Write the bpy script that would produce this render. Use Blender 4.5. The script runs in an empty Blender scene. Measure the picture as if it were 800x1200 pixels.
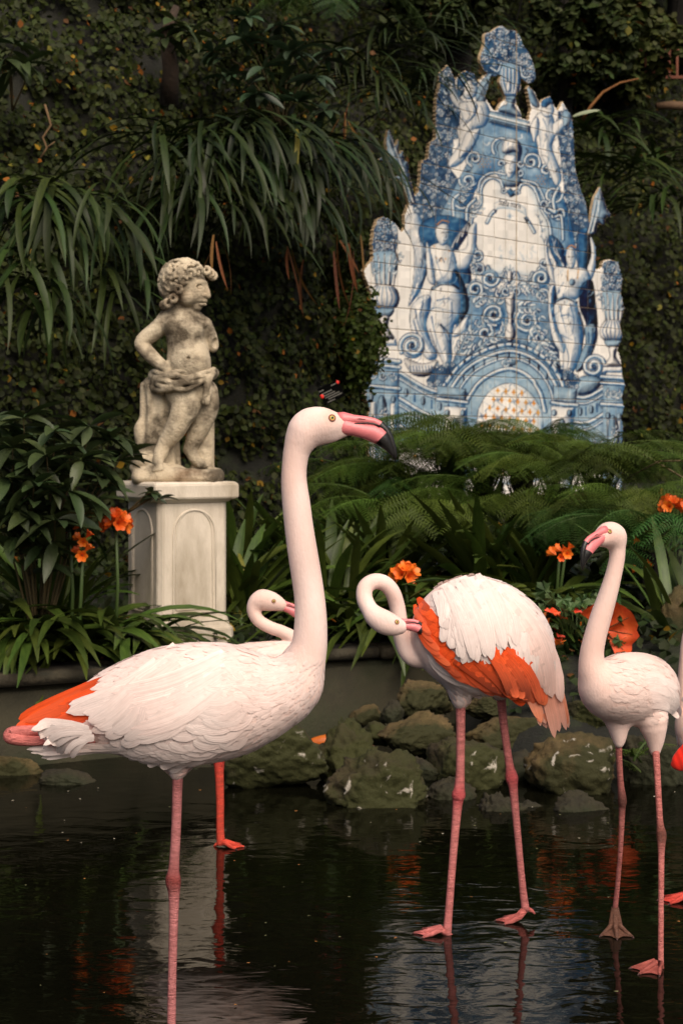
import bpy, bmesh, math, random
import numpy as np
from mathutils import Vector, Matrix, noise as mnoise
from mathutils.bvhtree import BVHTree

# ------------------------------------------------------------------ camera, world, sun, exposure
SC = bpy.context.scene
COL = SC.collection
FPX, HZ, CAMZ = 2000.0, 512.0, 1.25          # focal length in photo pixels, horizon row, camera height

cam = bpy.data.cameras.new("camera")
camo = bpy.data.objects.new("camera", cam)
COL.objects.link(camo)
camo.location = (0, 0, CAMZ)
camo.rotation_euler = (math.radians(90), 0, 0)
cam.sensor_fit = 'VERTICAL'
cam.sensor_height = 36.0
cam.lens = FPX / 1200.0 * 36.0
cam.shift_y = -(600.0 - HZ) / 1200.0
cam.clip_start, cam.clip_end = 0.1, 400.0
cam.dof.use_dof = True
cam.dof.focus_distance = 3.75
cam.dof.aperture_fstop = 10.0
SC.camera = camo

SUN_EL, SUN_AZ = math.radians(48), math.radians(158)     # azimuth measured from +Y towards +X
world = bpy.data.worlds.new("World")
SC.world = world
world.use_nodes = True
wn = world.node_tree.nodes
sky = wn.new('ShaderNodeTexSky')
sky.sky_type = 'NISHITA'
sky.sun_disc = False
sky.sun_elevation = SUN_EL
sky.sun_rotation = SUN_AZ
sky.air_density = 1.0
sky.dust_density = 6.0
sky.ozone_density = 0.2
wn['Background'].inputs['Strength'].default_value = 0.10
world.node_tree.links.new(sky.outputs[0], wn['Background'].inputs['Color'])
sun = bpy.data.lights.new("sun", 'SUN')
sun.energy = 3.2
sun.angle = math.radians(55)
sun.color = (1.0, 0.87, 0.73)
suno = bpy.data.objects.new("sun", sun)
COL.objects.link(suno)
sd = Vector((math.sin(SUN_AZ) * math.cos(SUN_EL), math.cos(SUN_AZ) * math.cos(SUN_EL), math.sin(SUN_EL)))
suno.rotation_euler = sd.to_track_quat('Z', 'Y').to_euler()
suno.location = (0, 0, 8)
SC.view_settings.view_transform = 'Standard'
SC.view_settings.look = 'None'
SC.view_settings.exposure = 0.06
SC.view_settings.gamma = 1.0
SC.cycles.use_denoising = True
SC.cycles.max_bounces = 6
SC.cycles.transparent_max_bounces = 4

# ------------------------------------------------------------------ helpers
def at(x, y, d):
    """photo pixel + depth in metres -> world point"""
    return Vector(((x - 400.0) / FPX * d, d, CAMZ + (HZ - y) / FPX * d))

def lin(r, g, b):
    f = lambda c: (c / 255.0 / 12.92) if c <= 10 else ((c / 255.0 + 0.055) / 1.055) ** 2.4
    return (f(r), f(g), f(b))

def link(o, parent=None):
    COL.objects.link(o)
    if parent is not None:
        o.parent = parent
    return o

def tag(o, label=None, cat=None, group=None, kind=None):
    if label: o['label'] = label
    if cat: o['category'] = cat
    if group: o['group'] = group
    if kind: o['kind'] = kind
    return o

def empty(name, loc, label, cat, group=None, kind=None):
    o = bpy.data.objects.new(name, None)
    o.empty_display_size = 0.05
    link(o)
    o.location = loc
    return tag(o, label, cat, group, kind)

def mesh_np(name, V, F, col=None, smooth=True):
    """numpy / list mesh, optional per-vertex linear colour"""
    me = bpy.data.meshes.new(name)
    V = np.asarray(V, dtype=np.float32)
    if isinstance(F, np.ndarray):
        n, k = F.shape
        me.vertices.add(len(V)); me.vertices.foreach_set('co', V.ravel())
        me.loops.add(n * k); me.loops.foreach_set('vertex_index', F.astype(np.int32).ravel())
        me.polygons.add(n)
        me.polygons.foreach_set('loop_start', np.arange(0, n * k, k, dtype=np.int32))
        me.update(calc_edges=True)
    else:
        me.from_pydata(V.tolist(), [], F)
    if col is not None:
        a = me.color_attributes.new('Col', 'FLOAT_COLOR', 'POINT')
        c = np.ones((len(V), 4), np.float32); c[:, :3] = np.asarray(col, np.float32)
        a.data.foreach_set('color', c.ravel())
    if smooth:
        me.polygons.foreach_set('use_smooth', np.ones(len(me.polygons), dtype=bool))
    me.update()
    return me

def obj(name, me, mat, parent=None, loc=None):
    o = bpy.data.objects.new(name, me)
    if mat is not None and not me.materials:
        me.materials.append(mat)
    if loc is not None: o.location = loc
    return link(o, parent)

class MB:
    """collects shapes into one mesh"""
    def __init__(s): s.v = []; s.f = []; s.c = []; s.u = []
    def add(s, V, F, col=None, fuv=None):
        b = len(s.v)
        s.u.extend(fuv if fuv is not None else [(0.0, 0.0, 0.0)] * len(V))
        s.v.extend([tuple(p) for p in V])
        s.f.extend([tuple(i + b for i in f) for f in F])
        s.c.extend([col if not isinstance(col, list) else col[i] for i in range(len(V))] if col is not None else [(1, 1, 1)] * len(V))
    def tube(s, pts, rad, n=8, col=None, flat=1.0, cap=True):
        pts = [Vector(p) for p in pts]
        V, F = [], []
        up = Vector((0, -1, 0.01))
        for i, p in enumerate(pts):
            t = (pts[min(i + 1, len(pts) - 1)] - pts[max(i - 1, 0)])
            t = t.normalized() if t.length > 1e-9 else Vector((0, 0, 1))
            a = t.cross(up)
            if a.length < 1e-4: a = t.cross(Vector((1, 0, 0)))
            a.normalize(); b = a.cross(t).normalized()
            r = rad[i] if hasattr(rad, '__len__') else rad
            for k in range(n):
                q = 2 * math.pi * k / n
                V.append(p + a * (math.cos(q) * r) + b * (math.sin(q) * r * flat))
        m = len(pts)
        for i in range(m - 1):
            for k in range(n):
                F.append((i * n + k, i * n + (k + 1) % n, (i + 1) * n + (k + 1) % n, (i + 1) * n + k))
        if cap:
            F.append(tuple(range(n - 1, -1, -1)))
            F.append(tuple((m - 1) * n + k for k in range(n)))
        cc = None
        if col is not None:
            cc = [col[i // n] if isinstance(col, list) else col for i in range(m * n)]
        s.add(V, F, cc)
    def box(s, c, h, rz=0.0, col=None):
        M = Matrix.Rotation(rz, 3, 'Z')
        V = [Vector(c) + M @ Vector((x * h[0], y * h[1], z * h[2])) for x in (-1, 1) for y in (-1, 1) for z in (-1, 1)]
        F = [(0, 1, 3, 2), (4, 6, 7, 5), (0, 4, 5, 1), (2, 3, 7, 6), (0, 2, 6, 4), (1, 5, 7, 3)]
        s.add(V, F, col)
    def prism(s, poly, h0, h1, M=None, col=None):
        """poly: list of (x,y); extruded z h0..h1, through matrix M"""
        n = len(poly)
        V = [Vector((p[0], p[1], h0)) for p in poly] + [Vector((p[0], p[1], h1)) for p in poly]
        if M is not None: V = [M @ v for v in V]
        F = [tuple(range(n - 1, -1, -1)), tuple(range(n, 2 * n))]
        F += [(i, (i + 1) % n, n + (i + 1) % n, n + i) for i in range(n)]
        s.add(V, F, col)
    def mesh(s, name, smooth=True, fix=False):
        me = bpy.data.meshes.new(name)
        me.from_pydata([tuple(v) for v in s.v], [], s.f)
        a = me.color_attributes.new('Col', 'FLOAT_COLOR', 'POINT')
        c = np.ones((len(s.v), 4), np.float32); c[:, :3] = np.asarray(s.c, np.float32)
        a.data.foreach_set('color', c.ravel())
        if any(q[2] for q in s.u[:40]):
            q_ = me.attributes.new('fuv', 'FLOAT_VECTOR', 'POINT'); q_.data.foreach_set('vector', np.asarray(s.u, np.float32).ravel())
        if fix:
            bm = bmesh.new(); bm.from_mesh(me)
            bmesh.ops.recalc_face_normals(bm, faces=bm.faces)
            bm.to_mesh(me); bm.free()
        if smooth:
            me.polygons.foreach_set('use_smooth', np.ones(len(me.polygons), dtype=bool))
        me.update()
        return me

def cr(pts, n=8, closed=False):
    """Catmull-Rom through points of any dimension -> list of arrays"""
    P = [np.asarray(p, float) for p in pts]
    if closed: P = [P[-1]] + P + [P[0], P[1]]
    else: P = [2 * P[0] - P[1]] + P + [2 * P[-1] - P[-2]]
    out = []
    for i in range(1, len(P) - 2):
        a, b, c, d = P[i - 1:i + 3]
        for k in range(n):
            t = k / n
            out.append(0.5 * ((2 * b) + (-a + c) * t + (2 * a - 5 * b + 4 * c - d) * t * t + (-a + 3 * b - 3 * c + d) * t ** 3))
    if not closed: out.append(P[-2])
    return out

# ------------------------------------------------------------------ materials
def pmat(name, c1, c2=None, scale=6.0, rough=0.6, bump=0.0, bscale=40.0, attr=False, objrand=0.0, c3=None, c3scale=3.0, c3amt=(0.55, 0.7),
         spec=0.5, stretch=None, detail=6.0, trans=0.0, sheen=0.0, coat=0.0, sss=0.0):
    m = bpy.data.materials.new(name); m.use_nodes = True
    nt = m.node_tree; N = nt.nodes; L = nt.links
    B = N['Principled BSDF']
    B.inputs['Roughness'].default_value = rough
    B.inputs['Specular IOR Level'].default_value = spec
    tc = N.new('ShaderNodeTexCoord'); vec = tc.outputs['Object']
    if stretch:
        mp = N.new('ShaderNodeMapping'); mp.inputs['Scale'].default_value = stretch
        L.new(vec, mp.inputs['Vector']); vec = mp.outputs['Vector']
    def nz(sc, det=detail):
        n = N.new('ShaderNodeTexNoise'); n.inputs['Scale'].default_value = sc; n.inputs['Detail'].default_value = det
        n.inputs['Roughness'].default_value = 0.6
        L.new(vec, n.inputs['Vector']); return n
    def mix(a, b, f, mode='MIX'):
        x = N.new('ShaderNodeMix'); x.data_type = 'RGBA'; x.blend_type = mode
        for s_, v in ((6, a), (7, b)):
            if hasattr(v, 'default_value'): L.new(v, x.inputs[s_])
            else: x.inputs[s_].default_value = (*v, 1)
        if hasattr(f, 'default_value'): L.new(f, x.inputs[0])
        else: x.inputs[0].default_value = f
        return x.outputs[2]
    def ramp(src, lo, hi):
        r = N.new('ShaderNodeMapRange'); r.inputs[1].default_value = lo; r.inputs[2].default_value = hi
        L.new(src, r.inputs[0]); return r.outputs[0]
    if attr:
        a = N.new('ShaderNodeAttribute'); a.attribute_name = 'Col'
        col = a.outputs['Color']
        if c2 is not None:
            col = mix(col, mix(c1, c2, ramp(nz(scale).outputs[0], 0.3, 0.7)), 1.0, 'MULTIPLY')
    else:
        col = mix(c1, c2 if c2 is not None else c1, ramp(nz(scale).outputs[0], 0.32, 0.68))
    if c3 is not None:
        col = mix(col, c3, ramp(nz(c3scale, 8).outputs[0], *c3amt))
    if objrand > 0:
        oi = N.new('ShaderNodeObjectInfo')
        h = N.new('ShaderNodeHueSaturation')
        r = N.new('ShaderNodeMapRange'); r.inputs[3].default_value = 1 - objrand; r.inputs[4].default_value = 1 + objrand
        L.new(oi.outputs['Random'], r.inputs[0]); L.new(r.outputs[0], h.inputs['Value'])
        r2 = N.new('ShaderNodeMath'); r2.operation = 'MULTIPLY_ADD'; r2.inputs[1].default_value = 7.13; r2.inputs[2].default_value = 0.0
        L.new(oi.outputs['Random'], r2.inputs[0])
        fr = N.new('ShaderNodeMath'); fr.operation = 'FRACT'; L.new(r2.outputs[0], fr.inputs[0])
        r3 = N.new('ShaderNodeMapRange'); hr = 0.03 * min(1.0, objrand / 0.3); r3.inputs[3].default_value = 0.5 - hr; r3.inputs[4].default_value = 0.5 + hr * .7
        L.new(fr.outputs[0], r3.inputs[0]); L.new(r3.outputs[0], h.inputs['Hue'])
        L.new(col, h.inputs['Color']); col = h.outputs[0]
    L.new(col, B.inputs['Base Color'])
    if bump > 0:
        b = N.new('ShaderNodeBump'); b.inputs['Strength'].default_value = bump; b.inputs['Distance'].default_value = 0.01
        L.new(nz(bscale, 5).outputs[0], b.inputs['Height']); L.new(b.outputs[0], B.inputs['Normal'])
    if sheen: B.inputs['Sheen Weight'].default_value = sheen
    if coat: B.inputs['Coat Weight'].default_value = coat; B.inputs['Coat Roughness'].default_value = 0.15
    if sss:
        B.inputs['Subsurface Weight'].default_value = sss
        B.inputs['Subsurface Radius'].default_value = (0.02, 0.012, 0.009)
        B.inputs['Subsurface Scale'].default_value = 0.4
    if trans > 0:
        t = N.new('ShaderNodeBsdfTranslucent'); L.new(col, t.inputs[0])
        mx = N.new('ShaderNodeMixShader'); mx.inputs[0].default_value = trans
        L.new(B.outputs[0], mx.inputs[1]); L.new(t.outputs[0], mx.inputs[2])
        L.new(mx.outputs[0], N['Material Output'].inputs[0])
    return m

# ------------------------------------------------------------------ signed-distance modelling
class SDF:
    def __init__(s, lo, hi, h):
        s.lo = np.array(lo, float); s.h = h
        s.n = np.ceil((np.array(hi, float) - s.lo) / h).astype(int) + 1
        s.D = np.full(s.n, 0.2, np.float32)
        s.ax = [(s.lo[i] + h * np.arange(s.n[i])).astype(np.float32) for i in range(3)]
    def _sub(s, lo, hi):
        sl = []; g = []
        for i in range(3):
            a = max(0, int((lo[i] - s.lo[i]) / s.h)); b = min(s.n[i], int((hi[i] - s.lo[i]) / s.h) + 2)
            if b <= a: return None, None
            sl.append(slice(a, b))
            sh = [1, 1, 1]; sh[i] = -1
            g.append(s.ax[i][a:b].reshape(sh))
        return tuple(sl), g
    def _merge(s, sl, d, k, sub=False):
        A = s.D[sl]
        if sub:
            hh = np.clip(0.5 - 0.5 * (d + A) / k, 0, 1)
            s.D[sl] = A + (-d - A) * hh + k * hh * (1 - hh)
        elif k > 0:
            hh = np.clip(0.5 + 0.5 * (d - A) / k, 0, 1)
            s.D[sl] = d + (A - d) * hh - k * hh * (1 - hh)
        else:
            s.D[sl] = np.minimum(A, d)
    def cone(s, a, b, ra, rb, k=0.01, ys=1.0, sub=False):
        a = np.array(a, float); b = np.array(b, float); m = max(ra, rb) * max(1, ys) + 3 * k + 3 * s.h
        sl, g = s._sub(np.minimum(a, b) - m, np.maximum(a, b) + m)
        if sl is None: return
        ab = b - a; ab[1] /= ys
        px, py, pz = g[0] - a[0], (g[1] - a[1]) / ys, g[2] - a[2]
        L2 = float(ab @ ab)
        t = np.clip((px * ab[0] + py * ab[1] + pz * ab[2]) / max(L2, 1e-12), 0, 1)
        d = np.sqrt((px - t * ab[0]) ** 2 + (py - t * ab[1]) ** 2 + (pz - t * ab[2]) ** 2) - (ra + (rb - ra) * t)
        s._merge(sl, d.astype(np.float32), k, sub)
    def chain(s, pts, k=0.01, ys=1.0, n=5):
        """pts: (x,y,z,r) smoothed through a spline"""
        Q = cr(pts, n) if len(pts) > 2 else [np.array(p, float) for p in pts]
        keep = s.D; s.D = np.full_like(keep, 0.2)
        for p, q in zip(Q[:-1], Q[1:]):
            s.cone(p[:3], q[:3], max(p[3], 1e-4), max(q[3], 1e-4), 0.0, ys)
        own = s.D; s.D = keep
        A = np.array(Q); m = A[:, 3].max() * max(1, ys) + 3 * k + 3 * s.h
        sl, g = s._sub(A[:, :3].min(0) - m, A[:, :3].max(0) + m)
        if sl is not None: s._merge(sl, own[sl], k)
    def ell(s, c, r, rot=None, k=0.01, sub=False):
        c = np.array(c, float); r = np.array(r, float); m = r.max() + 3 * k + 3 * s.h
        sl, g = s._sub(c - m, c + m)
        if sl is None: return
        R = np.array(rot if rot is not None else np.eye(3), float)
        p = [g[i] - c[i] for i in range(3)]
        q = [R[0, i] * p[0] + R[1, i] * p[1] + R[2, i] * p[2] for i in range(3)]
        k0 = np.sqrt(sum((q[i] / r[i]) ** 2 for i in range(3))); k1 = np.sqrt(sum((q[i] / r[i] ** 2) ** 2 for i in range(3)))
        d = k0 * (k0 - 1) / np.maximum(k1, 1e-6)
        s._merge(sl, d.astype(np.float32), k, sub)
    def build(s, name, colfn=None, relax=2):
        D = s.D; h = s.h
        S = D < 0
        nx, ny, nz = D.shape
        cs = (nx - 1, ny - 1, nz - 1); NC = cs[0] * cs[1] * cs[2]
        ids = []; pos = []; quads = []
        for ax in range(3):
            sa = [slice(None)] * 3; sb = [slice(None)] * 3
            sa[ax] = slice(0, -1); sb[ax] = slice(1, None)
            A = D[tuple(sa)]; Bq = D[tuple(sb)]
            I = np.array(np.nonzero(S[tuple(sa)] != S[tuple(sb)]))
            a = A[tuple(I)]; b = Bq[tuple(I)]; t = a / (a - b)
            P = I.T.astype(np.float32); P[:, ax] += t
            o1, o2 = (ax + 1) % 3, (ax + 2) % 3
            ok = (I[o1] >= 1) & (I[o1] < D.shape[o1] - 1) & (I[o2] >= 1) & (I[o2] < D.shape[o2] - 1)
            I = I[:, ok]; P = P[ok]; ins = (a[ok] < 0)
            c4 = []
            for (d1, d2) in ((1, 1), (0, 1), (0, 0), (1, 0)):
                J = I.copy(); J[o1] -= d1; J[o2] -= d2
                lid = (J[0] * cs[1] + J[1]) * cs[2] + J[2]
                c4.append(lid); ids.append(lid); pos.append(P)
            q = np.stack(c4, 1)
            q[~ins] = q[~ins][:, ::-1]
            quads.append(q)
        ids = np.concatenate(ids); pos = np.concatenate(pos); quads = np.concatenate(quads)
        u, inv = np.unique(ids, return_inverse=True)
        cnt = np.bincount(inv).astype(np.float32)
        V = np.stack([np.bincount(inv, pos[:, i]) / cnt for i in range(3)], 1)
        V = V * h + s.lo
        F = np.searchsorted(u, quads)
        # a little smoothing
        for it in range(relax):
            acc = np.zeros_like(V); c = np.zeros(len(V))
            for k in range(4):
                for kk in (1, 3):
                    np.add.at(acc, F[:, k], V[F[:, (k + kk) % 4]]); np.add.at(c, F[:, k], 1)
            V = 0.5 * V + 0.5 * acc / np.maximum(c, 1)[:, None]
        col = colfn(V) if colfn else None
        return mesh_np(name, V, F, col)

rnd = random.Random(7)
def smooth01(a, b, x):
    t = np.clip((x - a) / (b - a), 0, 1); return t * t * (3 - 2 * t)
# ------------------------------------------------------------------ setting materials
M = {}
M['soil'] = pmat('soil', (0.0030, 0.0036, 0.0014), (0.008, 0.008, 0.003), 9, 0.95, 0.8, 60, c3=(0.02, 0.028, 0.008), c3scale=4)
M['concrete'] = pmat('mossy_concrete', (0.018, 0.016, 0.007), (0.042, 0.036, 0.018), 5, 0.9, 0.6, 60, c3=(0.018, 0.022, 0.007), c3scale=2.2, c3amt=(0.45, 0.62))
M['capstone'] = pmat('cap_stone', (0.026, 0.021, 0.011), (0.056, 0.044, 0.025), 8, 0.9, 0.9, 45, c3=(0.014, 0.015, 0.008), c3scale=5, c3amt=(.45, .6))
M['ivy'] = pmat('ivy_leaf', (1, 1, 1), None, attr=True, rough=0.6, trans=0.12, spec=0.15)
M['bark'] = pmat('bark', (0.004, 0.003, 0.002), (0.012, 0.009, 0.006), 12, 0.95, 0.9, 50, stretch=(1, 1, 0.25))

def water_mat():
    m = bpy.data.materials.new('pond_water'); m.use_nodes = True
    N = m.node_tree.nodes; L = m.node_tree.links; B = N['Principled BSDF']
    B.inputs['Base Color'].default_value = (0.003, 0.003, 0.0015, 1)
    B.inputs['Roughness'].default_value = 0.03
    B.inputs['IOR'].default_value = 1.33; B.inputs['Specular IOR Level'].default_value = 0.26
    tc = N.new('ShaderNodeTexCoord')
    mp = N.new('ShaderNodeMapping'); mp.inputs['Scale'].default_value = (1.0, 1.7, 1)
    L.new(tc.outputs['Object'], mp.inputs[0])
    def nz(sc, det, dist=0.0):
        n = N.new('ShaderNodeTexNoise'); n.inputs['Scale'].default_value = sc; n.inputs['Detail'].default_value = det
        n.inputs['Distortion'].default_value = dist
        L.new(mp.outputs[0], n.inputs['Vector']); return n.outputs[0]
    b1 = N.new('ShaderNodeBump'); b1.inputs['Strength'].default_value = 0.15; b1.inputs['Distance'].default_value = 0.016
    L.new(nz(7.0, 2.0, 0.6), b1.inputs['Height'])
    b2 = N.new('ShaderNodeBump'); b2.inputs['Strength'].default_value = 0.05; b2.inputs['Distance'].default_value = 0.004
    L.new(nz(34.0, 2.0, 0.3), b2.inputs['Height']); L.new(b1.outputs[0], b2.inputs['Normal'])
    L.new(b2.outputs[0], B.inputs['Normal'])
    return m
M['water'] = water_mat()

# ------------------------------------------------------------------ pond, terrace, wall
w = MB(); w.add([(-30, -20, 0), (30, -20, 0), (30, 9.5, 0), (-30, 9.5, 0)], [(0, 1, 2, 3)])
tag(obj('pond_water', w.mesh('pond_water', False), M['water']), 'dark still pond water with soft ripples', kind='structure')

WALL_DIR = Vector((1.0, 0.575, 0)).normalized()
def wall_y(X): return 7.27 + 0.575 * X
def ground_z(X, Y):
    wy = wall_y(X)
    left = 0.34 if Y > wy + 0.06 else -0.35
    left += 0.10 * max(0, Y - wy - 0.3)
    r = min(1, max(0, (Y - 5.75) / 1.5)); r = r * r * (3 - 2 * r)
    right = -0.12 + 0.50 * r + 0.06 * max(0, Y - 7.3)
    f = min(1, max(0, (X - 0.35) / 0.35))
    z = left * (1 - f) + right * f
    return z + 0.03 * mnoise.noise(Vector((X * 3, Y * 3, 0)))
xs = np.arange(-7, 9.01, 0.12); ys = np.arange(5.5, 17.01, 0.12)
V = [(x, y, ground_z(x, y)) for y in ys for x in xs]
nx_ = len(xs)
F = [(j * nx_ + i, j * nx_ + i + 1, (j + 1) * nx_ + i + 1, (j + 1) * nx_ + i) for j in range(len(ys) - 1) for i in range(nx_ - 1)]
tag(obj('terrace_ground', mesh_np('terrace_ground', V, F), M['soil']), 'dark soil terrace of the garden bed', kind='structure')
g = MB(); g.add([(-150, -150, -0.6), (150, -150, -0.6), (150, 150, -0.6), (-150, 150, -0.6)], [(0, 1, 2, 3)])
tag(obj('ground', g.mesh('ground', False), M['soil']), 'dark ground under the garden', kind='structure')

wall = empty('retaining_wall', (0, 7.27, 0), 'low mossy concrete retaining wall along the pond edge behind the rocks', 'wall')
ang = math.atan2(WALL_DIR.y, WALL_DIR.x)
def rough_box(hx, hy, hz, cx, cz, amp, seed, n=(24, 2, 6)):
    bm = bmesh.new()
    bmesh.ops.create_cube(bm, size=1.0)
    bmesh.ops.scale(bm, vec=(2 * hx, 2 * hy, 2 * hz), verts=bm.verts)
    bmesh.ops.bevel(bm, geom=list(bm.edges), offset=min(hx, hy, hz) * 0.2, segments=2, affect='EDGES')
    bmesh.ops.subdivide_edges(bm, edges=[e for e in bm.edges if e.calc_length() > hx * 0.5], cuts=n[0])
    R = Matrix.Rotation(ang, 3, 'Z')
    for v in bm.verts:
        q = v.co + Vector((cx, 0, cz))
        k = mnoise.noise_vector(q * 4 + Vector((seed, 0, 0))) * amp + mnoise.noise_vector(q * 16) * amp * 0.4
        v.co = R @ (q + k)
    me = bpy.data.meshes.new('block'); bm.to_mesh(me); bm.free()
    me.polygons.foreach_set('use_smooth', np.ones(len(me.polygons), dtype=bool))
    return me
obj('wall_body', rough_box(2.3, 0.09, 0.36, -1.60, -0.06, 0.012, 1), M['concrete'], wall)
cx = -3.9
k = 0
while cx < 0.62:
    L_ = rnd.uniform(0.5, 0.75)
    obj('cap_stone', rough_box(L_ / 2 - 0.006, 0.12 + rnd.uniform(-.008, .008), 0.022, cx + L_ / 2, 0.335 + rnd.uniform(-0.004, .004), 0.008, 20 + k, n=(8, 1, 1)), M['capstone'], wall)
    cx += L_; k += 1

# ------------------------------------------------------------------ steep planted bank
BANK = [(-6.5, 7.2), (-4, 7.7), (-2.4, 8.15), (-1.3, 8.75), (-0.55, 9.35), (-0.08, 9.9), (0.16, 10.6), (0.0, 11.6), (0.25, 12.9), (1.2, 14.2), (2.6, 15.2), (4.5, 15.9), (8, 16.5)]
BC = np.array(cr([np.array(p) for p in BANK], 12))
seg = np.linalg.norm(np.diff(BC, axis=0), axis=1); BS = np.concatenate([[0], np.cumsum(seg)])
def bank_pt(s, z):
    """s along the foot of the bank, z up -> (point, outward normal 2d)"""
    x = np.interp(s, BS, BC[:, 0]); y = np.interp(s, BS, BC[:, 1])
    e = 0.05
    tx = np.interp(s + e, BS, BC[:, 0]) - np.interp(s - e, BS, BC[:, 0]); ty = np.interp(s + e, BS, BC[:, 1]) - np.interp(s - e, BS, BC[:, 1])
    l = np.hypot(tx, ty) + 1e-9; nxx, nyy = ty / l, -tx / l          # towards the pond
    lean = 0.10 * z + 0.35 * np.maximum(0, z - 2.5) + 0.35 * np.maximum(0, z - 4.5)
    return x - nxx * lean, y - nyy * lean, nxx, nyy
SMAX = BS[-1]
ss = np.linspace(0, SMAX, 150); zs = np.linspace(0.0, 9.0, 70)
V = []
for z in zs:
    for s_ in ss:
        x, y, a, b = bank_pt(s_, z)
        q = Vector((x * 1.3, y * 1.3, z * 1.3))
        k = 0.22 * mnoise.noise(q) + 0.08 * mnoise.noise(q * 3)
        V.append((x + a * k, y + b * k, z))
n_ = len(ss)
F = [(j * n_ + i, j * n_ + i + 1, (j + 1) * n_ + i + 1, (j + 1) * n_ + i) for j in range(len(zs) - 1) for i in range(n_ - 1)]
bank_me = mesh_np('hillside', V, F)
tag(obj('hillside', bank_me, M['soil']), 'steep dark bank of earth behind the garden bed', kind='structure')
bank_bvh = BVHTree.FromPolygons([Vector(v) for v in V], F)
# upper hill
V = []
for j in range(14):
    z = 9.0 + j * 2.2
    for s_ in ss[::3]:
        x, y, a, b = bank_pt(s_, 9.0)
        V.append((x - a * (j * 2.0), y - b * (j * 2.0) + 0.2 * j, z - (0.2 if j == 0 else 0)))
n3 = len(ss[::3])
F2 = [(j * n3 + i, j * n3 + i + 1, (j + 1) * n3 + i + 1, (j + 1) * n3 + i) for j in range(13) for i in range(n3 - 1)]
tag(obj('upper_hillside', mesh_np('upper_hillside', V, F2), M['soil']), 'wooded upper hillside', kind='structure')

# ------------------------------------------------------------------ leaf clouds (numpy)
LEAF6 = np.array([(0, 0, 0), (-0.32, 0.3, 0.06), (-0.36, 0.62, 0.05), (0, 1.0, -0.05), (0.36, 0.62, 0.05), (0.32, 0.3, 0.06)], np.float32)
LEAF6F = np.array([(0, 4, 3, 2), (0, 5, 4, 4), (0, 2, 1, 1)])
LEAF_T = np.array([(0, 5, 4), (0, 4, 3), (0, 3, 2), (0, 2, 1)])
def leaf_cloud(name, P, Nn, size, cols, rng, parent=None, mat=None, droop=0.4, spread=0.7):
    n = len(P)
    up = np.stack([rng.normal(0, spread, n), rng.normal(0, spread, n), rng.normal(-droop, spread, n)], 1) + 0.25 * Nn
    nn = Nn + rng.normal(0, 0.45, (n, 3))
    nn /= np.linalg.norm(nn, axis=1)[:, None]
    t = up - (up * nn).sum(1)[:, None] * nn
    t /= np.linalg.norm(t, axis=1)[:, None] + 1e-9
    s = np.cross(t, nn)
    sz = size * rng.uniform(0.6, 1.25, n)
    loc = LEAF6[None] * sz[:, None, None]
    V = P[:, None, :] + loc[:, :, 0:1] * s[:, None, :] + loc[:, :, 1:2] * t[:, None, :] + loc[:, :, 2:3] * nn[:, None, :]
    F = (LEAF_T[None] + (np.arange(n) * 6)[:, None, None]).reshape(-1, 3)
    C = np.repeat(cols, 6, axis=0)
    me = mesh_np(name, V.reshape(-1, 3), F, C, smooth=False)
    return obj(name, me, mat or M['ivy'], parent)

def leaf_cols(n, rng, base, var=0.35, odd=None, oddp=0.0):
    c = np.array(base)[None] * rng.uniform(1 - var, 1 + var, (n, 1)) * rng.uniform(0.9, 1.1, (n, 3))
    if odd is not None:
        k = rng.random(n) < oddp
        pick = np.array(odd)[rng.integers(0, len(odd), n)]
        c[k] = pick[k] * rng.uniform(0.6, 1.2, (k.sum(), 1))
    return c
rng = np.random.default_rng(3)
YEL = [(0.22, 0.13, 0.012), (0.20, 0.07, 0.010), (0.12, 0.11, 0.016), (0.10, 0.045, 0.015)]
def bank_scatter(s0, s1, z0, z1, n, rng, lift=(0.0, 0.10)):
    s = rng.uniform(s0, s1, n); z = rng.uniform(z0, z1, n)
    x, y, a, b = bank_pt(s, z)
    out = np.zeros((n, 3), np.float32)
    k = np.array([0.22 * mnoise.noise(Vector((x[i] * 1.3, y[i] * 1.3, z[i] * 1.3))) + 0.08 * mnoise.noise(Vector((x[i] * 3.9, y[i] * 3.9, z[i] * 3.9))) for i in range(n)])
    clump = np.array([mnoise.noise(Vector((x[i] * 4, y[i] * 4, z[i] * 4))) + .6 * mnoise.noise(Vector((x[i] * 10, y[i] * 10, z[i] * 10))) for i in range(n)])
    k = k + rng.uniform(*lift, n) + 0.15 * clump
    P = np.stack([x + a * k, y + b * k, z], 1)
    Nn = np.stack([a, b, np.full(n, 0.35)], 1)
    return P, Nn, clump
s_corner = BS[np.argmin(np.hypot(BC[:, 0] - 0.16, BC[:, 1] - 10.6))]
P, Nn, cl = bank_scatter(1.5, s_corner + 0.6, 0.3, 5.2, 95000, rng)
c = leaf_cols(len(P), rng, (0.020, 0.027, 0.005), 0.55, YEL, 0.035)
o = leaf_cloud('creeping_ivy', P, Nn, 0.043, c, rng)
tag(o, 'small-leaved creeping ivy covering the steep bank behind the stone statue', 'ivy', kind='stuff')
P, Nn, cl = bank_scatter(s_corner + 0.6, SMAX - 1, 0.3, 7.5, 80000, rng, (0.0, 0.25))
c = leaf_cols(len(P), rng, (0.021, 0.027, 0.005), 0.55, YEL, 0.03)
o = leaf_cloud('wild_groundcover', P, Nn, 0.060, c, rng)
tag(o, 'tangled dark groundcover on the slope behind the tile panel', 'groundcover', kind='stuff')
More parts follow.
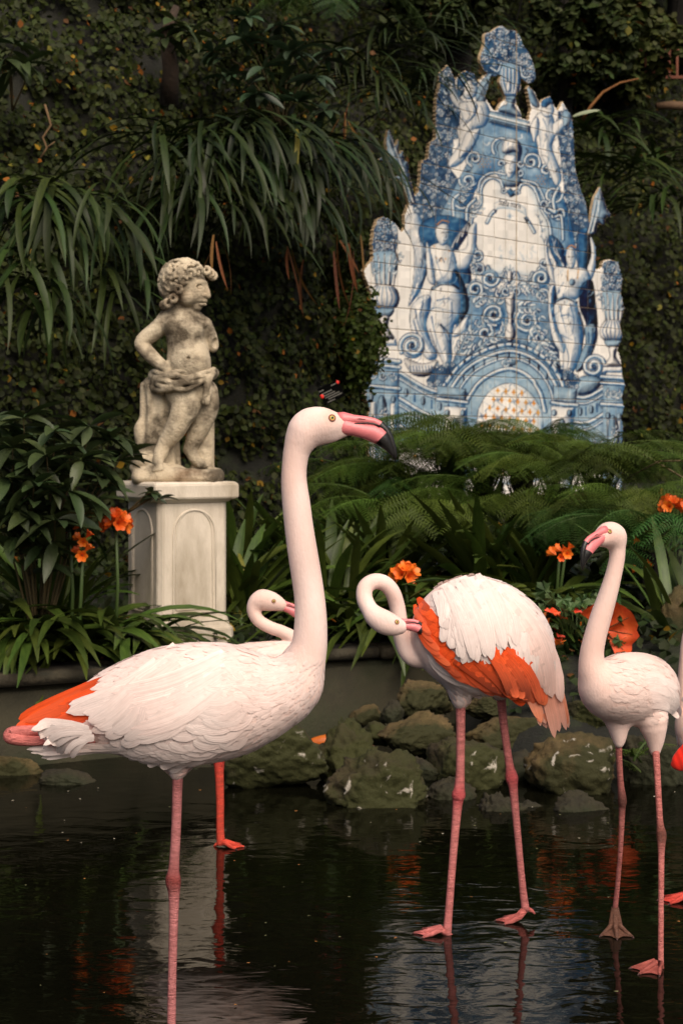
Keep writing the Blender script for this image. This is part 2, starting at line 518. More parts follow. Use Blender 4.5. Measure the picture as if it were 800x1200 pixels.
# ivy hump that leans over the left edge of the panel
ctr = at(418, 400, 10.45)
n = 5000
d3 = rng.normal(0, 1, (n, 3)); d3 /= np.linalg.norm(d3, axis=1)[:, None]
lump = np.array([1 + .45 * mnoise.noise(Vector(v * 2.2)) + .25 * mnoise.noise(Vector(v * 5)) for v in d3])[:, None]
P = np.array(ctr)[None] + d3 * np.array([0.15, 0.30, 0.30]) * lump * rng.uniform(0.65, 1.12, (n, 1))
o = leaf_cloud('ivy_hump', P, d3, 0.034, leaf_cols(n, rng, (0.032, 0.048, 0.008), 0.4, YEL, 0.03), rng)
tag(o, 'bushy ivy hump bulging over the edge of the tile panel', 'ivy', kind='stuff')
# ------------------------------------------------------------------ painted tile panel
PO = np.array([1.238, 12.2]); PU = np.array([0.632, 0.775]); PN = np.array([0.775, -0.632])
def panel_px(s, z):
    d = PO[1] + PU[1] * s
    return 400 + FPX * (PO[0] + PU[0] * s) / d, HZ - FPX * (z - CAMZ) / d
def px_panel(x, y):
    k = (np.asarray(x, float) - 400) / FPX
    s = (k * PO[1] - PO[0]) / (PU[0] - k * PU[1])
    d = PO[1] + PU[1] * s
    return s, CAMZ + (HZ - np.asarray(y, float)) / FPX * d

X0, Y0, X1, Y1, SS = 415, 22, 745, 640, 3
CH, CW = (Y1 - Y0) * SS, (X1 - X0) * SS
CAN = np.ones((CH, CW, 3), np.float32)
WHITE = np.array(lin(224, 220, 213)); LT = np.array(lin(158, 178, 190)); MD = np.array(lin(70, 114, 148)); DK = np.array(lin(18, 44, 76)); VD = np.array(lin(10, 20, 38))
YE = np.array(lin(206, 150, 40))
CAN[:] = WHITE
prng = np.random.default_rng(11)

class Fr:
    """a drawing frame: local units -> photo pixels"""
    def __init__(s, x, y, k): s.x, s.y, s.k = x, y, k
    def __call__(s, pts): return np.array([(s.x + p[0] * s.k, s.y + p[1] * s.k) for p in pts])
FA = Fr(410, 20, .2125); FB = Fr(570, 20, .2125); FC = Fr(410, 265, .2125); FE = Fr(570, 265, .2125); FK = Fr(530, 200, .1875); FP = Fr(0, 0, 1)
FR = Fr(640, 290, .2); FL = Fr(425, 260, .2333)

def _win(P, m):
    a = np.floor((P.min(0) - m - (X0, Y0)) * SS).astype(int); b = np.ceil((P.max(0) + m - (X0, Y0)) * SS).astype(int)
    a = np.maximum(a, 0); b = np.minimum(b, (CW, CH))
    if (b <= a).any(): return None
    gx = (np.arange(a[0], b[0]) + .5) / SS + X0; gy = (np.arange(a[1], b[1]) + .5) / SS + Y0
    return (slice(a[1], b[1]), slice(a[0], b[0])), gx[None, :], gy[:, None]
def _comp(sl, al, col):
    CAN[sl] += (np.asarray(col) - CAN[sl]) * al[..., None]
def pstroke(P, w, col, al=1.0, taper=0.0, n=7, soft=0.35):
    P = np.array(cr(list(P), n)) if len(P) > 2 else np.asarray(P, float)
    W = _win(P, w + 1.5)
    if W is None: return
    sl, gx, gy = W
    best = np.full((gy.shape[0], gx.shape[1]), 9.9, np.float32)
    m = len(P) - 1
    for i in range(m):
        a, b = P[i], P[i + 1]; ab = b - a
        t = np.clip(((gx - a[0]) * ab[0] + (gy - a[1]) * ab[1]) / max(ab @ ab, 1e-9), 0, 1)
        tt = (i + t) / m
        ww = w * 0.5 * (1 - taper * tt)
        best = np.minimum(best, np.hypot(gx - a[0] - t * ab[0], gy - a[1] - t * ab[1]) - ww)
    _comp(sl, np.clip(0.5 - best / (2 * soft), 0, 1) * al, col)
def _pfield(P, sl, gx, gy):
    """inside mask, distance to outline, and direction to nearest outline point"""
    ins = np.zeros((gy.shape[0], gx.shape[1]), bool); best = np.full(ins.shape, 99.0, np.float32); sx = np.zeros(ins.shape, np.float32)
    n = len(P)
    for i in range(n):
        a, b = P[i], P[(i + 1) % n]; ab = b - a
        c = ((a[1] > gy) != (b[1] > gy))
        if abs(ab[1]) > 1e-9:
            ins ^= c & (gx < a[0] + ab[0] * (gy - a[1]) / ab[1])
        t = np.clip(((gx - a[0]) * ab[0] + (gy - a[1]) * ab[1]) / max(ab @ ab, 1e-9), 0, 1)
        dx = gx - a[0] - t * ab[0]; dy = gy - a[1] - t * ab[1]; d = np.hypot(dx, dy)
        u = d < best
        best = np.where(u, d, best); sx = np.where(u, (dx * 0.8 + dy * 0.6) / (d + 1e-6), sx)
    return ins, best, sx
def pform(P, lt=None, dk=None, shade=4.0, amt=0.75, outline=0.6, oc=None, smooth=True, al=1.0):
    """modelled form: pale inside, blue shading on one side, dark outline"""
    P = np.array(cr(list(P), 5, True)) if smooth else np.asarray(P, float)
    W = _win(P, 2)
    if W is None: return
    sl, gx, gy = W
    ins, d, sx = _pfield(P, sl, gx, gy)
    sd = np.where(ins, -d, d)
    lt = WHITE if lt is None else lt; dk = MD if dk is None else dk
    k = np.exp(-d / (shade * 1.25)) * np.clip(0.45 - 0.8 * sx, 0, 1) * amt * 1.5 + 0.4 * amt * np.exp(-d / (shade * .4))
    colr = lt[None, None] + (dk - lt)[None, None] * np.clip(k, 0, 1)[..., None]
    a = np.clip(0.5 - sd / 0.6, 0, 1) * al
    CAN[sl] += (colr - CAN[sl]) * a[..., None]
    if outline > 0:
        _comp(sl, np.clip(0.5 - (d - outline * .5) / 0.5, 0, 1) * 0.85, DK if oc is None else oc)
def prib(P, w, base=None, hi=None, out=None, n=7):
    base = LT if base is None else base; hi = WHITE if hi is None else hi; out = DK if out is None else out
    P = np.array(cr(list(P), n)) if len(P) > 2 else np.asarray(P, float)
    pstroke(P, w + 1.3, out, n=1); pstroke(P, w, MD if base is LT else base, n=1)
    T = np.gradient(P, axis=0); T /= np.linalg.norm(T, axis=1)[:, None] + 1e-9
    Nn = np.stack([-T[:, 1], T[:, 0]], 1)
    Nn *= np.sign((Nn @ np.array([-0.6, -0.8])) + 1e-9)[:, None]
    pstroke(P + Nn * w * 0.10, w * 0.62, base, n=1); pstroke(P + Nn * w * 0.20, w * 0.30, hi, n=1)
def ell_pts(c, rx, ry, a=0.0, n=14):
    t = np.linspace(0, 2 * math.pi, n, endpoint=False)
    x, y = rx * np.cos(t), ry * np.sin(t)
    return np.stack([c[0] + x * math.cos(a) - y * math.sin(a), c[1] + x * math.sin(a) + y * math.cos(a)], 1)
def pspiral(c, r, turns, a0, w, cw=1, **k):
    t = np.linspace(0, 1, int(14 * turns) + 4)
    rr = r * (1 - 0.88 * t); a = a0 + cw * t * turns * 2 * math.pi
    prib(np.stack([c[0] + rr * np.cos(a), c[1] + rr * np.sin(a)], 1), w, n=2, **k)
    pstroke(ell_pts(c, w * .4, w * .4, 0, 6), w * .6, DK)
def acanthus(P, w, lobes=7, side=0):
    lobes = max(3, int(lobes * .7))
    """leafy scroll: spine with curled lobes"""
    Q = np.array(cr(list(P), 8)); T = np.gradient(Q, axis=0); T /= np.linalg.norm(T, axis=1)[:, None] + 1e-9
    Nn = np.stack([-T[:, 1], T[:, 0]], 1)
    for i in range(lobes):
        f = i / lobes; j = int(f * (len(Q) - 1)); ww = w * (1 - 0.55 * f)
        for sg in ((-1, 1) if side == 0 else (side,)):
            ww = w * (1 - 0.5 * f) * prng.uniform(.8, 1.2)
            b = Q[j]; tip = b + Nn[j] * sg * ww + T[j] * ww * 0.9
            mid = b + Nn[j] * sg * ww * 0.75 + T[j] * ww * 0.15
            pstroke([b, mid, tip], ww * 0.95, DK, taper=0.4, n=4); pstroke([b, mid, tip], ww * 0.72, MD if i % 2 else LT, taper=.4, n=4); pstroke([b - T[j] * .3, mid - T[j] * .5, tip], ww * 0.34, WHITE, taper=0.6, n=4)
    pstroke(Q, w * 0.42, DK, n=1, taper=.6); pstroke(Q, w * 0.26, LT, n=1, taper=.6)
def rosette(c, r):
    a0 = prng.uniform(0, 6.28); np_ = prng.integers(5, 7)
    pstroke(ell_pts(c, r * .55, r * .55), r * 1.3, DK, 0.9)
    for i in range(np_):
        a = a0 + i * 2 * math.pi / np_
        q = (c[0] + math.cos(a) * r * .6, c[1] + math.sin(a) * r * .6)
        pform(ell_pts(q, r * .56, r * .42, a, 8), lt=WHITE if prng.random() < .5 else LT, dk=MD, shade=r * .4, outline=.35)
    pstroke(ell_pts(c, r * .12, r * .12, 0, 6), r * .32, DK)
def garland(P, n, r0=1.6, r1=3.2, back=True):
    P = np.asarray(P, float)
    W = _win(P, 1); sl, gx, gy = W
    ins, d, sx = _pfield(P, sl, gx, gy)
    n = int(n * 2.3)
    if back: _comp(sl, ins * 0.95, MD * 0.5 + DK * .5)
    lo, hi = P.min(0), P.max(0); k = 0; tries = 0
    while k < n and tries < n * 40:
        tries += 1
        c = prng.uniform(lo, hi)
        i, j = int((c[1] - Y0) * SS) - sl[0].start, int((c[0] - X0) * SS) - sl[1].start
        if 0 <= i < ins.shape[0] and 0 <= j < ins.shape[1] and ins[i, j]:
            k += 1
            if prng.random() < .62: rosette(c, prng.uniform(r0, r1))
            else:
                a = prng.uniform(0, 6.28); L_ = prng.uniform(r0, r1) * 1.5
                acanthus([c, c + L_ * .5 * np.array([math.cos(a), math.sin(a)]), c + L_ * np.array([math.cos(a + .5), math.sin(a + .5)])], L_ * .5, 4)
def fold(P, w=1.2, col=None, al=.75): pstroke(P, w, MD if col is None else col, al, taper=.75)
def urn(fr, cx, top, k, flip=1):
    """flowering urn drawn in zoom units of frame fr; k = size"""
    f = lambda pts: fr([(cx + flip * (p[0]) * k, top + p[1] * k) for p in pts])
    garland(f([(-55, 20), (-30, -8), (20, -10), (50, 10), (72, 60), (75, 140), (60, 200), (-60, 200), (-72, 140), (-62, 70)]), 26, 2.0, 3.6)
    for q in ((-30, 60), (25, 75), (0, 30), (-42, 120), (42, 130), (0, 110)): rosette(f([q])[0], 3.4)
    pform(f([(-60, 190), (-72, 260), (-60, 330), (-30, 375), (30, 375), (60, 330), (72, 260), (60, 190)]), LT, DK, 3)
    for x in (-48, -24, 0, 24, 48):
        pstroke(f([(x, 380), (x * 1.15, 320), (x * 1.25, 250), (x * 1.6, 200)]), 2.9 * k, DK, taper=.5); pstroke(f([(x - 4, 370), (x * 1.12 - 4, 320), (x * 1.2 - 3, 250), (x * 1.5, 205)]), 1.7 * k, WHITE, taper=.6)
    for sg in (-1, 1):
        acanthus(f([(sg * 40, 300), (sg * 72, 240), (sg * 88, 205), (sg * 105, 222)]), 4.2 * k, 5)
    pform(f([(-35, 372), (-68, 395), (-84, 440), (-74, 480), (-40, 505), (40, 505), (74, 480), (84, 440), (68, 395), (35, 372)]), WHITE, DK, 4.5, 1.0)
    for x in (-62, -40, -14, 14, 40, 62): pstroke(f([(x * .6, 380), (x * 1.05, 440), (x * .6, 500)]), 1.5 * k, MD, .9)
    pform(f([(-45, 500), (-50, 520), (-28, 545), (28, 545), (50, 520), (45, 500)]), LT, DK, 2.5, 1)
    pform(f([(-24, 545), (-20, 600), (-42, 640), (-50, 668), (50, 668), (42, 640), (20, 600), (24, 545)]), WHITE, DK, 3.5, 1)
    pform(f([(-62, 668), (62, 668), (70, 705), (-70, 705)]), WHITE, MD, 3, .8, smooth=False)

# --- silhouettes in photo pixels
BODY = [(432, 640), (432, 520), (429, 500), (433, 480), (427, 462), (426, 450), (431, 441), (427, 430), (430, 421), (437, 416), (446, 405), (449, 384), (432, 366), (431, 355), (435, 348), (431, 332), (425, 318), (430, 312), (437, 303), (436, 286), (438, 270),
        (442, 257), (450, 254), (458, 258), (463, 262), (470, 272), (474, 268), (474, 252), (480, 236), (489, 226), (492, 211), (493, 189), (501, 186), (503, 168), (510, 163), (510, 140), (511, 116), (515, 100), (513, 86), (519, 83), (525, 76), (529, 84), (533, 93), (539, 87), (546, 83),
        (555, 86), (560, 96), (568, 88), (575, 86), (573, 100), (568, 113), (573, 122), (578, 129), (600, 135), (619, 141), (622, 128), (617, 104), (619, 100), (626, 108), (632, 121), (637, 116), (644, 113), (649, 123), (653, 130), (659, 119), (664, 128), (670, 136), (671, 150), (672, 166), (674, 200), (680, 222), (686, 237), (690, 262),
        (692, 276), (698, 290), (698, 307), (698, 316), (704, 314), (706, 306), (714, 304), (724, 307), (729, 327), (727, 344), (731, 361), (726, 380), (729, 395), (723, 410), (727, 422), (729, 441), (732, 452), (728, 466), (731, 477), (727, 490), (730, 500), (728, 520), (728, 640)]
def scallop(P, amp, step):
    out = []; rs = np.random.default_rng(4)
    for a, b in zip(P, P[1:] + P[:1]):
        a = np.array(a, float); b = np.array(b, float); L_ = np.linalg.norm(b - a)
        if a[1] > 520 and b[1] > 520: out.append(a); continue
        k = max(1, int(round(L_ / step))); nv = np.array([(b - a)[1], -(b - a)[0]]) / (L_ + 1e-9)
        for i in range(k * 4):
            t = i / (k * 4); out.append(a + (b - a) * t + nv * amp * (abs(math.sin(math.pi * k * t)) - .45) * rs.uniform(.1, 1.9))
    return [tuple(p) for p in out]
BODY = scallop(BODY, -0.7, 5.0)
URNP = [(584, 133), (586, 122), (592, 116), (589, 106), (585, 96), (586, 88), (577, 90), (568, 84), (562, 70), (567, 53), (568, 40), (576, 37), (581, 33), (588, 30), (594, 35), (601, 35), (609, 42), (613, 53), (619, 62), (625, 76), (627, 92), (619, 98), (610, 92), (610, 104), (604, 113), (606, 124), (610, 138)]
PLUME_L = [(480, 240), (474, 222), (468, 212), (459, 210), (463, 206), (470, 206), (466, 195), (455, 192), (444, 187), (450, 184), (456, 186), (452, 168), (455, 152), (460, 160), (463, 172), (467, 163), (468, 180), (472, 176), (474, 188), (478, 190), (480, 205), (484, 222), (486, 236)]
PLUME_R = [(690, 272), (693, 245), (696, 231), (699, 226), (703, 219), (705, 227), (708, 235), (711, 245), (716, 254), (710, 255), (707, 264), (701, 262), (697, 274)]

# --- painting, back to front
# garlands on both flanks
garland(FA([(470, 450), (610, 480), (600, 670), (520, 690), (460, 690)]), 20)
garland(FA([(425, 670), (570, 680), (560, 800), (500, 830), (400, 790)]), 18)
garland(FA([(375, 780), (520, 790), (600, 900), (590, 1100), (480, 1260), (380, 1240), (340, 1020), (370, 900)]), 58)
garland(FA([(480, 280), (545, 260), (580, 340), (570, 480), (465, 490)]), 14)
garland(FB([(390, 640), (470, 600), (500, 850), (540, 950), (570, 1050), (590, 1250), (470, 1250), (440, 1100), (420, 900)]), 46)
garland(FB([(390, 520), (480, 510), (490, 650), (390, 650)]), 10)
garland(FB([(-45, 230), (-20, 70), (60, 35), (130, 45), (210, 110), (275, 260), (280, 370), (190, 370), (0, 330)]), 20, 2, 3.4)
# upper field: scrolls around the central bust
pform(FP([(566, 132), (620, 146), (634, 190), (660, 232), (674, 300), (655, 330), (645, 260), (625, 225), (600, 210), (575, 205), (556, 225), (545, 270), (530, 300), (515, 260), (535, 215), (552, 180)]), LT * .75 + MD * .25, MD, 8, .9, .5)
pform(FP([(545, 320), (560, 335), (600, 345), (640, 335), (652, 345), (655, 420), (660, 450), (640, 440), (620, 418), (595, 408), (565, 414), (540, 440), (528, 430), (545, 390), (540, 350)]), LT * .6 + MD * .4, DK, 8, .8, .5)
pform(FP([(520, 300), (545, 300), (552, 330), (540, 350), (525, 330)]), MD, DK, 5, .9, .4)
for i in range(150):
    a_ = prng.uniform(0, 6.28); c_ = np.array([prng.uniform(520, 675), prng.uniform(140, 330)]) if i % 2 else np.array([prng.uniform(530, 660), prng.uniform(330, 430)])
    if 556 < c_[0] < 642 and 205 < c_[1] < 325: continue
    L_ = prng.uniform(3, 8)
    (pstroke([c_, c_ + L_ * .6 * np.array([math.cos(a_), math.sin(a_)]), c_ + L_ * np.array([math.cos(a_ + .9), math.sin(a_ + .9)])], prng.uniform(1, 2.6), (DK, MD, WHITE)[i % 3], .75, taper=.7, n=4))
for (cx_, cy_, r_, tr, a0, cw) in ((588, 172, 12, 1.5, 2.4, 1), (622, 190, 11, 1.5, .6, -1), (556, 186, 10, 1.3, 2.0, 1), (640, 200, 9, 1.3, 1.0, -1), (548, 212, 10, 1.4, 3.3, -1), (648, 228, 11, 1.5, 0.0, 1), (655, 250, 9, 1.2, 3.0, -1), (540, 236, 10, 1.3, 0.3, 1)):
    pspiral((cx_, cy_), r_, tr, a0, 3.4, cw)
for (x, y) in [(560 + 4 * i + 2 * (j % 2), 186 + 3.2 * j) for i in range(4) for j in range(4)]: pstroke([(x, y), (x + .4, y + .3)], 1.1, YE, .8)
for (x, y) in [(628 + 4 * i + 2 * (j % 2), 206 + 3.2 * j) for i in range(3) for j in range(4)]: pstroke([(x, y), (x + .4, y + .3)], 1.1, YE, .7)
# left cherub
pform(FA([(690, 420), (740, 335), (785, 310), (775, 400), (740, 470), (705, 470)]), LT, DK, 4)
for i in range(4): fold(FA([(700 + i * 12, 460 - i * 10), (735 + i * 9, 390 - i * 14), (775, 330 + i * 18)]), 1.3, DK)
pform(FA([(540, 400), (565, 350), (600, 440), (640, 480), (610, 510), (565, 470)]), shade=3)
pform(FA([(600, 480), (680, 465), (745, 470), (770, 530), (745, 600), (700, 620), (690, 690), (620, 800), (555, 830), (545, 790), (600, 700), (590, 620), (620, 560)]), shade=5)
pform(FA([(640, 640), (715, 620), (690, 700), (640, 760), (600, 770)]), WHITE, MD, 4)
fold(FA([(640, 500), (660, 540), (700, 545)])); fold(FA([(690, 500), (690, 580), (650, 640)])); fold(FA([(620, 560), (650, 575), (690, 560)])); fold(FA([(720, 490), (735, 540), (725, 590)]))
pform(FA([(640, 470), (700, 480), (690, 540), (640, 590), (625, 600), (660, 540)]), WHITE, MD, 3)
pform(ell_pts(FA([(655, 395)])[0], 10, 12.5), shade=3.5)
pform(FA([(590, 380), (600, 320), (640, 293), (690, 320), (705, 370), (680, 380), (660, 350), (635, 370), (625, 420), (600, 440)]), MD, DK, 3)
for q in ((625, 340), (655, 320), (685, 350), (610, 390)): pspiral(FA([q])[0], 3.2, 1, 0, 1.5)
for q in ((645, 385), (672, 392)): pstroke(FA([(q[0] - 9, q[1]), q, (q[0] + 8, q[1] + 2)]), .9, VD)
pstroke(FA([(658, 390), (662, 412), (654, 418)]), .7, DK); pstroke(FA([(645, 430), (658, 434), (668, 428)]), .9, DK)
pspiral(FA([(525, 340)])[0], 4, 1, 1, 2); acanthus(FA([(545, 420), (530, 340), (540, 275)]), 5, 5)
# right cherub
pform(FB([(215, 370), (250, 400), (290, 480), (275, 500), (240, 470)]), LT, DK, 3.5)
pform(FB([(260, 560), (310, 520), (360, 540), (380, 640), (360, 720), (400, 830), (410, 900), (380, 930), (340, 840), (300, 760), (290, 660), (260, 640)]), shade=5)
pform(FB([(365, 590), (420, 560), (440, 580), (400, 640), (370, 650)]), shade=3); pform(FB([(240, 600), (275, 550), (290, 600), (265, 690), (250, 660)]), shade=3)
fold(FB([(310, 560), (330, 620), (310, 720)])); fold(FB([(350, 560), (340, 620), (370, 700)])); fold(FB([(300, 760), (340, 780), (370, 860)]), 1.2, DK)
pform(ell_pts(FB([(335, 510)])[0], 7.5, 9.5), shade=3); pform(FB([(300, 490), (310, 450), (350, 440), (375, 480), (350, 480), (325, 500)]), MD, DK, 2.5)
for q in ((330, 505), (350, 507)): pstroke(FB([(q[0] - 6, q[1]), (q[0] + 5, q[1])]), .8, VD)
pstroke(FB([(330, 530), (345, 530)]), .7, DK)
acanthus(FB([(430, 560), (440, 500), (425, 470)]), 4.5, 4); pform(FB([(420, 520), (470, 530), (455, 590), (425, 600)]), LT, DK, 3)
# top ledge and urn
pform(FB([(15, 520), (235, 575), (240, 640), (10, 580)]), LT, DK, 3, .9, smooth=False)
pstroke(FB([(15, 540), (235, 595)]), 1.6, WHITE); pstroke(FB([(15, 565), (235, 620)]), 1.0, DK); pstroke(FB([(30, 590), (230, 640)]), 2.2, MD)
garland(FB([(-20, 200), (-15, 130), (0, 85), (70, 58), (110, 65), (180, 105), (225, 200), (262, 265), (262, 340), (195, 340), (180, 290), (80, 270), (30, 320), (-20, 280)]), 40, 2.2, 3.8)
pform(FB([(70, 260), (190, 270), (180, 400), (160, 440), (100, 440), (78, 360)]), LT, DK, 4, 1)
for x in (90, 110, 130, 150, 170): pstroke(FB([(x, 285), (x, 350), (x * .6 + 52, 430)]), 2.0, MD if x % 40 else DK); pstroke(FB([(x - 5, 285), (x - 5, 350), (x * .6 + 49, 420)]), 1.0, WHITE)
pform(ell_pts(FB([(120, 385)])[0], 3, 6), WHITE, MD, 2)
pform(FB([(105, 440), (160, 440), (155, 490), (180, 525), (185, 552), (68, 522), (85, 490), (112, 480)]), LT, DK, 3.5, 1)
fold(FB([(75, 515), (130, 530), (185, 545)]), 1.4, DK); fold(FB([(105, 450), (155, 455)]), 1.6, DK)
prib(FB([(20, 280), (60, 300), (80, 255)]), 2.4); prib(FB([(185, 270), (200, 330), (240, 330)]), 2.4)
# bust in the middle
pform(FB([(60, 720), (90, 680), (130, 665), (180, 690), (195, 740), (180, 830), (200, 900), (170, 935), (100, 935), (70, 900), (80, 830)]), LT, DK, 5, .9)
pform(FB([(90, 690), (135, 672), (180, 695), (185, 750), (150, 745), (110, 755), (85, 740)]), WHITE, DK, 5, .9)
for i in range(4): fold(FB([(95 + i * 25, 690), (90 + i * 26, 720), (98 + i * 24, 750)]), 1.1)
pform(FB([(95, 770), (130, 760), (165, 775), (162, 840), (140, 885), (118, 885), (100, 840)]), shade=4)
for x in (113, 146): pstroke(FB([(x - 9, 806), (x, 802), (x + 9, 806)]), 1.0, VD)
pstroke(FB([(130, 805), (126, 838), (134, 840)]), .7, DK); pstroke(FB([(120, 858), (130, 861), (141, 857)]), 1.0, DK)
for sg, xx in ((-1, 80), (1, 185)): pspiral(FB([(xx, 810)])[0], 4.2, 1.2, 0, 2.2, sg); pspiral(FB([(xx, 860)])[0], 4, 1.2, 2, 2, -sg)
# cartouche
pform(FK([(185, 190), (190, 110), (250, 50), (310, 85), (325, 140), (365, 165), (405, 140), (435, 90), (490, 105), (540, 190), (545, 240), (600, 330), (600, 470), (590, 600), (500, 660), (360, 640), (220, 650), (150, 590), (120, 400), (135, 260)]), WHITE, LT, 4, .5)
prib(FK([(150, 500), (122, 400), (120, 310), (150, 240), (180, 200), (178, 120), (205, 65), (255, 45), (300, 70), (318, 120)]), 3.2)
prib(FK([(410, 130), (430, 88), (475, 88), (520, 130), (545, 200), (560, 250), (600, 320), (612, 400), (600, 470)]), 3.4)
prib(FK([(160, 130), (175, 60), (240, 15), (330, 25)]), 2.6); prib(FK([(430, 60), (520, 85), (570, 170), (580, 230)]), 2.6)
pform(FK([(315, 110), (340, 140), (365, 165), (400, 140), (410, 115), (380, 125), (360, 110), (340, 125)]), MD, VD, 2, 1)
for q, cw in (((318, 125), 1), ((402, 140), -1)): pspiral(FK([q])[0], 3.2, 1.2, 0, 1.8, cw)
for q in ((575, 210), (600, 240), (620, 215)): pspiral(FK([q])[0], 6, 1.3, 1, 2.4)
for (a, b) in (((50, 180), (100, 80)), ((60, 120), (130, 60)), ((110, 270), (190, 215)), ((120, 250), (150, 160))): acanthus(FK([a, ((a[0] + b[0]) / 2 + 18, (a[1] + b[1]) / 2), b]), 4.5, 5)
prib(FK([(10, 300), (5, 190), (40, 150)]), 4); prib(FK([(90, 310), (95, 230), (140, 180)]), 4); prib(FK([(640, 290), (680, 290), (690, 430)]), 3.4); prib(FK([(660, 110), (630, 180), (640, 260), (600, 240)]), 4.2)
acanthus(FK([(560, 380), (540, 300), (520, 270)]), 3, 4, 1); acanthus(FK([(600, 500), (560, 420), (545, 410)]), 3, 4, 1)
# banner, star and pale landscape in the cartouche
prib(FK([(215, 325), (240, 275), (265, 250)]), 3.6, LT); prib(FK([(460, 300), (485, 340), (510, 385)]), 3.6, LT)
pform(FK([(258, 205), (300, 190), (350, 190), (410, 205), (455, 235), (465, 290), (440, 265), (400, 248), (350, 238), (300, 236), (265, 248)]), WHITE, LT, 1.5, .8, .35, MD, False)
pform(FK([(258, 245), (275, 245), (272, 270)]), DK, VD, 1, 1, .2, smooth=False); pform(FK([(445, 290), (475, 310), (465, 328)]), DK, VD, 1, 1, .2, smooth=False)
for i in range(8):
    a = i * math.pi / 4; c0 = FK([(357, 285)])[0]; L_ = (5.4 if i % 2 == 0 else 3.8) * (1.35 if i in (2, 6) else 1)
    pstroke([c0, c0 + L_ * np.array([math.cos(a) * .75, math.sin(a) * 1.1])], 1.1, LT * .7 + MD * .3, taper=.8, n=2)
for i in range(16):
    c0 = FK([(prng.uniform(170, 520), prng.uniform(460, 560))])[0]
    pstroke([c0, c0 + (prng.uniform(-2, 2), prng.uniform(2, 5)), c0 + (prng.uniform(0, 5), prng.uniform(4, 8))], prng.uniform(1.2, 3.0), LT, .4, taper=.5)
# scrollwork band under the cartouche
for (c_, tip, sd_) in (((220, 600), (290, 670), -1), ((330, 620), (290, 670), 1), ((400, 640), (450, 700), -1), ((500, 640), (455, 700), 1)):
    prib(FK([c_, ((c_[0] + tip[0]) / 2 - sd_ * 4, (c_[1] + tip[1]) / 2 + 28), tip]), 3.6); acanthus(FK([tip, ((c_[0] + tip[0]) / 2, c_[1] + 50), c_]), 4, 5)
acanthus(FK([(360, 700), (358, 640), (360, 590)]), 6, 5); pform(ell_pts(FK([(358, 660)])[0], 3.2, 7), WHITE, DK, 3)
for (q, r, t_, a0, cw) in (((165, 620), 8, 1.4, 3.5, 1), ((155, 530), 6.5, 1.4, 1.5, -1), ((560, 640), 8, 1.4, 0, -1), ((575, 580), 6, 1.2, 1, 1), ((190, 790), 8, 1.3, 2, 1), ((560, 780), 9, 1.4, 1, -1)): pspiral(FK([q])[0], r, t_, a0, 3.2, cw)
for a in (((130, 700), (190, 740), (280, 730)), ((420, 720), (500, 760), (580, 720)), ((140, 770), (230, 800), (320, 780)), ((600, 560), (590, 680), (640, 760)), ((110, 560), (150, 640), (120, 740))): acanthus(FK(a), 5.5, 7)
# lower scrolls between the angels (frames C and E)
for (fr, q, r, t_, a0, cw) in ((FC, (790, 510), 13, 1.7, 2.6, 1), (FE, (40, 490), 13, 1.8, 1.4, 1), (FE, (225, 525), 14, 1.8, 4.0, -1), (FE, (280, 620), 10, 1.4, 2.8, 1), (FC, (745, 590), 10, 1.4, 5.0, 1), (FC, (690, 350), 9, 1.4, 1, -1), (FE, (300, 290), 10, 1.4, 2, 1), (FE, (20, 290), 10, 1.3, 0, 1)):
    pform(ell_pts(fr([q])[0], r * 1.05, r * 1.1), LT, MD, 4, .8, 0)
    pspiral(fr([q])[0], r, t_, a0, 4.2, cw)
for fr, a in ((FC, ((640, 660), (690, 560), (790, 470))), (FC, ((660, 720), (740, 650), (800, 600))), (FE, ((20, 620), (90, 590), (110, 500))), (FE, ((180, 450), (260, 460), (330, 560))), (FE, ((260, 560), (330, 660), (400, 740))), (FE, ((290, 660), (350, 720), (410, 770))), (FE, ((60, 420), (100, 350), (170, 330))), (FC, ((690, 430), (740, 400), (800, 420))), (FE, ((230, 330), (300, 380), (330, 440))), (FC, ((600, 700), (640, 620), (700, 590)))):
    acanthus(fr(a), 6.5, 8)
pform(FE([(105, 390), (150, 380), (155, 450), (145, 520), (160, 600), (130, 640), (100, 600), (118, 520), (108, 450)]), WHITE, DK, 4, .9)
for y in (420, 470, 520, 570): fold(FE([(108, y), (130, y + 18), (152, y)]), 1.2, DK)
for q, cw in (((105, 360), 1), ((160, 360), -1)): pspiral(FE([q])[0], 5, 1.2, 1, 2.4, cw)

# --- left angel
pform(FC([(320, 440), (345, 330), (355, 160), (330, 60), (300, 20), (320, -60), (380, -60), (420, 60), (430, 200), (400, 330), (350, 410)]), WHITE, MD, 6, .8)
pform(FC([(380, 10), (430, -40), (520, -60), (640, -30), (660, 20), (600, 120), (560, 180), (500, 150), (430, 130), (390, 80)]), MD, DK, 6, .9)
for i in range(7): fold(FC([(560 + i * 14, 120 - i * 16), (590 + i * 10, 60 - i * 10), (650, -20 + i * 6)]), 1.6, DK if i % 2 else WHITE)
for i in range(5): fold(FC([(345 + i * 12, 380 - i * 34), (365 + i * 10, 220 - i * 20), (350 + i * 10, 60)]), 1.4, MD)
for i in range(3): fold(FC([(390 + i * 10, 330 - i * 20), (420, 240), (400 + i * 8, 120)]), 2.6, DK)
pform(FC([(560, 140), (640, 120), (650, 20), (690, -20), (700, 20), (690, 130), (650, 230), (600, 240), (560, 200)]), shade=4)
pform(FC([(430, 130), (480, 95), (530, 100), (570, 140), (590, 230), (570, 300), (520, 320), (470, 310), (440, 230)]), shade=5)
pform(FC([(420, 90), (440, 120), (460, 230), (470, 320), (430, 300), (420, 200)]), WHITE, MD, 3)
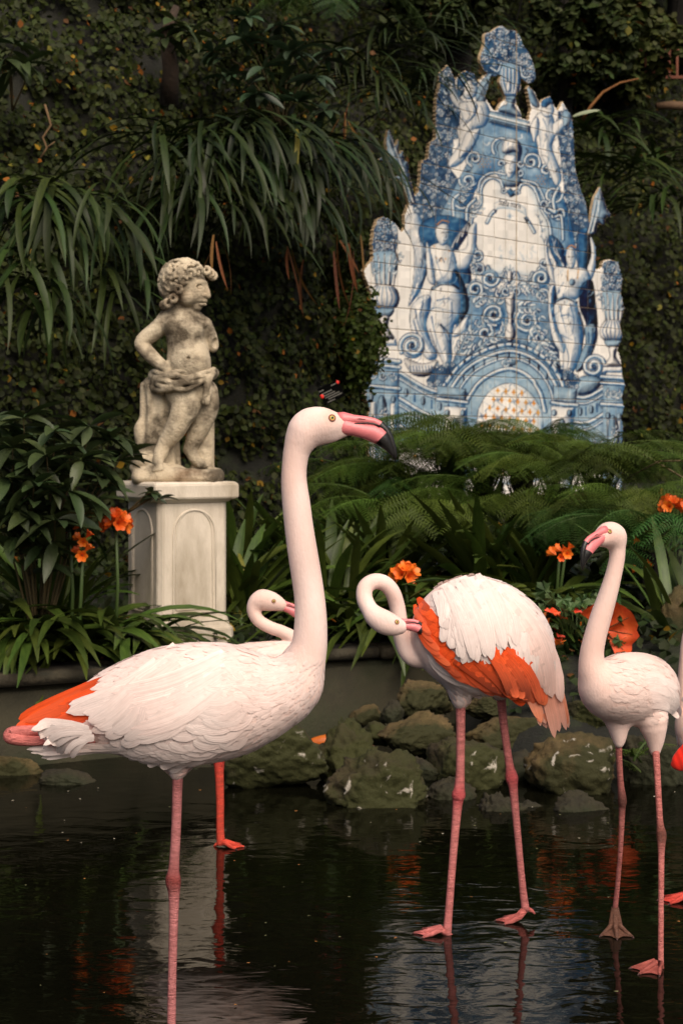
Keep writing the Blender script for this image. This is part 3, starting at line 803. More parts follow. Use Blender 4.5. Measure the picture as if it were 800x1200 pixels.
pform(FC([(470, 20), (500, -12), (540, -5), (552, 40), (540, 85), (510, 108), (485, 80)]), shade=4)
pstroke(FC([(490, -25), (520, -45), (555, -25), (562, 10)]), 2.6, MD); pstroke(FC([(480, -8), (510, -32), (545, -22)]), 1.0, YE)
for x, y in ((512, 38), (536, 36)): pstroke(FC([(x - 8, y), (x, y - 3), (x + 7, y)]), 1.0, VD)
pstroke(FC([(527, 40), (530, 62), (524, 64)]), .7, DK); pstroke(FC([(514, 80), (526, 82), (534, 77)]), 1.0, DK)
fold(FC([(470, 170), (500, 260), (520, 310)]), 1.4); fold(FC([(560, 160), (540, 250), (500, 300)]), 1.6); fold(FC([(450, 160), (480, 280)]), 1.4)
for q in ((475, 175), (500, 190), (525, 180), (500, 175), (545, 135), (462, 110)): pstroke(FC([q, (q[0] + 3, q[1] + 3)]), 1.6, YE, .85)
pstroke(FC([(490, 195), (505, 175), (520, 200)]), 1.2, DK)
pform(FC([(570, 240), (600, 260), (640, 340), (655, 450), (620, 520), (590, 560), (570, 480), (580, 380), (560, 300)]), MD, VD, 5, 1)
pform(FC([(460, 330), (520, 315), (590, 330), (620, 400), (610, 480), (570, 560), (560, 640), (560, 740), (520, 765), (490, 700), (440, 610), (420, 540), (440, 450), (440, 370)]), shade=7)
pform(FC([(345, 430), (400, 385), (445, 390), (440, 460), (420, 540), (440, 620), (480, 700), (470, 735), (420, 730), (370, 640), (335, 560), (330, 490)]), WHITE, MD, 7)
pform(FC([(560, 600), (600, 540), (650, 500), (640, 570), (590, 610)]), WHITE, MD, 3)
pstroke(FC([(450, 350), (500, 322), (560, 325), (600, 345)]), 2.8, DK); pstroke(FC([(455, 345), (500, 318), (560, 321)]), 1.0, LT)
for a in (((430, 480), (470, 450), (560, 470)), ((480, 410), (540, 400), (575, 415)), ((500, 545), (550, 575), (600, 540)), ((450, 500), (470, 600), (520, 740)), ((360, 460), (380, 560), (460, 710)), ((350, 520), (380, 620), (440, 720)), ((400, 420), (390, 520), (450, 660)), ((505, 545), (540, 640), (545, 740)), ((560, 420), (560, 520), (520, 560))): fold(FC(a), 1.9, MD, .85)
fold(FC([(500, 545), (545, 600), (552, 700)]), 3.2, DK, .8); fold(FC([(440, 570), (480, 690), (515, 750)]), 1.6, DK)
# --- right angel
pform(FE([(340, 60), (370, 55), (420, 110), (440, 200), (430, 260), (380, 200), (350, 130)]), MD, DK, 5, .9)
pform(FE([(500, 40), (560, 10), (575, 60), (570, 200), (540, 260), (500, 220)]), MD, VD, 5, .9)
for i in range(4): fold(FE([(430 - i * 8, 240 - i * 20), (400 - i * 10, 160 - i * 10), (350 + i * 10, 70)]), 1.6, WHITE if i % 2 else DK)
pform(FE([(330, 60), (340, 160), (370, 240), (375, 310), (350, 290), (325, 200), (318, 100)]), shade=3)
pform(FE([(570, 60), (600, 100), (605, 200), (580, 290), (550, 310), (555, 230), (575, 160)]), shade=3.5)
pform(FE([(370, 235), (440, 230), (540, 235), (570, 290), (520, 340), (500, 400), (400, 410), (380, 340)]), shade=6)
pform(FE([(435, 150), (450, 120), (480, 125), (492, 170), (480, 225), (460, 235), (442, 200)]), shade=3.5)
pstroke(FE([(430, 160), (445, 115), (475, 108), (498, 140), (500, 190)]), 2.4, MD); pstroke(FE([(440, 125), (465, 106), (490, 120)]), 1.0, YE)
for x in (452, 474): pstroke(FE([(x - 6, 170), (x + 5, 170)]), 1.0, VD)
pstroke(FE([(464, 172), (462, 192)]), .6, DK); pstroke(FE([(455, 207), (472, 206)]), .8, DK)
pstroke(FE([(447, 240), (446, 300)]), 1.4, YE, .8); pstroke(FE([(505, 240), (500, 290)]), 1.4, YE, .8); pform(ell_pts(FE([(470, 310)])[0], 3.5, 4), LT, DK, 2)
pform(FE([(520, 330), (580, 300), (600, 420), (610, 560), (570, 600), (540, 520), (510, 440)]), DK, VD, 5, 1)
pform(FE([(375, 430), (430, 400), (490, 410), (510, 480), (530, 590), (525, 680), (480, 800), (430, 810), (420, 700), (430, 640), (400, 590), (375, 510)]), shade=8)
pform(FE([(540, 560), (590, 540), (612, 590), (590, 680), (540, 780), (490, 800), (520, 700), (545, 640)]), LT, DK, 6, .9)
pform(FE([(345, 340), (375, 330), (365, 430), (390, 560), (430, 660), (420, 700), (370, 640), (345, 520), (340, 420)]), WHITE, MD, 5)
pstroke(FE([(380, 415), (430, 395), (495, 420)]), 3, DK); pstroke(FE([(385, 410), (430, 390), (490, 414)]), 1.0, LT)
for a in (((390, 590), (430, 610), (475, 630)), ((410, 495), (450, 490), (480, 510)), ((430, 650), (450, 720), (440, 800)), ((500, 500), (520, 600), (500, 720)), ((400, 440), (420, 520), (440, 590)), ((460, 430), (480, 520), (470, 600)), ((350, 430), (370, 540), (410, 640)), ((560, 590), (560, 680), (510, 770)), ((590, 600), (570, 690), (540, 760))): fold(FE(a), 1.9, MD, .85)
fold(FE([(510, 480), (535, 580), (520, 690)]), 3, DK, .85)
# extra drapery and shading strokes in the figures
for fr, poly, n_ in ((FC, [(340, 390), (620, 330), (600, 560), (550, 760), (400, 740), (335, 560)], 46), (FC, [(430, 110), (590, 130), (580, 310), (450, 310)], 18), (FE, [(350, 340), (500, 400), (600, 560), (520, 800), (420, 800), (360, 640)], 46), (FE, [(370, 235), (560, 240), (500, 390), (390, 390)], 14), (FA, [(600, 480), (760, 480), (690, 690), (560, 810)], 16), (FB, [(260, 560), (380, 560), (400, 900), (300, 760)], 14), (FC, [(340, 40), (420, 60), (420, 300), (340, 400)], 16)):
    Pp = fr(poly); lo_, hi_ = Pp.min(0), Pp.max(0)
    for i in range(n_):
        c_ = prng.uniform(lo_, hi_); a_ = prng.uniform(1.2, 2.1); L_ = prng.uniform(4, 11)
        pstroke([c_, c_ + L_ * .5 * np.array([math.cos(a_), math.sin(a_)]) + prng.normal(0, .8, 2), c_ + L_ * np.array([math.cos(a_ + .4), math.sin(a_ + .4)])], prng.uniform(.8, 2.2), (MD, LT, MD, DK)[i % 4], .6, taper=.8, n=4)
# scroll seats
for fr, q, r, cw, a0 in ((FC, (345, 660), 15, 1, 2.6), (FE, (590, 775), 14, -1, 0.5)):
    pform(ell_pts(fr([q])[0], r * .95, r), WHITE, MD, 5); pspiral(fr([q])[0], r, 1.9, a0, 4.6, cw)
pform(FC([(300, 730), (400, 760), (480, 740), (480, 790), (420, 830), (340, 815)]), WHITE, DK, 5, .9)
for i in range(8): pstroke(FC([(330 + i * 17, 772), (335 + i * 17, 800)]), 1.2, MD)
pform(FE([(520, 830), (600, 830), (640, 860), (580, 920), (500, 930), (480, 880)]), LT, DK, 5, .9)
garland(FC([(480, 770), (560, 750), (640, 780), (640, 830), (560, 900), (430, 890), (420, 850)]), 12, 2, 3.2)
garland(FE([(380, 780), (470, 800), (520, 850), (480, 930), (390, 940)]), 12, 2, 3.2)
# --- great arch and entablature
def arch(r, w_, **k):
    pts = [(x, 508 - (508 - t) * 1.0) for x, t in r]; prib(FP(r), w_, **k)
A0 = [(530, 465), (548, 440), (568, 426), (592, 418), (612, 421), (630, 432), (645, 452), (652, 478)]
def off(a, d): return [(595 + (x - 595) * (1 + d / 62), 500 + (y - 500) * (1 + d / 84)) for x, y in a]
W = _win(np.array(off(A0, 10) + [(660, 520), (520, 520)]), 0)
band = FP([(500, 470)] + off(A0, 12) + [(670, 500), (660, 560), (520, 560), (505, 500)])
pform(band, LT, MD, 6, .6, smooth=False)
for d_, w_, b_ in ((14, 5, LT), (6, 4.5, None), (-2, 3, None), (-15, 5, LT)): prib(FP(off(A0, d_)), w_)
Q = np.array(cr([np.array(p) for p in off(A0, 15)], 6))
for i in range(0, len(Q), 2): pstroke([Q[i], Q[i] + (prng.uniform(-1, 1), 2)], 2.6, MD if i % 4 else DK)
Q = np.array(cr([np.array(p) for p in off(A0, 1.5)], 5))
for i in range(1, len(Q), 3): pstroke([Q[i] - (0, 3), Q[i] + (0, 3)], 2.6, DK, taper=.3)
pform(ell_pts((597, 424), 9, 5), LT, DK, 3); acanthus([(590, 428), (597, 420), (604, 428)], 4, 4)
# lattice with yellow fleurs
lat = FP([(559, 560), (559, 490), (563, 474), (572, 460), (584, 452), (597, 449), (611, 453), (624, 464), (633, 480), (636, 500), (637, 560)])
pform(lat, WHITE, LT, 5, .6, .8, DK)
W = _win(lat, 0); sl, gx, gy = W
ins, dd, sx = _pfield(lat, sl, gx, gy)
wx, wy = (gx - 597) / 9.4, (gy - 470 - (gx - 597) * .10) / 10.6
net = np.abs(np.sin(math.pi * wx + .6 * np.sin(math.pi * wy * 2)) - np.cos(math.pi * wy) * 0.9)
_comp(sl, (np.clip(1 - net / 0.32, 0, 1) * ins * (dd > 1)) * .85, MD)
for i in range(-9, 10):
    for j in range(-4, 9):
        x = 597 + i * 9.4 + (j % 2) * 4.7; y = 470 + j * 10.6 + (x - 597) * .1
        ii, jj = int((y - Y0) * SS) - sl[0].start, int((x - X0) * SS) - sl[1].start
        if 0 <= ii < ins.shape[0] and 0 <= jj < ins.shape[1] and ins[ii, jj] and dd[ii, jj] > 2.5:
            pstroke([(x, y - 2.6), (x, y + 2.8)], 1.9, YE, taper=.3, n=2); pstroke([(x - 1.6, y), (x + 1.6, y)], 1.8, YE, n=2)
# left pier, right pier, sagging cornices, pilasters
def pier(x0, x1, y, sl_, ybot=640):
    f = lambda pts: FP([(px, py + (px - x0) * sl_) for px, py in pts])
    pform(f([(x0, y), (x1, y), (x1, ybot), (x0, ybot)]), LT, MD, 5, .7, smooth=False)
    for yy, w_ in ((y + 2, 5), (y + 9, 4), (y + 34, 4.5)): prib(f([(x0 - 2, yy), ((x0 + x1) / 2, yy), (x1 + 1, yy)]), w_)
    pspiral(f([((x0 + x1) / 2, y + 22)])[0], 4, 1.3, 0, 2)
    acanthus(f([(x0 + 5, y + 24), (x0 + 9, y + 18), (x0 + 13, y + 24)]), 4, 4); acanthus(f([(x1 - 5, y + 24), (x1 - 9, y + 18), (x1 - 13, y + 24)]), 4, 4)
    for xx in (x0 + 6, x1 - 6): pform(ell_pts(f([(xx, y + 47)])[0], 2.8, 4), LT, DK, 2, 1)
    pform(f([(x0 + 5, y + 52), (x0 + 11, y + 52), (x0 + 13, ybot), (x0 + 7, ybot)]), WHITE, MD, 2, .6, .5, smooth=False); pform(f([(x1 - 10, y + 52), (x1 - 4, y + 52), (x1 - 4, ybot), (x1 - 9, ybot)]), WHITE, MD, 2, .6, .5, smooth=False)
    pform(f([((x0 + x1) / 2 - 6, y + 54), ((x0 + x1) / 2 + 5, y + 54), ((x0 + x1) / 2 + 7, ybot - 80), ((x0 + x1) / 2 - 5, ybot - 80)]), LT, DK, 4, .9)
    for i in range(4): acanthus(f([((x0 + x1) / 2, y + 68 + i * 16), ((x0 + x1) / 2 + 2, y + 62 + i * 16), ((x0 + x1) / 2 - 1, y + 56 + i * 16)]), 4, 4)
for (a, b) in (((466, 436), (545, 462)), ((660, 462), (712, 452))):
    mid = ((a[0] + b[0]) / 2, max(a[1], b[1]) + (4 if a[0] < 600 else 8))
    mid = ((a[0] + b[0]) / 2, (a[1] + b[1]) / 2 + 9)
    pform(FP([a, mid, b, (b[0], b[1] + 80), (a[0], a[1] + 80)]), LT, MD, 6, .6, smooth=False)
    for dy, w_ in ((0, 4.5), (7, 2.5), (30, 4.5), (38, 2.5), (62, 4)): prib(FP([(a[0], a[1] + dy), (mid[0], mid[1] + dy), (b[0], b[1] + dy)]), w_)
    for i in range(1, 8):
        t = i / 8; x = a[0] + (b[0] - a[0]) * t; y = (1 - t) ** 2 * a[1] + 2 * t * (1 - t) * (mid[1] + 4) + t * t * b[1] + 18
        pform(ell_pts((x, y), 2.6, 5), LT, DK, 2, 1) if i % 2 else pstroke([(x, y - 4), (x, y + 5)], 2.4, MD)
    for i in range(3):
        rosette((a[0] + (b[0] - a[0]) * (i + 1) / 4, (a[1] + b[1]) / 2 + 88 - 26), 3.2); pstroke([(a[0] + (b[0] - a[0]) * (i + 1) / 4, (a[1] + b[1]) / 2 + 86)] * 2, 4, YE)
pform(FP([(512, 452), (546, 456), (546, 470), (512, 466)]), LT, DK, 3, .8, smooth=False); prib(FP([(512, 468), (530, 470), (547, 472)]), 4)
pform(FP([(648, 452), (676, 456), (674, 474), (648, 470)]), LT, DK, 3, .8, smooth=False); prib(FP([(646, 472), (660, 474), (676, 475)]), 4)
for x0 in (520, 645):
    pform(FP([(x0, 476), (x0 + 27, 478), (x0 + 24, 600), (x0 + 3, 600)]), WHITE, MD, 5, .9, smooth=False); pform(ell_pts((x0 + 13, 512), 6, 22), LT, DK, 4); acanthus([(x0 + 13, 530), (x0 + 14, 512), (x0 + 12, 496)], 5, 6)
    for xx in (x0 + 4, x0 + 22): pform(ell_pts((xx, 484), 3, 4), LT, DK, 2, 1)
pier(429, 467, 418, .10); pier(706, 731, 440, .06)
# side urns
urn(FC, 190, -45, 1.0)
urn(FR, 388, 85, 0.92)
# plumes and edge shading
for pl, spine in ((PLUME_L, [(483, 236), (472, 200), (459, 165), (455, 154)]), (PLUME_R, [(693, 270), (699, 245), (703, 222)])):
    pform(FP(pl), LT, DK, 4, .9)
    for i in range(4): fold(FP([(p[0] + i * 2.4 - 4, p[1] + abs(i - 1.5) * 2) for p in spine]), 1.6, DK if i % 2 else WHITE, .8)
# brushwork: uneven depth of the blue, then fired-glaze unevenness
def nfield(cell):
    a = prng.normal(0, 1, (CH // cell + 2, CW // cell + 2)); yy = np.arange(CH) / cell; xx = np.arange(CW) / cell
    y_ = yy.astype(int); x_ = xx.astype(int); fy = (yy - y_)[:, None]; fx = (xx - x_)[None, :]
    return (a[y_][:, x_] * (1 - fy) * (1 - fx) + a[y_ + 1][:, x_] * fy * (1 - fx) + a[y_][:, x_ + 1] * (1 - fy) * fx + a[y_ + 1][:, x_ + 1] * fy * fx)
gain = np.clip(1.3 + .22 * nfield(9) + .22 * nfield(30), .6, 1.8).astype(np.float32)
CAN = (WHITE * (np.clip(CAN, .004, 1) / WHITE) ** gain[..., None]).astype(np.float32)
wash = np.clip(nfield(22) * .5 + nfield(60) * .4 - .25, 0, 1).astype(np.float32)[..., None] * .18
CAN = CAN * (1 - wash) + CAN * (LT / WHITE).astype(np.float32) * wash
CAN *= (1 + 0.05 * prng.normal(0, 1, (CH // 24 + 1, CW // 18 + 1, 1)).repeat(24, 0).repeat(18, 1)[:CH, :CW]).astype(np.float32)
CAN = np.clip(CAN, 0.005, 0.9)

# --- mask raster
MASK = np.zeros((CH, CW), bool)
gx = ((np.arange(CW) + .5) / SS + X0)[None, :]; gy = ((np.arange(CH) + .5) / SS + Y0)[:, None]
for P in (BODY, URNP, PLUME_L, PLUME_R):
    P = np.array(cr([np.array(p, float) for p in P], 3, True)) if P is not BODY else np.array(P, float)
    ins = np.zeros((CH, CW), bool)
    for i in range(len(P)):
        a, b = P[i], P[(i + 1) % len(P)]
        if abs(b[1] - a[1]) > 1e-9:
            ins ^= ((a[1] > gy) != (b[1] > gy)) & (gx < a[0] + (b[0] - a[0]) * (gy - a[1]) / (b[1] - a[1]))
    MASK |= ins

M['tile'] = pmat('glazed_tile', (1, 1, 1), None, attr=True, rough=0.4, spec=0.2)
M['mortar'] = pmat('ochre_mortar', (0.30, 0.21, 0.11), (0.42, 0.32, 0.20), 14, 0.95, 0.6, 60)
M['ink'] = pmat('dark_blue_lettering', lin(40, 48, 70), None, rough=0.3)
proot_z = 0.45
panel = empty('tile_panel', (PO[0], PO[1], proot_z), 'tall blue and white painted tile panel with cut-out baroque outline behind the ferns', 'tile panel')
def pw(s, z, t):
    """panel coordinates -> local point, t = distance in front of the tile face"""
    return (PU[0] * s + PN[0] * t, PU[1] * s + PN[1] * t, z - proot_z)
def slab(pts, t0, t1, name):
    S_, Z_ = px_panel(np.array([p[0] for p in pts]), np.array([p[1] for p in pts]))
    n = len(pts)
    bm = bmesh.new()
    a = [bm.verts.new(pw(S_[i], Z_[i], t1)) for i in range(n)]
    f = bm.faces.new(a)
    r = bmesh.ops.extrude_face_region(bm, geom=[f])
    for v in [g_ for g_ in r['geom'] if isinstance(g_, bmesh.types.BMVert)]:
        v.co -= Vector((PN[0], PN[1], 0)) * (t1 - t0)
    bmesh.ops.triangulate(bm, faces=[f_ for f_ in bm.faces if len(f_.verts) > 4])
    bmesh.ops.recalc_face_normals(bm, faces=bm.faces)
    me = bpy.data.meshes.new(name); bm.to_mesh(me); bm.free()
    return obj(name, me, M['mortar'], panel)
cxy = np.array(BODY, float).mean(0)
slab(BODY, -0.026, -0.0020, 'backing_slab'); slab([tuple(p) for p in cr([np.array(p, float) for p in URNP], 3, True)], -0.024, -0.0024, 'backing_slab')
slab(PLUME_L, -0.022, -0.0028, 'backing_slab'); slab(PLUME_R, -0.022, -0.0028, 'backing_slab')
TS, NXV, NYV = 0.14, 15, 22
s_lo, _ = px_panel(X0, 300); s_hi, _ = px_panel(X1, 300)
i0 = int((s_lo - 0.02) / TS) - 1; i1 = int((s_hi - .02) / TS) + 1
tiles = []
for i in range(i0, i1 + 1):
    for j in range(-13, 15):
        sa = 0.02 + i * TS; za = 2.651 + j * TS
        ga = 0.005 if i == 0 else 0.0012; gb = 0.005 if i == -1 else 0.0012
        s_ = np.linspace(sa + ga, sa + TS - gb, NXV); z_ = np.linspace(za + .0016, za + TS - .0016, NYV)
        if z_[0] < 0.78: continue
        SG, ZG = np.meshgrid(s_, z_)
        px_, py_ = panel_px(SG, ZG)
        ci = np.clip(((px_ - X0) * SS).astype(int), 0, CW - 1); ri = np.clip(((py_ - Y0) * SS).astype(int), 0, CH - 1)
        out = (px_ < X0) | (px_ > X1) | (py_ < Y0) | (py_ > Y1)
        mk = MASK[ri, ci] & ~out
        cell = (mk[:-1, :-1].astype(int) + mk[1:, :-1] + mk[:-1, 1:] + mk[1:, 1:]) >= 3
        if cell.sum() < 6: continue
        tilt = prng.normal(0, 0.0004, 2)
        TT = tilt[0] * np.linspace(-1, 1, NXV)[None, :] + tilt[1] * np.linspace(-1, 1, NYV)[:, None]
        Vg = np.stack([PU[0] * SG + PN[0] * TT, PU[1] * SG + PN[1] * TT, ZG - proot_z], -1).reshape(-1, 3)
        # average colours over a small window
        ctile = CAN[ri, ci] * .5 + .25 * CAN[np.clip(ri + 1, 0, CH - 1), ci] + .25 * CAN[ri, np.clip(ci + 1, 0, CW - 1)]
        ctile = ctile.reshape(-1, 3) * (1 + prng.normal(0, .03))
        jj, ii = np.nonzero(cell)
        b = jj * NXV + ii
        Fq = np.stack([b, b + 1, b + NXV + 1, b + NXV], 1)
        # rim: extrude open edges backwards
        E_ = np.concatenate([Fq[:, [0, 1]], Fq[:, [1, 2]], Fq[:, [2, 3]], Fq[:, [3, 0]]])
        key = np.sort(E_, 1); key = key[:, 0] * 100000 + key[:, 1]
        uq, inv_, cn = np.unique(key, return_inverse=True, return_counts=True)
        Eo = E_[cn[inv_] == 1]
        nV = len(Vg)
        Vg = np.concatenate([Vg, Vg - np.array([PN[0], PN[1], 0]) * 0.0018]); ctile = np.concatenate([ctile, ctile * 0 + np.array([.42, .33, .22])])
        Fr_ = np.stack([Eo[:, 1], Eo[:, 0], Eo[:, 0] + nV, Eo[:, 1] + nV], 1)
        Fq = np.concatenate([Fq, Fr_])
        uq, inv_ = np.unique(Fq, return_inverse=True)
        tiles.append((cell.sum(), Vg[uq], inv_.reshape(-1, 4), ctile[uq]))
tiles.sort(key=lambda t: -t[0])
for t in tiles[:300]:
    obj('tile', mesh_np('tile', t[1], t[2], t[3], smooth=False), M['tile'], panel)
rest = tiles[300:]
if rest:
    offs = np.cumsum([0] + [len(t[1]) for t in rest[:-1]])
    o = obj('cut_tile', mesh_np('cut_tile', np.concatenate([t[1] for t in rest]), np.concatenate([t[2] + o_ for t, o_ in zip(rest, offs)]), np.concatenate([t[3] for t in rest]), smooth=False), M['tile'], panel)
    tag(o, kind='stuff')
print('TILES', len(tiles))
# lettering on the banner
fc = bpy.data.curves.new('lettering', 'FONT'); fc.body = 'Stella maris'; fc.size = 0.062; fc.align_x = 'CENTER'; fc.shear = 0.2
fo = bpy.data.objects.new('tmp_text', fc); COL.objects.link(fo)
dg = bpy.context.evaluated_depsgraph_get()
lm = bpy.data.meshes.new_from_object(fo.evaluated_get(dg)); bpy.data.objects.remove(fo)
ls, lz = px_panel(596.5, 242)
for v in lm.vertices:
    p = pw(ls + v.co.x, lz + v.co.y - 0.1 * v.co.x * 0, 0.0022); v.co = p
lm.materials.clear(); obj('lettering', lm, M['ink'], panel)
# posts that hold the slab up from the ground
for sx_ in (-1.3, 0.1, 1.25):
    b = MB(); b.box(pw(sx_, 0.55, -0.11), (0.06, 0.06, 0.5), math.atan2(PU[1], PU[0])); obj('support_post', b.mesh('support_post', False), M['mortar'], panel)
# ------------------------------------------------------------------ pedestal and cherub statue
M['marble'] = pmat('weathered_white_stone', (0.56, 0.49, 0.40), (0.66, 0.59, 0.49), 6, 0.75, 0.3, 90, c3=(0.20, 0.155, 0.09), c3scale=3.5, c3amt=(0.48, 0.74), stretch=(1, 1, .35))
def statue_mat():
    m = pmat('weathered_statue_stone', (0.44, 0.36, 0.25), (0.56, 0.48, 0.35), 9, 0.85, 0.7, 100, c3=(0.085, 0.065, 0.04), c3scale=8, c3amt=(0.44, 0.62))
    nt = m.node_tree; N = nt.nodes; L = nt.links; B = N['Principled BSDF']
    src = B.inputs['Base Color'].links[0].from_socket
    n = N.new('ShaderNodeTexNoise'); n.inputs['Scale'].default_value = 3.0; n.inputs['Detail'].default_value = 6
    tc = N.new('ShaderNodeTexCoord'); L.new(tc.outputs['Object'], n.inputs['Vector'])
    r = N.new('ShaderNodeMapRange'); r.inputs[1].default_value = 0.56; r.inputs[2].default_value = 0.72; L.new(n.outputs[0], r.inputs[0])
    x = N.new('ShaderNodeMix'); x.data_type = 'RGBA'; x.inputs[7].default_value = (0.28, 0.15, 0.07, 1)
    mm = N.new('ShaderNodeMath'); mm.operation = 'MULTIPLY'; mm.inputs[1].default_value = 0.5; L.new(r.outputs[0], mm.inputs[0])
    L.new(mm.outputs[0], x.inputs[0]); L.new(src, x.inputs[6]); L.new(x.outputs[2], B.inputs['Base Color'])
    return m
M['statue'] = statue_mat()
SD = 7.3; SK = FPX / SD                 # statue depth, pixels per metre
pc = at(207, 756, SD + 0.02)
ped = empty('pedestal', (pc.x, pc.y + 0.02, 0.34), 'white stone pedestal with arched panels under the cherub statue', 'pedestal')
PR = math.radians(-32)                  # the wide face turns a little to the right
def pz(y): return CAMZ + (HZ - y) / FPX * SD - 0.34
def oct_ring(h, ch, z):
    a = [(h, -h + ch), (h, h - ch), (h - ch, h), (-h + ch, h), (-h, h - ch), (-h, -h + ch), (-h + ch, -h), (h - ch, -h)]
    R = Matrix.Rotation(-PR, 3, 'Z')
    return [R @ Vector((p[0], p[1], z)) for p in a]
def loft(rings, name, mat, parent, bevel=True):
    n = len(rings[0]); V = [v for r in rings for v in r]; F = []
    for i in range(len(rings) - 1):
        for k in range(n): F.append((i * n + k, i * n + (k + 1) % n, (i + 1) * n + (k + 1) % n, (i + 1) * n + k))
    F.append(tuple(range(n - 1, -1, -1))); F.append(tuple((len(rings) - 1) * n + k for k in range(n)))
    bm = bmesh.new(); vs = [bm.verts.new(v) for v in V]
    for f in F: bm.faces.new([vs[i] for i in f])
    bmesh.ops.recalc_face_normals(bm, faces=bm.faces)
    bmesh.ops.bevel(bm, geom=[e for e in bm.edges if e.calc_face_angle(0) > .3], offset=0.0035, segments=2, affect='EDGES')
    for v in bm.verts: v.co += mnoise.noise_vector(v.co * 14) * 0.0016
    me = bpy.data.meshes.new(name); bm.to_mesh(me); bm.free()
    return obj(name, me, mat, parent)
H0, CHM = 0.163, 0.020
zt = pz(588)
loft([oct_ring(0.186, .022, -0.06), oct_ring(0.186, .022, pz(735)), oct_ring(0.176, .022, pz(732)), oct_ring(H0 + .004, CHM, pz(722)), oct_ring(H0 + .002, CHM, pz(721))], 'base', M['marble'], ped)
loft([oct_ring(H0, CHM, pz(724)), oct_ring(H0, CHM, zt)], 'shaft', M['marble'], ped)
loft([oct_ring(H0 + .004, CHM, zt - .001), oct_ring(H0 + .012, CHM, zt + .008), oct_ring(0.186, .014, zt + .014), oct_ring(0.198, .008, zt + .020), oct_ring(0.199, .008, pz(567)), oct_ring(0.186, .010, pz(564))], 'cap', M['marble'], ped)
# arched panel mouldings on the four faces
def arch_panel(face):
    hw = 0.098; z0 = pz(715); z1 = zt - 0.03 - hw
    pts = [(-hw, z0), (-hw, z1)] + [(-hw * math.cos(a), z1 + hw * math.sin(a)) for a in np.linspace(0, math.pi, 13)[1:-1]] + [(hw, z1), (hw, z0)]
    R = Matrix.Rotation(-PR + face * math.pi / 2, 3, 'Z')
    mb = MB()
    for k_, (rw, off_) in enumerate(((0.0055, 0.0), (0.0035, 0.014))):
        P = [R @ Vector((x * (1 - off_ / hw), -H0 - 0.0005, z + (0 if z > z0 + .01 else off_) - (off_ * .0))) for x, z in pts]
        P.append(P[0]); mb.tube(P, rw, 6, cap=False)
    obj('arched_moulding', mb.mesh('arched_moulding'), M['marble'], ped)
for f_ in range(4): arch_panel(f_)

# statue: photo pixels relative to its plinth
sb = at(208, 564, SD)
stat = empty('cherub_statue', (sb.x, sb.y + .02, sb.z), 'weathered stone cherub statue with curly hair standing on the white pedestal', 'statue')
def S3(x, y, dy=0.0):     # dy in pixels, positive = away from the camera
    return ((x - 208) / SK, dy / SK, (564 - y) / SK)
def sr(r): return r / SK
sdf = SDF((-0.25, -0.21, -0.03), (0.24, 0.21, 0.97), 0.0034)
def ch(pts, k=4, n=4): sdf.chain([(*S3(p[0], p[1], p[2]), sr(p[3])) for p in pts], sr(k), n=n)
def el(c, r, rot=None, k=4, sub=False): sdf.ell(S3(*c), [sr(a) for a in r], rot, sr(k), sub)
# torso
ch([(214, 379, 2, 21), (216, 392, 0, 22), (219, 408, -1, 23), (221, 424, -3, 26), (219, 440, 0, 27), (217, 455, 2, 26)], 6)
ch([(196, 374, 3, 12), (214, 371, 2, 15), (236, 381, 4, 11)], 8)
el((205, 384, -14), (13, 8, 9), k=8); el((226, 387, -14), (12, 8, 9), k=8)
el((224, 425, -19), (17, 10, 15), k=8)
el((223, 421, -28.5), (2, 2, 2), k=2, sub=True)
# neck, head
ch([(211, 368, 2, 11), (214, 356, 0, 10), (217, 348, 0, 11)], 5)
el((217, 334, 0), (23, 22, 25), k=5)
el((229, 341, -5), (14, 15, 19), k=7)       # face mass, turned to the right
el((220, 350, -14), (9, 8, 9), k=6)         # near cheek
el((236, 350, -3), (7, 8, 7), k=5)          # far cheek
el((231, 360, -7), (6, 6, 5), k=4)          # chin
ch([(241, 334, -8, 2.6), (243.5, 342, -9, 3.0), (244, 347, -9.5, 3.6)], 2.5)   # nose
el((240, 346.5, -13, ), (2.6, 2.4, 2.2), k=1.5)
ch([(232, 332.5, -17, 2.2), (237, 331, -15, 2.4), (241, 331.5, -10, 2.2)], 3)  # brow
el((235, 337.5, -17.5), (4.2, 3.5, 3.0), k=1.5, sub=True)
el((234.6, 338.2, -14.8), (3.6, 3.2, 2.8), k=.8)
el((243, 337, -4), (3, 3, 2.6), k=1.5, sub=True)
ch([(235, 353.5, -14, 1.8), (239, 353, -11.5, 2.0), (242, 353, -8, 1.7)], 1.5); ch([(235.5, 357, -12.5, 2.0), (239, 357, -10.5, 2.2), (241, 357, -8, 1.8)], 1.2)
sdf.cone(S3(233.5, 355.2, -15.5), S3(242, 355.2, -8.5), sr(.9), sr(.9), sr(.6), sub=True)
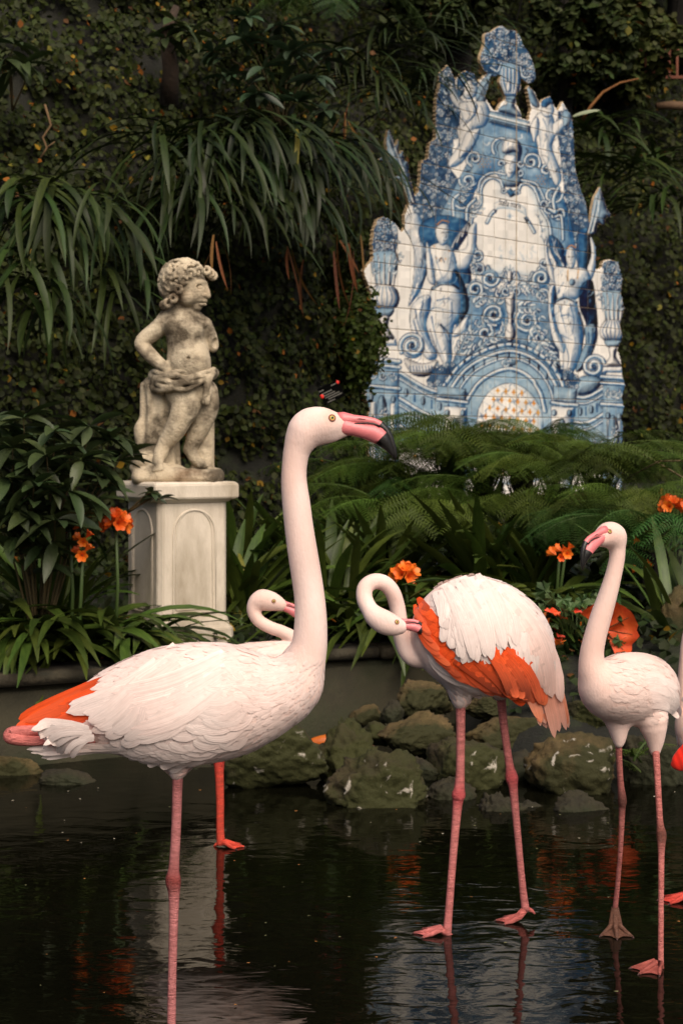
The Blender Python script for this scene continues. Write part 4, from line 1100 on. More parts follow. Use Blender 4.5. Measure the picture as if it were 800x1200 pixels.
# curls
cr_ = random.Random(5)
ctr = np.array(S3(214, 331, 3))
for i in range(190):
    th = cr_.uniform(0, 2 * math.pi); ph = cr_.uniform(-0.75, 1.0)
    d_ = np.array([math.cos(th) * math.sqrt(max(0, 1 - ph * ph)), math.sin(th) * math.sqrt(max(0, 1 - ph * ph)), ph])
    # leave the face (towards +x, -y, low) free
    f_ = d_ @ np.array([0.80, -0.52, -0.30])
    if f_ > 0.42 and ph < 0.62: continue
    c_ = ctr + d_ * np.array([sr(26.5), sr(25.5), sr(26.5)])
    r_ = sr(cr_.uniform(2.4, 4.0))
    up_ = np.cross(d_, [0, 0.3, 1]); up_ /= np.linalg.norm(up_) + 1e-9; ri_ = np.cross(up_, d_)
    rr_ = sr(cr_.uniform(2.6, 4.6)); a0 = cr_.uniform(0, 6.28)
    pts = [(*(c_ + (up_ * math.cos(a0 + q) + ri_ * math.sin(a0 + q)) * rr_ + d_ * sr(2.0) * q / 4), r_ * .62) for q in np.linspace(0, 4.6, 6)]
    sdf.chain(pts, sr(.7), n=1)
for (x, y, dy) in ((247, 321, -10), (243, 318, -16), (235, 319, -21), (226, 322, -25), (217, 330, -26), (211, 341, -25), (205, 351, -22), (198, 356, -16), (193, 358, -8), (249, 323, -2)):
    c_ = np.array(S3(x, y, dy)); a0 = cr_.uniform(0, 6)
    sdf.chain([(*(c_ + np.array([math.cos(a0 + q), -.4 * math.sin(q), math.sin(a0 + q)]) * sr(4.0)), sr(2.4)) for q in np.linspace(0, 5, 7)], sr(.8), n=1)
# near arm: shoulder, elbow out to the left, hand on hip
ch([(196, 375, 0, 11.5), (184, 386, -3, 10.5), (168, 400, -6, 9.5), (170, 409, -8, 9), (182, 421, -13, 8), (193, 430, -17, 6.5)], 4)
el((197, 434, -19), (6, 5, 6), k=3)
for q in range(4): ch([(195 + q * 3, 434, -20, 2.6), (195 + q * 3.4, 440, -22, 2.3), (197 + q * 3.4, 445, -21, 2.0)], 1.2)
# broken far arm with a ragged stump
ch([(238, 381, 4, 10), (244, 392, 6, 9), (248, 403, 8, 7.5), (249, 408, 8, 5)], 4)
el((253, 402, 2), (5, 5, 6), k=2, sub=True); el((240, 381, -8), (3.2, 3, 3), k=2)
# legs
ch([(216, 460, -3, 21), (219, 474, -9, 18.5), (213, 490, -15, 14), (205, 505, -15, 12.5), (194, 520, -15, 8.5), (190, 530, -16, 8)], 5)
ch([(190, 531, -16, 8), (187, 540, -22, 6.5), (189, 548, -28, 5.5)], 3)
for q in range(4): el((183 + q * 3.4, 551 - q * .5, -31), (2.2, 4, 2.4), k=1.5)
ch([(238, 460, 4, 17), (241, 476, 5, 15), (237, 494, 2, 12), (229, 510, 4, 11), (222, 526, 6, 8)], 5)
ch([(222, 527, 5, 7.5), (228, 538, 0, 6.5), (237, 544, -6, 5)], 3)
for q in range(4): el((234 + q * 2.6, 546, -10 + q * 2.2), (3, 2.4, 2.2), k=1.5)
el((242, 462, -14), (7, 6, 10), k=4); el((243, 470, -18), (4, 4, 6), k=2)
obj('figure', sdf.build('figure', None, 1), M['statue'], stat)
# draped cloth round the hips
sdf = SDF((-0.20, -0.20, 0.30), (0.24, 0.20, 0.56), 0.0034)
for j, (yo, ro, w_) in enumerate(((-2, 29, 3.4), (2, 30.5, 3.6), (6.5, 32, 3.6), (10.5, 32.5, 3.4), (14, 32.5, 3.0))):
    pts = []
    for a in np.linspace(math.pi * 1.02, math.pi * 2.05, 9):
        x = 216 + math.cos(a) * (36 - j * .5); dyv = math.sin(a) * ro * .92
        t = (x - 180) / 72
        sag = 6 * math.sin(math.pi * np.clip(t, 0, 1)) * (0.3 + j * .32)
        pts.append((*S3(x, 439 + yo * (1.1 - .75 * t) + sag - 4 * t + 2 * math.sin(a * 5 + j * 2), dyv), sr(w_ * (1.1 - .35 * t))))
    sdf.chain(pts, sr(.7), n=4)
ch([(180, 440, 0, 7), (200, 438, 24, 7), (222, 437, 27, 7), (250, 437, 6, 6)], 3)
ch([(183, 446, -6, 7), (182, 455, -6, 6), (190, 459, -10, 4)], 3); ch([(247, 438, -10, 5), (244, 450, -18, 4.5), (242, 462, -19, 3.5), (240, 472, -18, 2.5)], 3)
obj('draped_cloth', sdf.build('draped_cloth', None, 1), M['statue'], stat)
# tree stump, rocks and slab at the feet
sdf = SDF((-0.23, -0.17, -0.035), (0.24, 0.17, 0.48), 0.005)
ch([(182, 548, 12, 25), (184, 510, 12, 22), (185, 475, 14, 20), (184, 455, 14, 20)], 4)
for i in range(9):
    a = i * .7; ch([(183 + 23 * math.cos(a), 545, 12 + 20 * math.sin(a), 5), (184 + 20 * math.cos(a + .1), 500, 12 + 18 * math.sin(a + .1), 4), (184 + 19 * math.cos(a), 453 + 3 * math.sin(i * 2.1), 13 + 17 * math.sin(a), 3.4)], 3)
el((183, 445, 12), (13, 12, 9), k=3, sub=True)
ch([(166, 520, 4, 8), (163, 503, 2, 7), (167, 492, 4, 5)], 3)
ch([(236, 548, 12, 14), (240, 515, 14, 10), (242, 480, 12, 8)], 4)
for (x, y, dy, r) in ((172, 540, -8, 15), (165, 548, -4, 11), (188, 551, -20, 13), (180, 553, -14, 12), (205, 553, -8, 12)): el((x, y, dy), (r * 1.2, r, r * .75), k=2)
sdf.cone(S3(166, 560, 0), S3(250, 560, 0), sr(12), sr(10), sr(3), ys=3.0)
ch([(170, 557, -20, 8), (210, 556, -26, 8), (252, 558, -14, 7), (254, 557, 10, 8)], 5)
sdf.D[:, :, :4] = 0.2
obj('stump_and_rock', sdf.build('stump_and_rock'), M['statue'], stat)
# ------------------------------------------------------------------ flamingos
M['feather'] = pmat('flamingo_plumage', (0.93, 0.91, 0.90), (1.0, 1.0, 1.0), 60, 0.8, 0.0, 260, attr=True, spec=0.2, sheen=0.15, trans=.03)
M['skin_feather'] = pmat('flamingo_down', (0.93, 0.84, 0.80), (1.0, 1.0, 1.0), 16, 0.85, 0.18, 210, stretch=(1, 1, .4), attr=True, spec=0.2, sheen=0.15)
M['bill'] = pmat('flamingo_bill', (0.9, 0.88, 0.88), (1, 1, 1), 60, 0.36, 0.12, 200, attr=True, spec=0.5)
M['leg'] = pmat('flamingo_leg', (0.58, 0.50, 0.48), (1.05, 1.05, 1.05), 110, 0.42, 0.8, 300, attr=True, spec=0.4, stretch=(0.35, 0.35, 1.5))
M['iris'] = pmat('flamingo_iris', (0.75, 0.60, 0.16), None, rough=0.15)
M['pupil'] = pmat('flamingo_pupil', (0.004, 0.004, 0.004), None, rough=0.08)
def feather_barbs(m):
    """fine barbs running along each feather"""
    nt = m.node_tree; N = nt.nodes; L = nt.links; B = N['Principled BSDF']
    a = N.new('ShaderNodeAttribute'); a.attribute_name = 'fuv'
    mp = N.new('ShaderNodeMapping'); mp.inputs['Scale'].default_value = (1.6, 9.0, 40.0); L.new(a.outputs['Vector'], mp.inputs[0])
    n = N.new('ShaderNodeTexNoise'); n.inputs['Scale'].default_value = 1.0; n.inputs['Detail'].default_value = 4; L.new(mp.outputs[0], n.inputs['Vector'])
    bp = N.new('ShaderNodeBump'); bp.inputs['Strength'].default_value = 0.2; bp.inputs['Distance'].default_value = 0.004; L.new(n.outputs[0], bp.inputs['Height']); L.new(bp.outputs[0], B.inputs['Normal'])
    src = B.inputs['Base Color'].links[0].from_socket
    r = N.new('ShaderNodeMapRange'); r.inputs[1].default_value = .3; r.inputs[2].default_value = .7; r.inputs[3].default_value = .86; r.inputs[4].default_value = 1.05; L.new(n.outputs[0], r.inputs[0])
    x = N.new('ShaderNodeMix'); x.data_type = 'RGBA'; x.blend_type = 'MULTIPLY'; x.inputs[0].default_value = 1.0
    L.new(src, x.inputs[6]); L.new(r.outputs[0], x.inputs[7]); L.new(x.outputs[2], B.inputs['Base Color'])
feather_barbs(M['feather'])
PINKW = np.array([0.82, 0.65, 0.605]); WHT = np.array([0.84, 0.715, 0.675]); ORG = np.array(lin(247, 88, 30)); SAL = np.array(lin(246, 150, 112)); BPK = np.array(lin(218, 124, 128)); BLK = np.array([0.012, 0.011, 0.011])
brng = np.random.default_rng(21)

class Bird:
    def __init__(s, name, d, rx, label):
        s.d = d; s.s = FPX / d; s.rx = rx; s.ry = HZ + s.s * CAMZ
        s.root = empty(name, ((rx - 400) / FPX * d, d, 0.0), label, 'flamingo', 'flamingos wading in the pond')
    def p(s, x, y, dy=0.0): return np.array([(x - s.rx) / s.s, dy, (s.ry - y) / s.s])
    def body(s, chains, lo, hi, vox=0.0045, tint=None, extra=None):
        a = s.p(lo[0], hi[1]); b = s.p(hi[0], lo[1])
        sd_ = SDF((a[0], -0.24, a[2]), (b[0], 0.24, b[2]), vox)
        for c in chains:
            ysq = c.get('ys', 1.0); k = c.get('k', 4) / s.s
            sd_.chain([(*s.p(q[0], q[1], q[3] if len(q) > 3 else 0.0), q[2] / s.s) for q in c['pts']], k, ys=ysq, n=c.get('n', 4))
        def colf(V):
            c = np.repeat(PINKW[None], len(V), 0) * (1 + 0.05 * np.sin(V[:, :1] * 40) * np.sin(V[:, 2:] * 33))
            if tint: c = tint(V, c)
            return np.clip(c, 0, 1)
        me = sd_.build('body', colf)
        s.bo = obj('body', me, M['skin_feather'], s.root)
        vs = [v.co.copy() for v in me.vertices]; fs = [tuple(p.vertices) for p in me.polygons]
        s.bvh = BVHTree.FromPolygons(vs, fs); s.me = me; s.vs = vs
        s.no = [v.normal.copy() for v in me.vertices]
    def surf(s, x, z, side):
        h = s.bvh.ray_cast(Vector((x, side * 0.6, z)), Vector((0, -side, 0)))
        return (h[0], h[1]) if h[0] is not None else (None, None)
    def feather(s, mb, path, side, width, c0, c1, lift, cam_=0.25):
        """path: list of local (x,z); follows the body surface, side -1 = towards the camera"""
        n = len(path); pts = []; nor = []; lasty = None
        for (x, z) in path:
            q, nn = s.surf(x, z, side)
            if q is None:
                yv = lasty * 0.93 if lasty is not None else 0.0; nn = Vector((0, side, 0))
            else: yv = q.y
            lasty = yv; pts.append(Vector((x, yv, z))); nor.append(nn if nn.y * side > 0 else -nn)
        prof = [0.45, 0.85, 1.0, 1.0, 0.95, 0.80, 0.52, 0.05]; tt_ = [0, .2, .4, .6, .76, .88, .96, 1.0]; fid = brng.uniform(.05, 1); U = []
        idx = [q * (n - 1) for q in tt_]; V = []; C = []; F = []
        ph = brng.uniform(0, 6)
        for i, w_ in enumerate(prof):
            f = idx[i]; a = int(min(f, n - 2)); t = f - a
            P = pts[a].lerp(pts[a + 1], t); N_ = nor[a].lerp(nor[a + 1], t).normalized()
            N_ = (N_ + Vector((0, side * .4, 0))).normalized()
            T = (pts[a + 1] - pts[a]).normalized(); W = T.cross(N_).normalized() * width * 0.5 * w_
            u = tt_[i]; U += [(u, 0.0, fid), (u, .5, fid), (u, 1.0, fid)]
            P = P + N_ * (lift[0] + (lift[1] - lift[0]) * u)
            cc = c0 + (c1 - c0) * u
            V += [P - W, P + N_ * width * cam_ * 0.12 * (1 if w_ else 0) , P + W]; C += [tuple(np.clip(cc * .97, 0, 1)), tuple(np.clip(cc * 1.03, 0, 1)), tuple(np.clip(cc * .97, 0, 1))]
            if i: b = i * 3; F += [(b - 3, b - 2, b + 1, b), (b - 2, b - 1, b + 2, b + 1)]
        mb.add(V, F, C, U)
    def tract(s, mb, roots, tips, n, width, c0, c1, lift=(-0.002, 0.004), jit=3.0, bow=6.0, rows=1, both=True, single=None):
        """feathers from the root line to the tip line (photo pixels at the bird's depth)"""
        for side in ((-1, 1) if both else (-1,)):
            for r in range(rows):
                for i in range(n):
                    f = (i + .5 * (r % 2)) / max(1, n - 1 + .5 * (rows > 1))
                    f = min(f, 1.0)
                    def on(L_, f_):
                        q = f_ * (len(L_) - 1); a = int(min(q, len(L_) - 2)); t = q - a
                        return np.array(L_[a]) * (1 - t) + np.array(L_[a + 1]) * t
                    A = on(roots, f) + brng.normal(0, jit * .4, 2); B = on(tips, f) + brng.normal(0, jit, 2)
                    if rows > 1:
                        st = (B - A) / (rows + 1.0); A2 = A + st * r; B = A + st * (r + 2.0) + brng.normal(0, jit * .6, 2); A = A2
                    nrm = np.array([-(B - A)[1], (B - A)[0]]); nrm /= np.linalg.norm(nrm) + 1e-9
                    path = []
                    for t in np.linspace(0, 1, 7):
                        q = A * (1 - t) + B * t + nrm * bow * math.sin(math.pi * t)
                        l = s.p(q[0], q[1]); path.append((l[0], l[2]))
                    m_ = 1 + brng.normal(0, .05 if c0[1] > .3 else .16)
                    tgt = mb
                    if single is not None: tgt = MB()
                    s.feather(tgt, path, side, width * brng.uniform(.8, 1.2), c0 * m_, c1 * m_, (lift[0] + brng.uniform(0, .0015), lift[1] * brng.uniform(.85, 1.2)))
                    if single is not None: obj(single, tgt.mesh(single), M['feather'], s.root)
    def contour(s, mb, n, region, tail, L=(0.022, 0.045), W=0.018, lift=(-0.0015, 0.0022), cfn=None):
        idx = [i for i in range(len(s.vs)) if region(s.vs[i])]
        tail = Vector(tail)
        for i in brng.choice(idx, min(n, len(idx)), False):
            P = s.vs[i]; N_ = s.no[i]
            T = tail - N_ * tail.dot(N_)
            if T.length < .15: continue
            T = (T.normalized() + Vector(brng.normal(0, .13, 3))).normalized(); T = (T - N_ * T.dot(N_)).normalized()
            Lf = brng.uniform(*L); w_ = W * brng.uniform(.7, 1.2); Sd = T.cross(N_)
            c = (cfn(P) if cfn else PINKW) * brng.uniform(.95, 1.05)
            V = []; C = []; F = []; U = []; fid = brng.uniform(.05, 1)
            for j, (u, wf) in enumerate(((0, .4), (.35, .95), (.7, .9), (.92, .5), (1, .05))):
                q = P + T * Lf * u + N_ * (lift[0] + (lift[1] - lift[0]) * u)
                loc = s.bvh.find_nearest(q)
                if loc[0] is not None: q = loc[0] + loc[1] * (lift[0] + (lift[1] - lift[0]) * u)
                V += [q - Sd * w_ * .5 * wf, q + N_ * w_ * .06, q + Sd * w_ * .5 * wf]; C += [tuple(np.clip(c, 0, 1))] * 3; U += [(u, 0., fid), (u, .5, fid), (u, 1., fid)]
                if j: b = j * 3; F += [(b - 3, b - 2, b + 1, b), (b - 2, b - 1, b + 2, b + 1)]
            mb.add(V, F, C, U)
    def plumage(s, mb, name='plumage'):
        o = obj(name, mb.mesh(name), M['feather'], s.root); tag(o, kind='stuff'); return o
    def bill(s, base, scale, pitch=0.0, yaw=0.0, mirror=1, dy=0.0, thick=.9):
        o_ = s.p(*base); o_[1] = dy
        R = Matrix.Rotation(yaw, 3, 'Z') @ Matrix.Rotation(pitch, 3, 'Y')
        def T(x, y): 
            v = R @ (Vector(((x - 404) * scale, 0, (495 - y) * scale)) / 555.0)
            return (o_[0] + mirror * v.x, o_[1] + v.y, o_[2] + v.z)
        up = [(396, 492, 9), (403, 491, 8.4), (415, 491.5, 5.4), (428, 492.3, 4.7), (438, 494, 4.3), (445, 497.3, 4.2), (445.4, 497.5, 4.2), (451, 503, 4.3), (456.5, 512, 4.2), (461, 525, 3.2), (463, 534, 2.0), (462.6, 540, .6)]
        lo = [(396, 499, 9.5), (404, 500, 10.2), (415, 502.5, 8.4), (428, 505.2, 9.4), (437, 507.5, 10.6), (443, 510.5, 10.4), (446, 513, 9.9), (446.4, 513.3, 9.9), (451.5, 519, 7.8), (456, 525, 5.2), (460, 532, 2.8), (462, 537, .8)]
        mb = MB(); mb.tube([T(a, b) for a, b, r in up], [r * scale / 555 for a, b, r in up], 14, [tuple(BPK)] * 6 + [tuple(BLK)] * 6, thick); obj('upper_bill', mb.mesh('upper_bill', fix=True), M['bill'], s.root)
        mb = MB(); mb.tube([T(a, b) for a, b, r in lo], [r * scale / 555 for a, b, r in lo], 14, [tuple(BPK * (1.0 if i % 2 else .96)) for i in range(7)] + [tuple(BLK)] * 5, thick)
        bl = obj('lower_bill', mb.mesh('lower_bill', fix=True), M['bill'], s.root)
        # mouth line and nostril
        mb = MB(); gl = [(408, 496.6), (420, 496.2), (430, 495.6), (438, 496.6), (445, 500.0)]
        for sd_ in (-1, 1):
            P = []
            for a, b in gl:
                q = np.array(T(a, b)); n_ = R @ Vector((0, sd_, 0)); q = q + np.array((mirror * n_.x, n_.y, n_.z)) * 6.0 * scale / 555 * thick * .93; P.append(q)
            mb.tube(P, [.35 * scale / 555, .8 * scale / 555, .9 * scale / 555, 1.0 * scale / 555, 1.3 * scale / 555], 6, tuple(BLK))
        obj('mouth_line', mb.mesh('mouth_line'), M['bill'], bl)
        mb = MB()
        for sd_ in (-1, 1):
            P = []
            for a, b in ((417, 491.0), (422, 490.8), (428, 491.6)):
                q = np.array(T(a, b)); n_ = R @ Vector((0, sd_, 0)); q = q + np.array((mirror * n_.x, n_.y, n_.z)) * 4.9 * scale / 555 * thick; P.append(q)
            mb.tube(P, [.2 * scale / 555, .8 * scale / 555, .2 * scale / 555], 6, (0.16, 0.03, 0.03))
        obj('nostril', mb.mesh('nostril'), M['bill'], s.root)
    def eye(s, x, y, r, sides=(-1, 1), dyc=0.0):
        l = s.p(x, y)
        for sd_ in sides:
            q, nn = s.surf(l[0], l[2], sd_)
            if q is None: continue
            nn = nn if nn.y * sd_ > 0 else -nn
            rr = r / s.s
            c = q - nn * rr * .25
            def ball(c, r, m, name, par, flat=1.0):
                bm = bmesh.new(); bmesh.ops.create_uvsphere(bm, u_segments=16, v_segments=10, radius=r)
                me = bpy.data.meshes.new(name)
                rot = nn.to_track_quat('Z', 'Y').to_matrix()
                for v in bm.verts: v.co = Vector(c) + rot @ Vector((v.co.x, v.co.y, v.co.z * flat))
                bm.to_mesh(me); bm.free(); me.polygons.foreach_set('use_smooth', np.ones(len(me.polygons), dtype=bool))
                return obj(name, me, m, par)
            e = ball(c, rr, M['iris'], 'eye', s.root, .8)
            ball(c + nn * rr * .50, rr * .56, M['pupil'], 'pupil', e, .7)
            mb = MB(); ring = []
            t1 = nn.cross(Vector((0, 0, 1))).normalized(); t2 = nn.cross(t1)
            for k in range(15):
                a = 2 * math.pi * k / 14; ring.append(q + (t1 * math.cos(a) + t2 * math.sin(a)) * rr * 1.02 + nn * rr * .12)
            mb.tube(ring, rr * .3, 6, (0.30, 0.12, 0.08), cap=False); obj('eyelid', mb.mesh('eyelid'), M['feather'], e)
    def leg(s, pts, col, foot=None, jcol=None, ringn=10, thin=.84):
        pts = [(p[0], p[1], p[2] * thin * (1.12 if p[2] == max(q[2] for q in pts[1:-1]) else 1), p[3]) for p in pts]
        """pts: (x,y,r,dy); foot: (toe direction in radians on the ground, length)"""
        Q = cr([np.array(p, float) for p in pts], 7)
        mb = MB(); base = np.array(col)
        ymid = pts[len(pts) // 2][1]
        cols = []
        for i, q in enumerate(Q):
            c = base * (1 + .06 * math.sin(i * 2.3))
            if jcol is not None: c = c + (np.array(jcol) - c) * math.exp(-((q[1] - jcol_y(pts)) / 16.0) ** 2)
            cols.append(tuple(np.clip(c, 0, 1)))
        P = [s.p(q[0], q[1], q[3]) for q in Q]
        mb.tube(P, [q[2] / s.s for q in Q], ringn, cols)
        lo = obj('leg', mb.mesh('leg', fix=True), M['leg'], s.root)
        if foot is not None:
            ang_, L_, fcol = foot
            e = Vector(P[-1]); mb = MB(); fc = np.array(fcol)
            tips = []
            for a, k in ((-.55, .86), (0, 1.0), (.55, .86)):
                dv = Vector((math.cos(ang_ + a), math.sin(ang_ + a), 0)) * L_ * k
                g0 = Vector((e.x, e.y, 0.008)); tp = [Vector(e) + Vector((0, 0, .006)), g0 + dv * .28 + Vector((0, 0, .006)), g0 + dv * .65 - Vector((0, 0, .002)), g0 + dv - Vector((0, 0, .006))]
                mb.tube(tp, [.0095, .0075, .0058, .003], 8, [tuple(fc), tuple(fc * 1.02), tuple(fc * .98), tuple(fc * .9)]); tips.append(tp)
                mb.tube([tp[-1], tp[-1] + dv.normalized() * .008 - Vector((0, 0, .003))], [.003, .0006], 6, (0.10, 0.05, 0.045))
            for a, b in ((0, 1), (1, 2)):
                V = []; F = []; NS = 7
                for i in range(NS):
                    t = i / (NS - 1)
                    for j in range(5):
                        u = j / 4
                        def on(tp, t):
                            q = t * 3; k = int(min(q, 2)); return tp[k].lerp(tp[k + 1], q - k)
                        tt = t * (1 - .16 * math.sin(math.pi * u))
                        V.append(on(tips[a], tt).lerp(on(tips[b], tt), u) - Vector((0, 0, .0018 * math.sin(math.pi * u))))
                for i in range(NS - 1):
                    for j in range(4): F.append((i * 5 + j, i * 5 + j + 1, i * 5 + j + 6, i * 5 + j + 5))
                mb.add(V, F, tuple(fc * .92))
                mb.add([v - Vector((0, 0, .0025)) for v in V], [f[::-1] for f in F], tuple(fc * .8))
            bk = Vector((-math.cos(ang_), -math.sin(ang_), 0)) * .016
            mb.tube([e + Vector((0, 0, .006)), e + bk, e + bk * 1.5 - Vector((0, 0, .008))], [.007, .005, .002], 7, tuple(fc))
            obj('foot', mb.mesh('foot'), M['leg'], lo)
        return lo
def jcol_y(pts): return max(pts, key=lambda p: p[2] if 0 < pts.index(p) < len(pts) - 1 else -1)[1]

LEGP = lin(204, 130, 130)
# ---- the tall flamingo in profile
b = Bird('flamingo', 3.604, 215, 'tall pale pink flamingo in profile, neck straight up, one leg tucked under its tail')
neck1 = [(334, 812, 34), (350, 792, 28), (360, 766, 22.5), (363, 750, 20.5), (364, 725, 19), (362.5, 700, 18), (359, 675, 17.8), (355, 650, 17.6), (350.5, 620, 17), (347, 590, 16.5), (344.5, 565, 15.2), (345, 545, 14.8), (348.5, 525, 16), (356, 508, 18.5)]
def tint1(V, c):
    x = V[:, 0] * b.s + b.rx; y = b.ry - V[:, 2] * b.s
    warm = np.exp(-((x - 388) ** 2 + (y - 488) ** 2) / 120.0) * .55 + np.clip((x - 398) / 12, 0, 1) * (y < 530) * .5
    nb = np.exp(-((y - 555) / 45.0) ** 2) * np.clip((352 - x) / 14, 0, 1) * .4
    c = c + (np.array([.74, .46, .36]) - c) * (warm + nb)[:, None]
    return c
b.body([dict(pts=[(344, 803, 33), (314, 817, 44.5), (285, 820.5, 57), (256, 822, 68), (205, 827, 70), (152, 831, 54), (112, 837, 36), (82, 843, 19), (66, 846, 9)], ys=.82, k=14, n=5),
        dict(pts=neck1, ys=.95, k=10, n=4),
        dict(pts=[(354, 512, 17), (361, 500, 20.5), (373, 497.5, 21), (384, 497.5, 17.6), (392, 497.5, 14), (398, 498, 11)], ys=.82, k=8),
        dict(pts=[(372, 508, 13), (389, 509.5, 8.6), (402, 507.5, 5.2), (410, 507.5, 2.6)], ys=.7, k=8),
        dict(pts=[(215, 880, 18), (211, 896, 13), (208, 906, 8.5)], ys=1, k=8)], (50, 465), (420, 915), .0042, tint1)
b.bill((404, 495), 1.0)
b.eye(389, 490, 3.5)
mb = MB()
back = lambda P: 128 < (b.rx + P.x * b.s) < 345 and (b.ry - P.z * b.s) > 752
b.contour(mb, 1500, back, (-1, 0, -.25), (0.022, 0.045), .014, (.0002, .0016), lambda P: PINKW * (1 + .04 * math.sin(P.x * 30)))
b.contour(mb, 700, lambda P: (b.rx + P.x * b.s) > 305 and 770 < (b.ry - P.z * b.s) < 860, (-.8, 0, -.6), (0.014, 0.024), .008, (.0002, .0011))
b.tract(mb, [(122, 792), (122, 838)], [(22, 846), (58, 849)], 14, .024, ORG * .7, ORG * .8 + SAL * .2, (-.002, .002), 2, -3, single='flight_feather', both=False)
b.tract(mb, [(122, 792), (122, 838)], [(22, 846), (58, 849)], 12, .034, ORG * .8, ORG, (-.003, .001), 2, -3)
b.tract(mb, [(262, 762), (262, 800)], [(138, 800), (170, 856)], 18, .026, WHT, PINKW * 1.03, (.002, .006), 4, -8)
b.tract(mb, [(205, 760), (225, 800), (232, 815)], [(84, 822), (120, 840), (176, 862)], 26, .024, PINKW, WHT, (.002, .006), 5, -9)
b.tract(mb, [(165, 790), (180, 830)], [(105, 838), (160, 862)], 9, .030, PINKW, WHT, (.004, .008), 4, -6)
b.tract(mb, [(115, 842), (122, 850)], [(44, 850), (66, 861), (96, 863)], 18, .017, WHT, WHT, (.036, .046), 3.5, 4)
b.tract(mb, [(150, 868), (150, 874)], [(38, 873), (60, 885)], 14, .013, WHT, WHT, (.004, .006), 3, 2)
b.tract(mb, [(290, 795), (285, 865)], [(150, 812), (165, 885)], 15, .021, PINKW, WHT, (.0005, .0034), 7, -9, rows=5)
b.tract(mb, [(335, 805), (300, 785)], [(255, 840), (245, 780)], 12, .020, PINKW, PINKW * 1.03, (-.002, .0025), 6, -6, rows=4)
b.tract(mb, [(250, 880), (185, 872)], [(205, 893), (135, 876)], 9, .022, PINKW, WHT, (-.002, .005), 4, 3, rows=2)
b.plumage(mb)
b.leg([(209, 893, 8.5, 0), (208, 920, 7.2, 0), (206.5, 970, 6.8, 0), (204, 1015, 7.4, 0), (203, 1032, 9.8, 0), (204, 1048, 8, 0), (203.5, 1080, 6.4, 0), (202, 1140, 6.0, 0), (200.5, 1236, 6.2, 0)], LEGP, None, lin(150, 70, 66))
b.leg([(160, 857, 7, -.02), (110, 855, 6.6, -.02), (60, 854, 7.0, -.02), (32, 855, 8.4, -.02), (17, 858.5, 9.6, -.022), (17, 862, 9.2, -.028), (36, 865, 7.4, -.032), (80, 864, 6.0, -.035), (125, 863, 5.4, -.035), (165, 866, 5.0, -.03)], lin(206, 112, 104), None, lin(222, 130, 124))

# ---- the flamingo standing behind it
b = Bird('flamingo', 5.208, 262, 'flamingo with an S-bent neck half hidden behind the tall profile flamingo')
def tint2(V, c): return c * np.array([.98, .93, .90])
b.body([dict(pts=[(342, 772, 20), (318, 783, 32), (280, 800, 44), (240, 812, 42), (205, 822, 26), (182, 830, 12)], ys=.85, k=10, n=5),
        dict(pts=[(345, 780, 18), (350, 762, 11.5), (345, 749, 8.5), (332, 741, 7.6), (316, 735, 7.4), (303, 727, 7.5), (297, 716, 7.8), (299, 706, 8.4), (307, 701, 10)], ys=1, k=4, n=5),
        dict(pts=[(306, 704, 11), (314, 704, 12), (322, 706, 10), (329, 709, 7.5)], ys=.85, k=5)], (165, 685), (375, 870), .0045, tint2)
b.bill((330, 708), .70, math.radians(12)); b.eye(321, 703.5, 1.9)
mb = MB(); b.contour(mb, 500, lambda P: (b.ry - P.z * b.s) > 752, (-1, 0, -.2), (0.03, 0.06), .022)
b.tract(mb, [(270, 770), (265, 830)], [(190, 820), (190, 850)], 9, .03, PINKW, WHT, (.0, .006), 3, -5, rows=2); b.plumage(mb)
OLEG = lin(232, 84, 62)
b.leg([(258, 845, 7, 0), (257, 872, 6, 0), (256.5, 888, 7.4, 0), (257, 905, 6.4, 0), (258, 940, 5.6, 0), (258, 970, 5.5, 0), (259, 990, 6.0, 0)], OLEG, (-.15, .072, OLEG), lin(222, 70, 58))

# ---- the preening flamingo
b = Bird('flamingo', 4.33, 555, 'preening flamingo with looped neck and bright orange wing feathers')
def tint3(V, c):
    x = V[:, 0] * b.s + b.rx; y = b.ry - V[:, 2] * b.s
    return c * (1 + .06 * np.clip((x - 480) / 80, 0, 1))[:, None]
b.body([dict(pts=[(505, 752, 22), (525, 745, 44), (552, 743, 67), (584, 753, 61), (610, 772, 40), (628, 800, 22), (642, 828, 11)], ys=.80, k=12, n=5),
        dict(pts=[(508, 762, 20, 0), (494, 769, 14.5, 0), (483, 769, 11.5, 0), (474.5, 760, 10.2, .0), (470, 745, 9.8, .01), (468, 728, 9.6, .02), (465, 710, 9.4, .02), (459.5, 694, 9.4, .01), (450, 683.5, 9.4, 0), (438, 681, 9.4, -.01), (428, 687, 9.4, -.025), (426.5, 699, 9.6, -.04), (432, 711, 10, -.055), (440, 720, 10.8, -.065)], ys=1, k=2.5, n=5),
        dict(pts=[(438, 719, 11.5, -.065), (448, 725, 14.2, -.07), (458, 729, 12.5, -.07), (467, 731, 9, -.068)], ys=.85, k=4),
        dict(pts=[(540, 800, 18), (539, 818, 11), (539, 824, 7)], ys=1, k=8), dict(pts=[(586, 800, 16, .05), (588, 816, 9, .06)], ys=1, k=8)], (405, 660), (665, 870), .0042, tint3)
b.bill((467, 727), .62, math.radians(-6), dy=-.068); b.eye(463.5, 724.5, 2.2, (-1,))
mb = MB()
b.contour(mb, 1100, lambda P: (b.rx + P.x * b.s) > 505, (.55, 0, -.8), (0.025, 0.05), .022, (.0002, .002), lambda P: WHT)
b.tract(mb, [(490, 700), (500, 745), (530, 775), (585, 796)], [(512, 722), (530, 768), (565, 800), (622, 826)], 18, .022, ORG * .85, ORG, (.003, .006), 2, 2, rows=3)
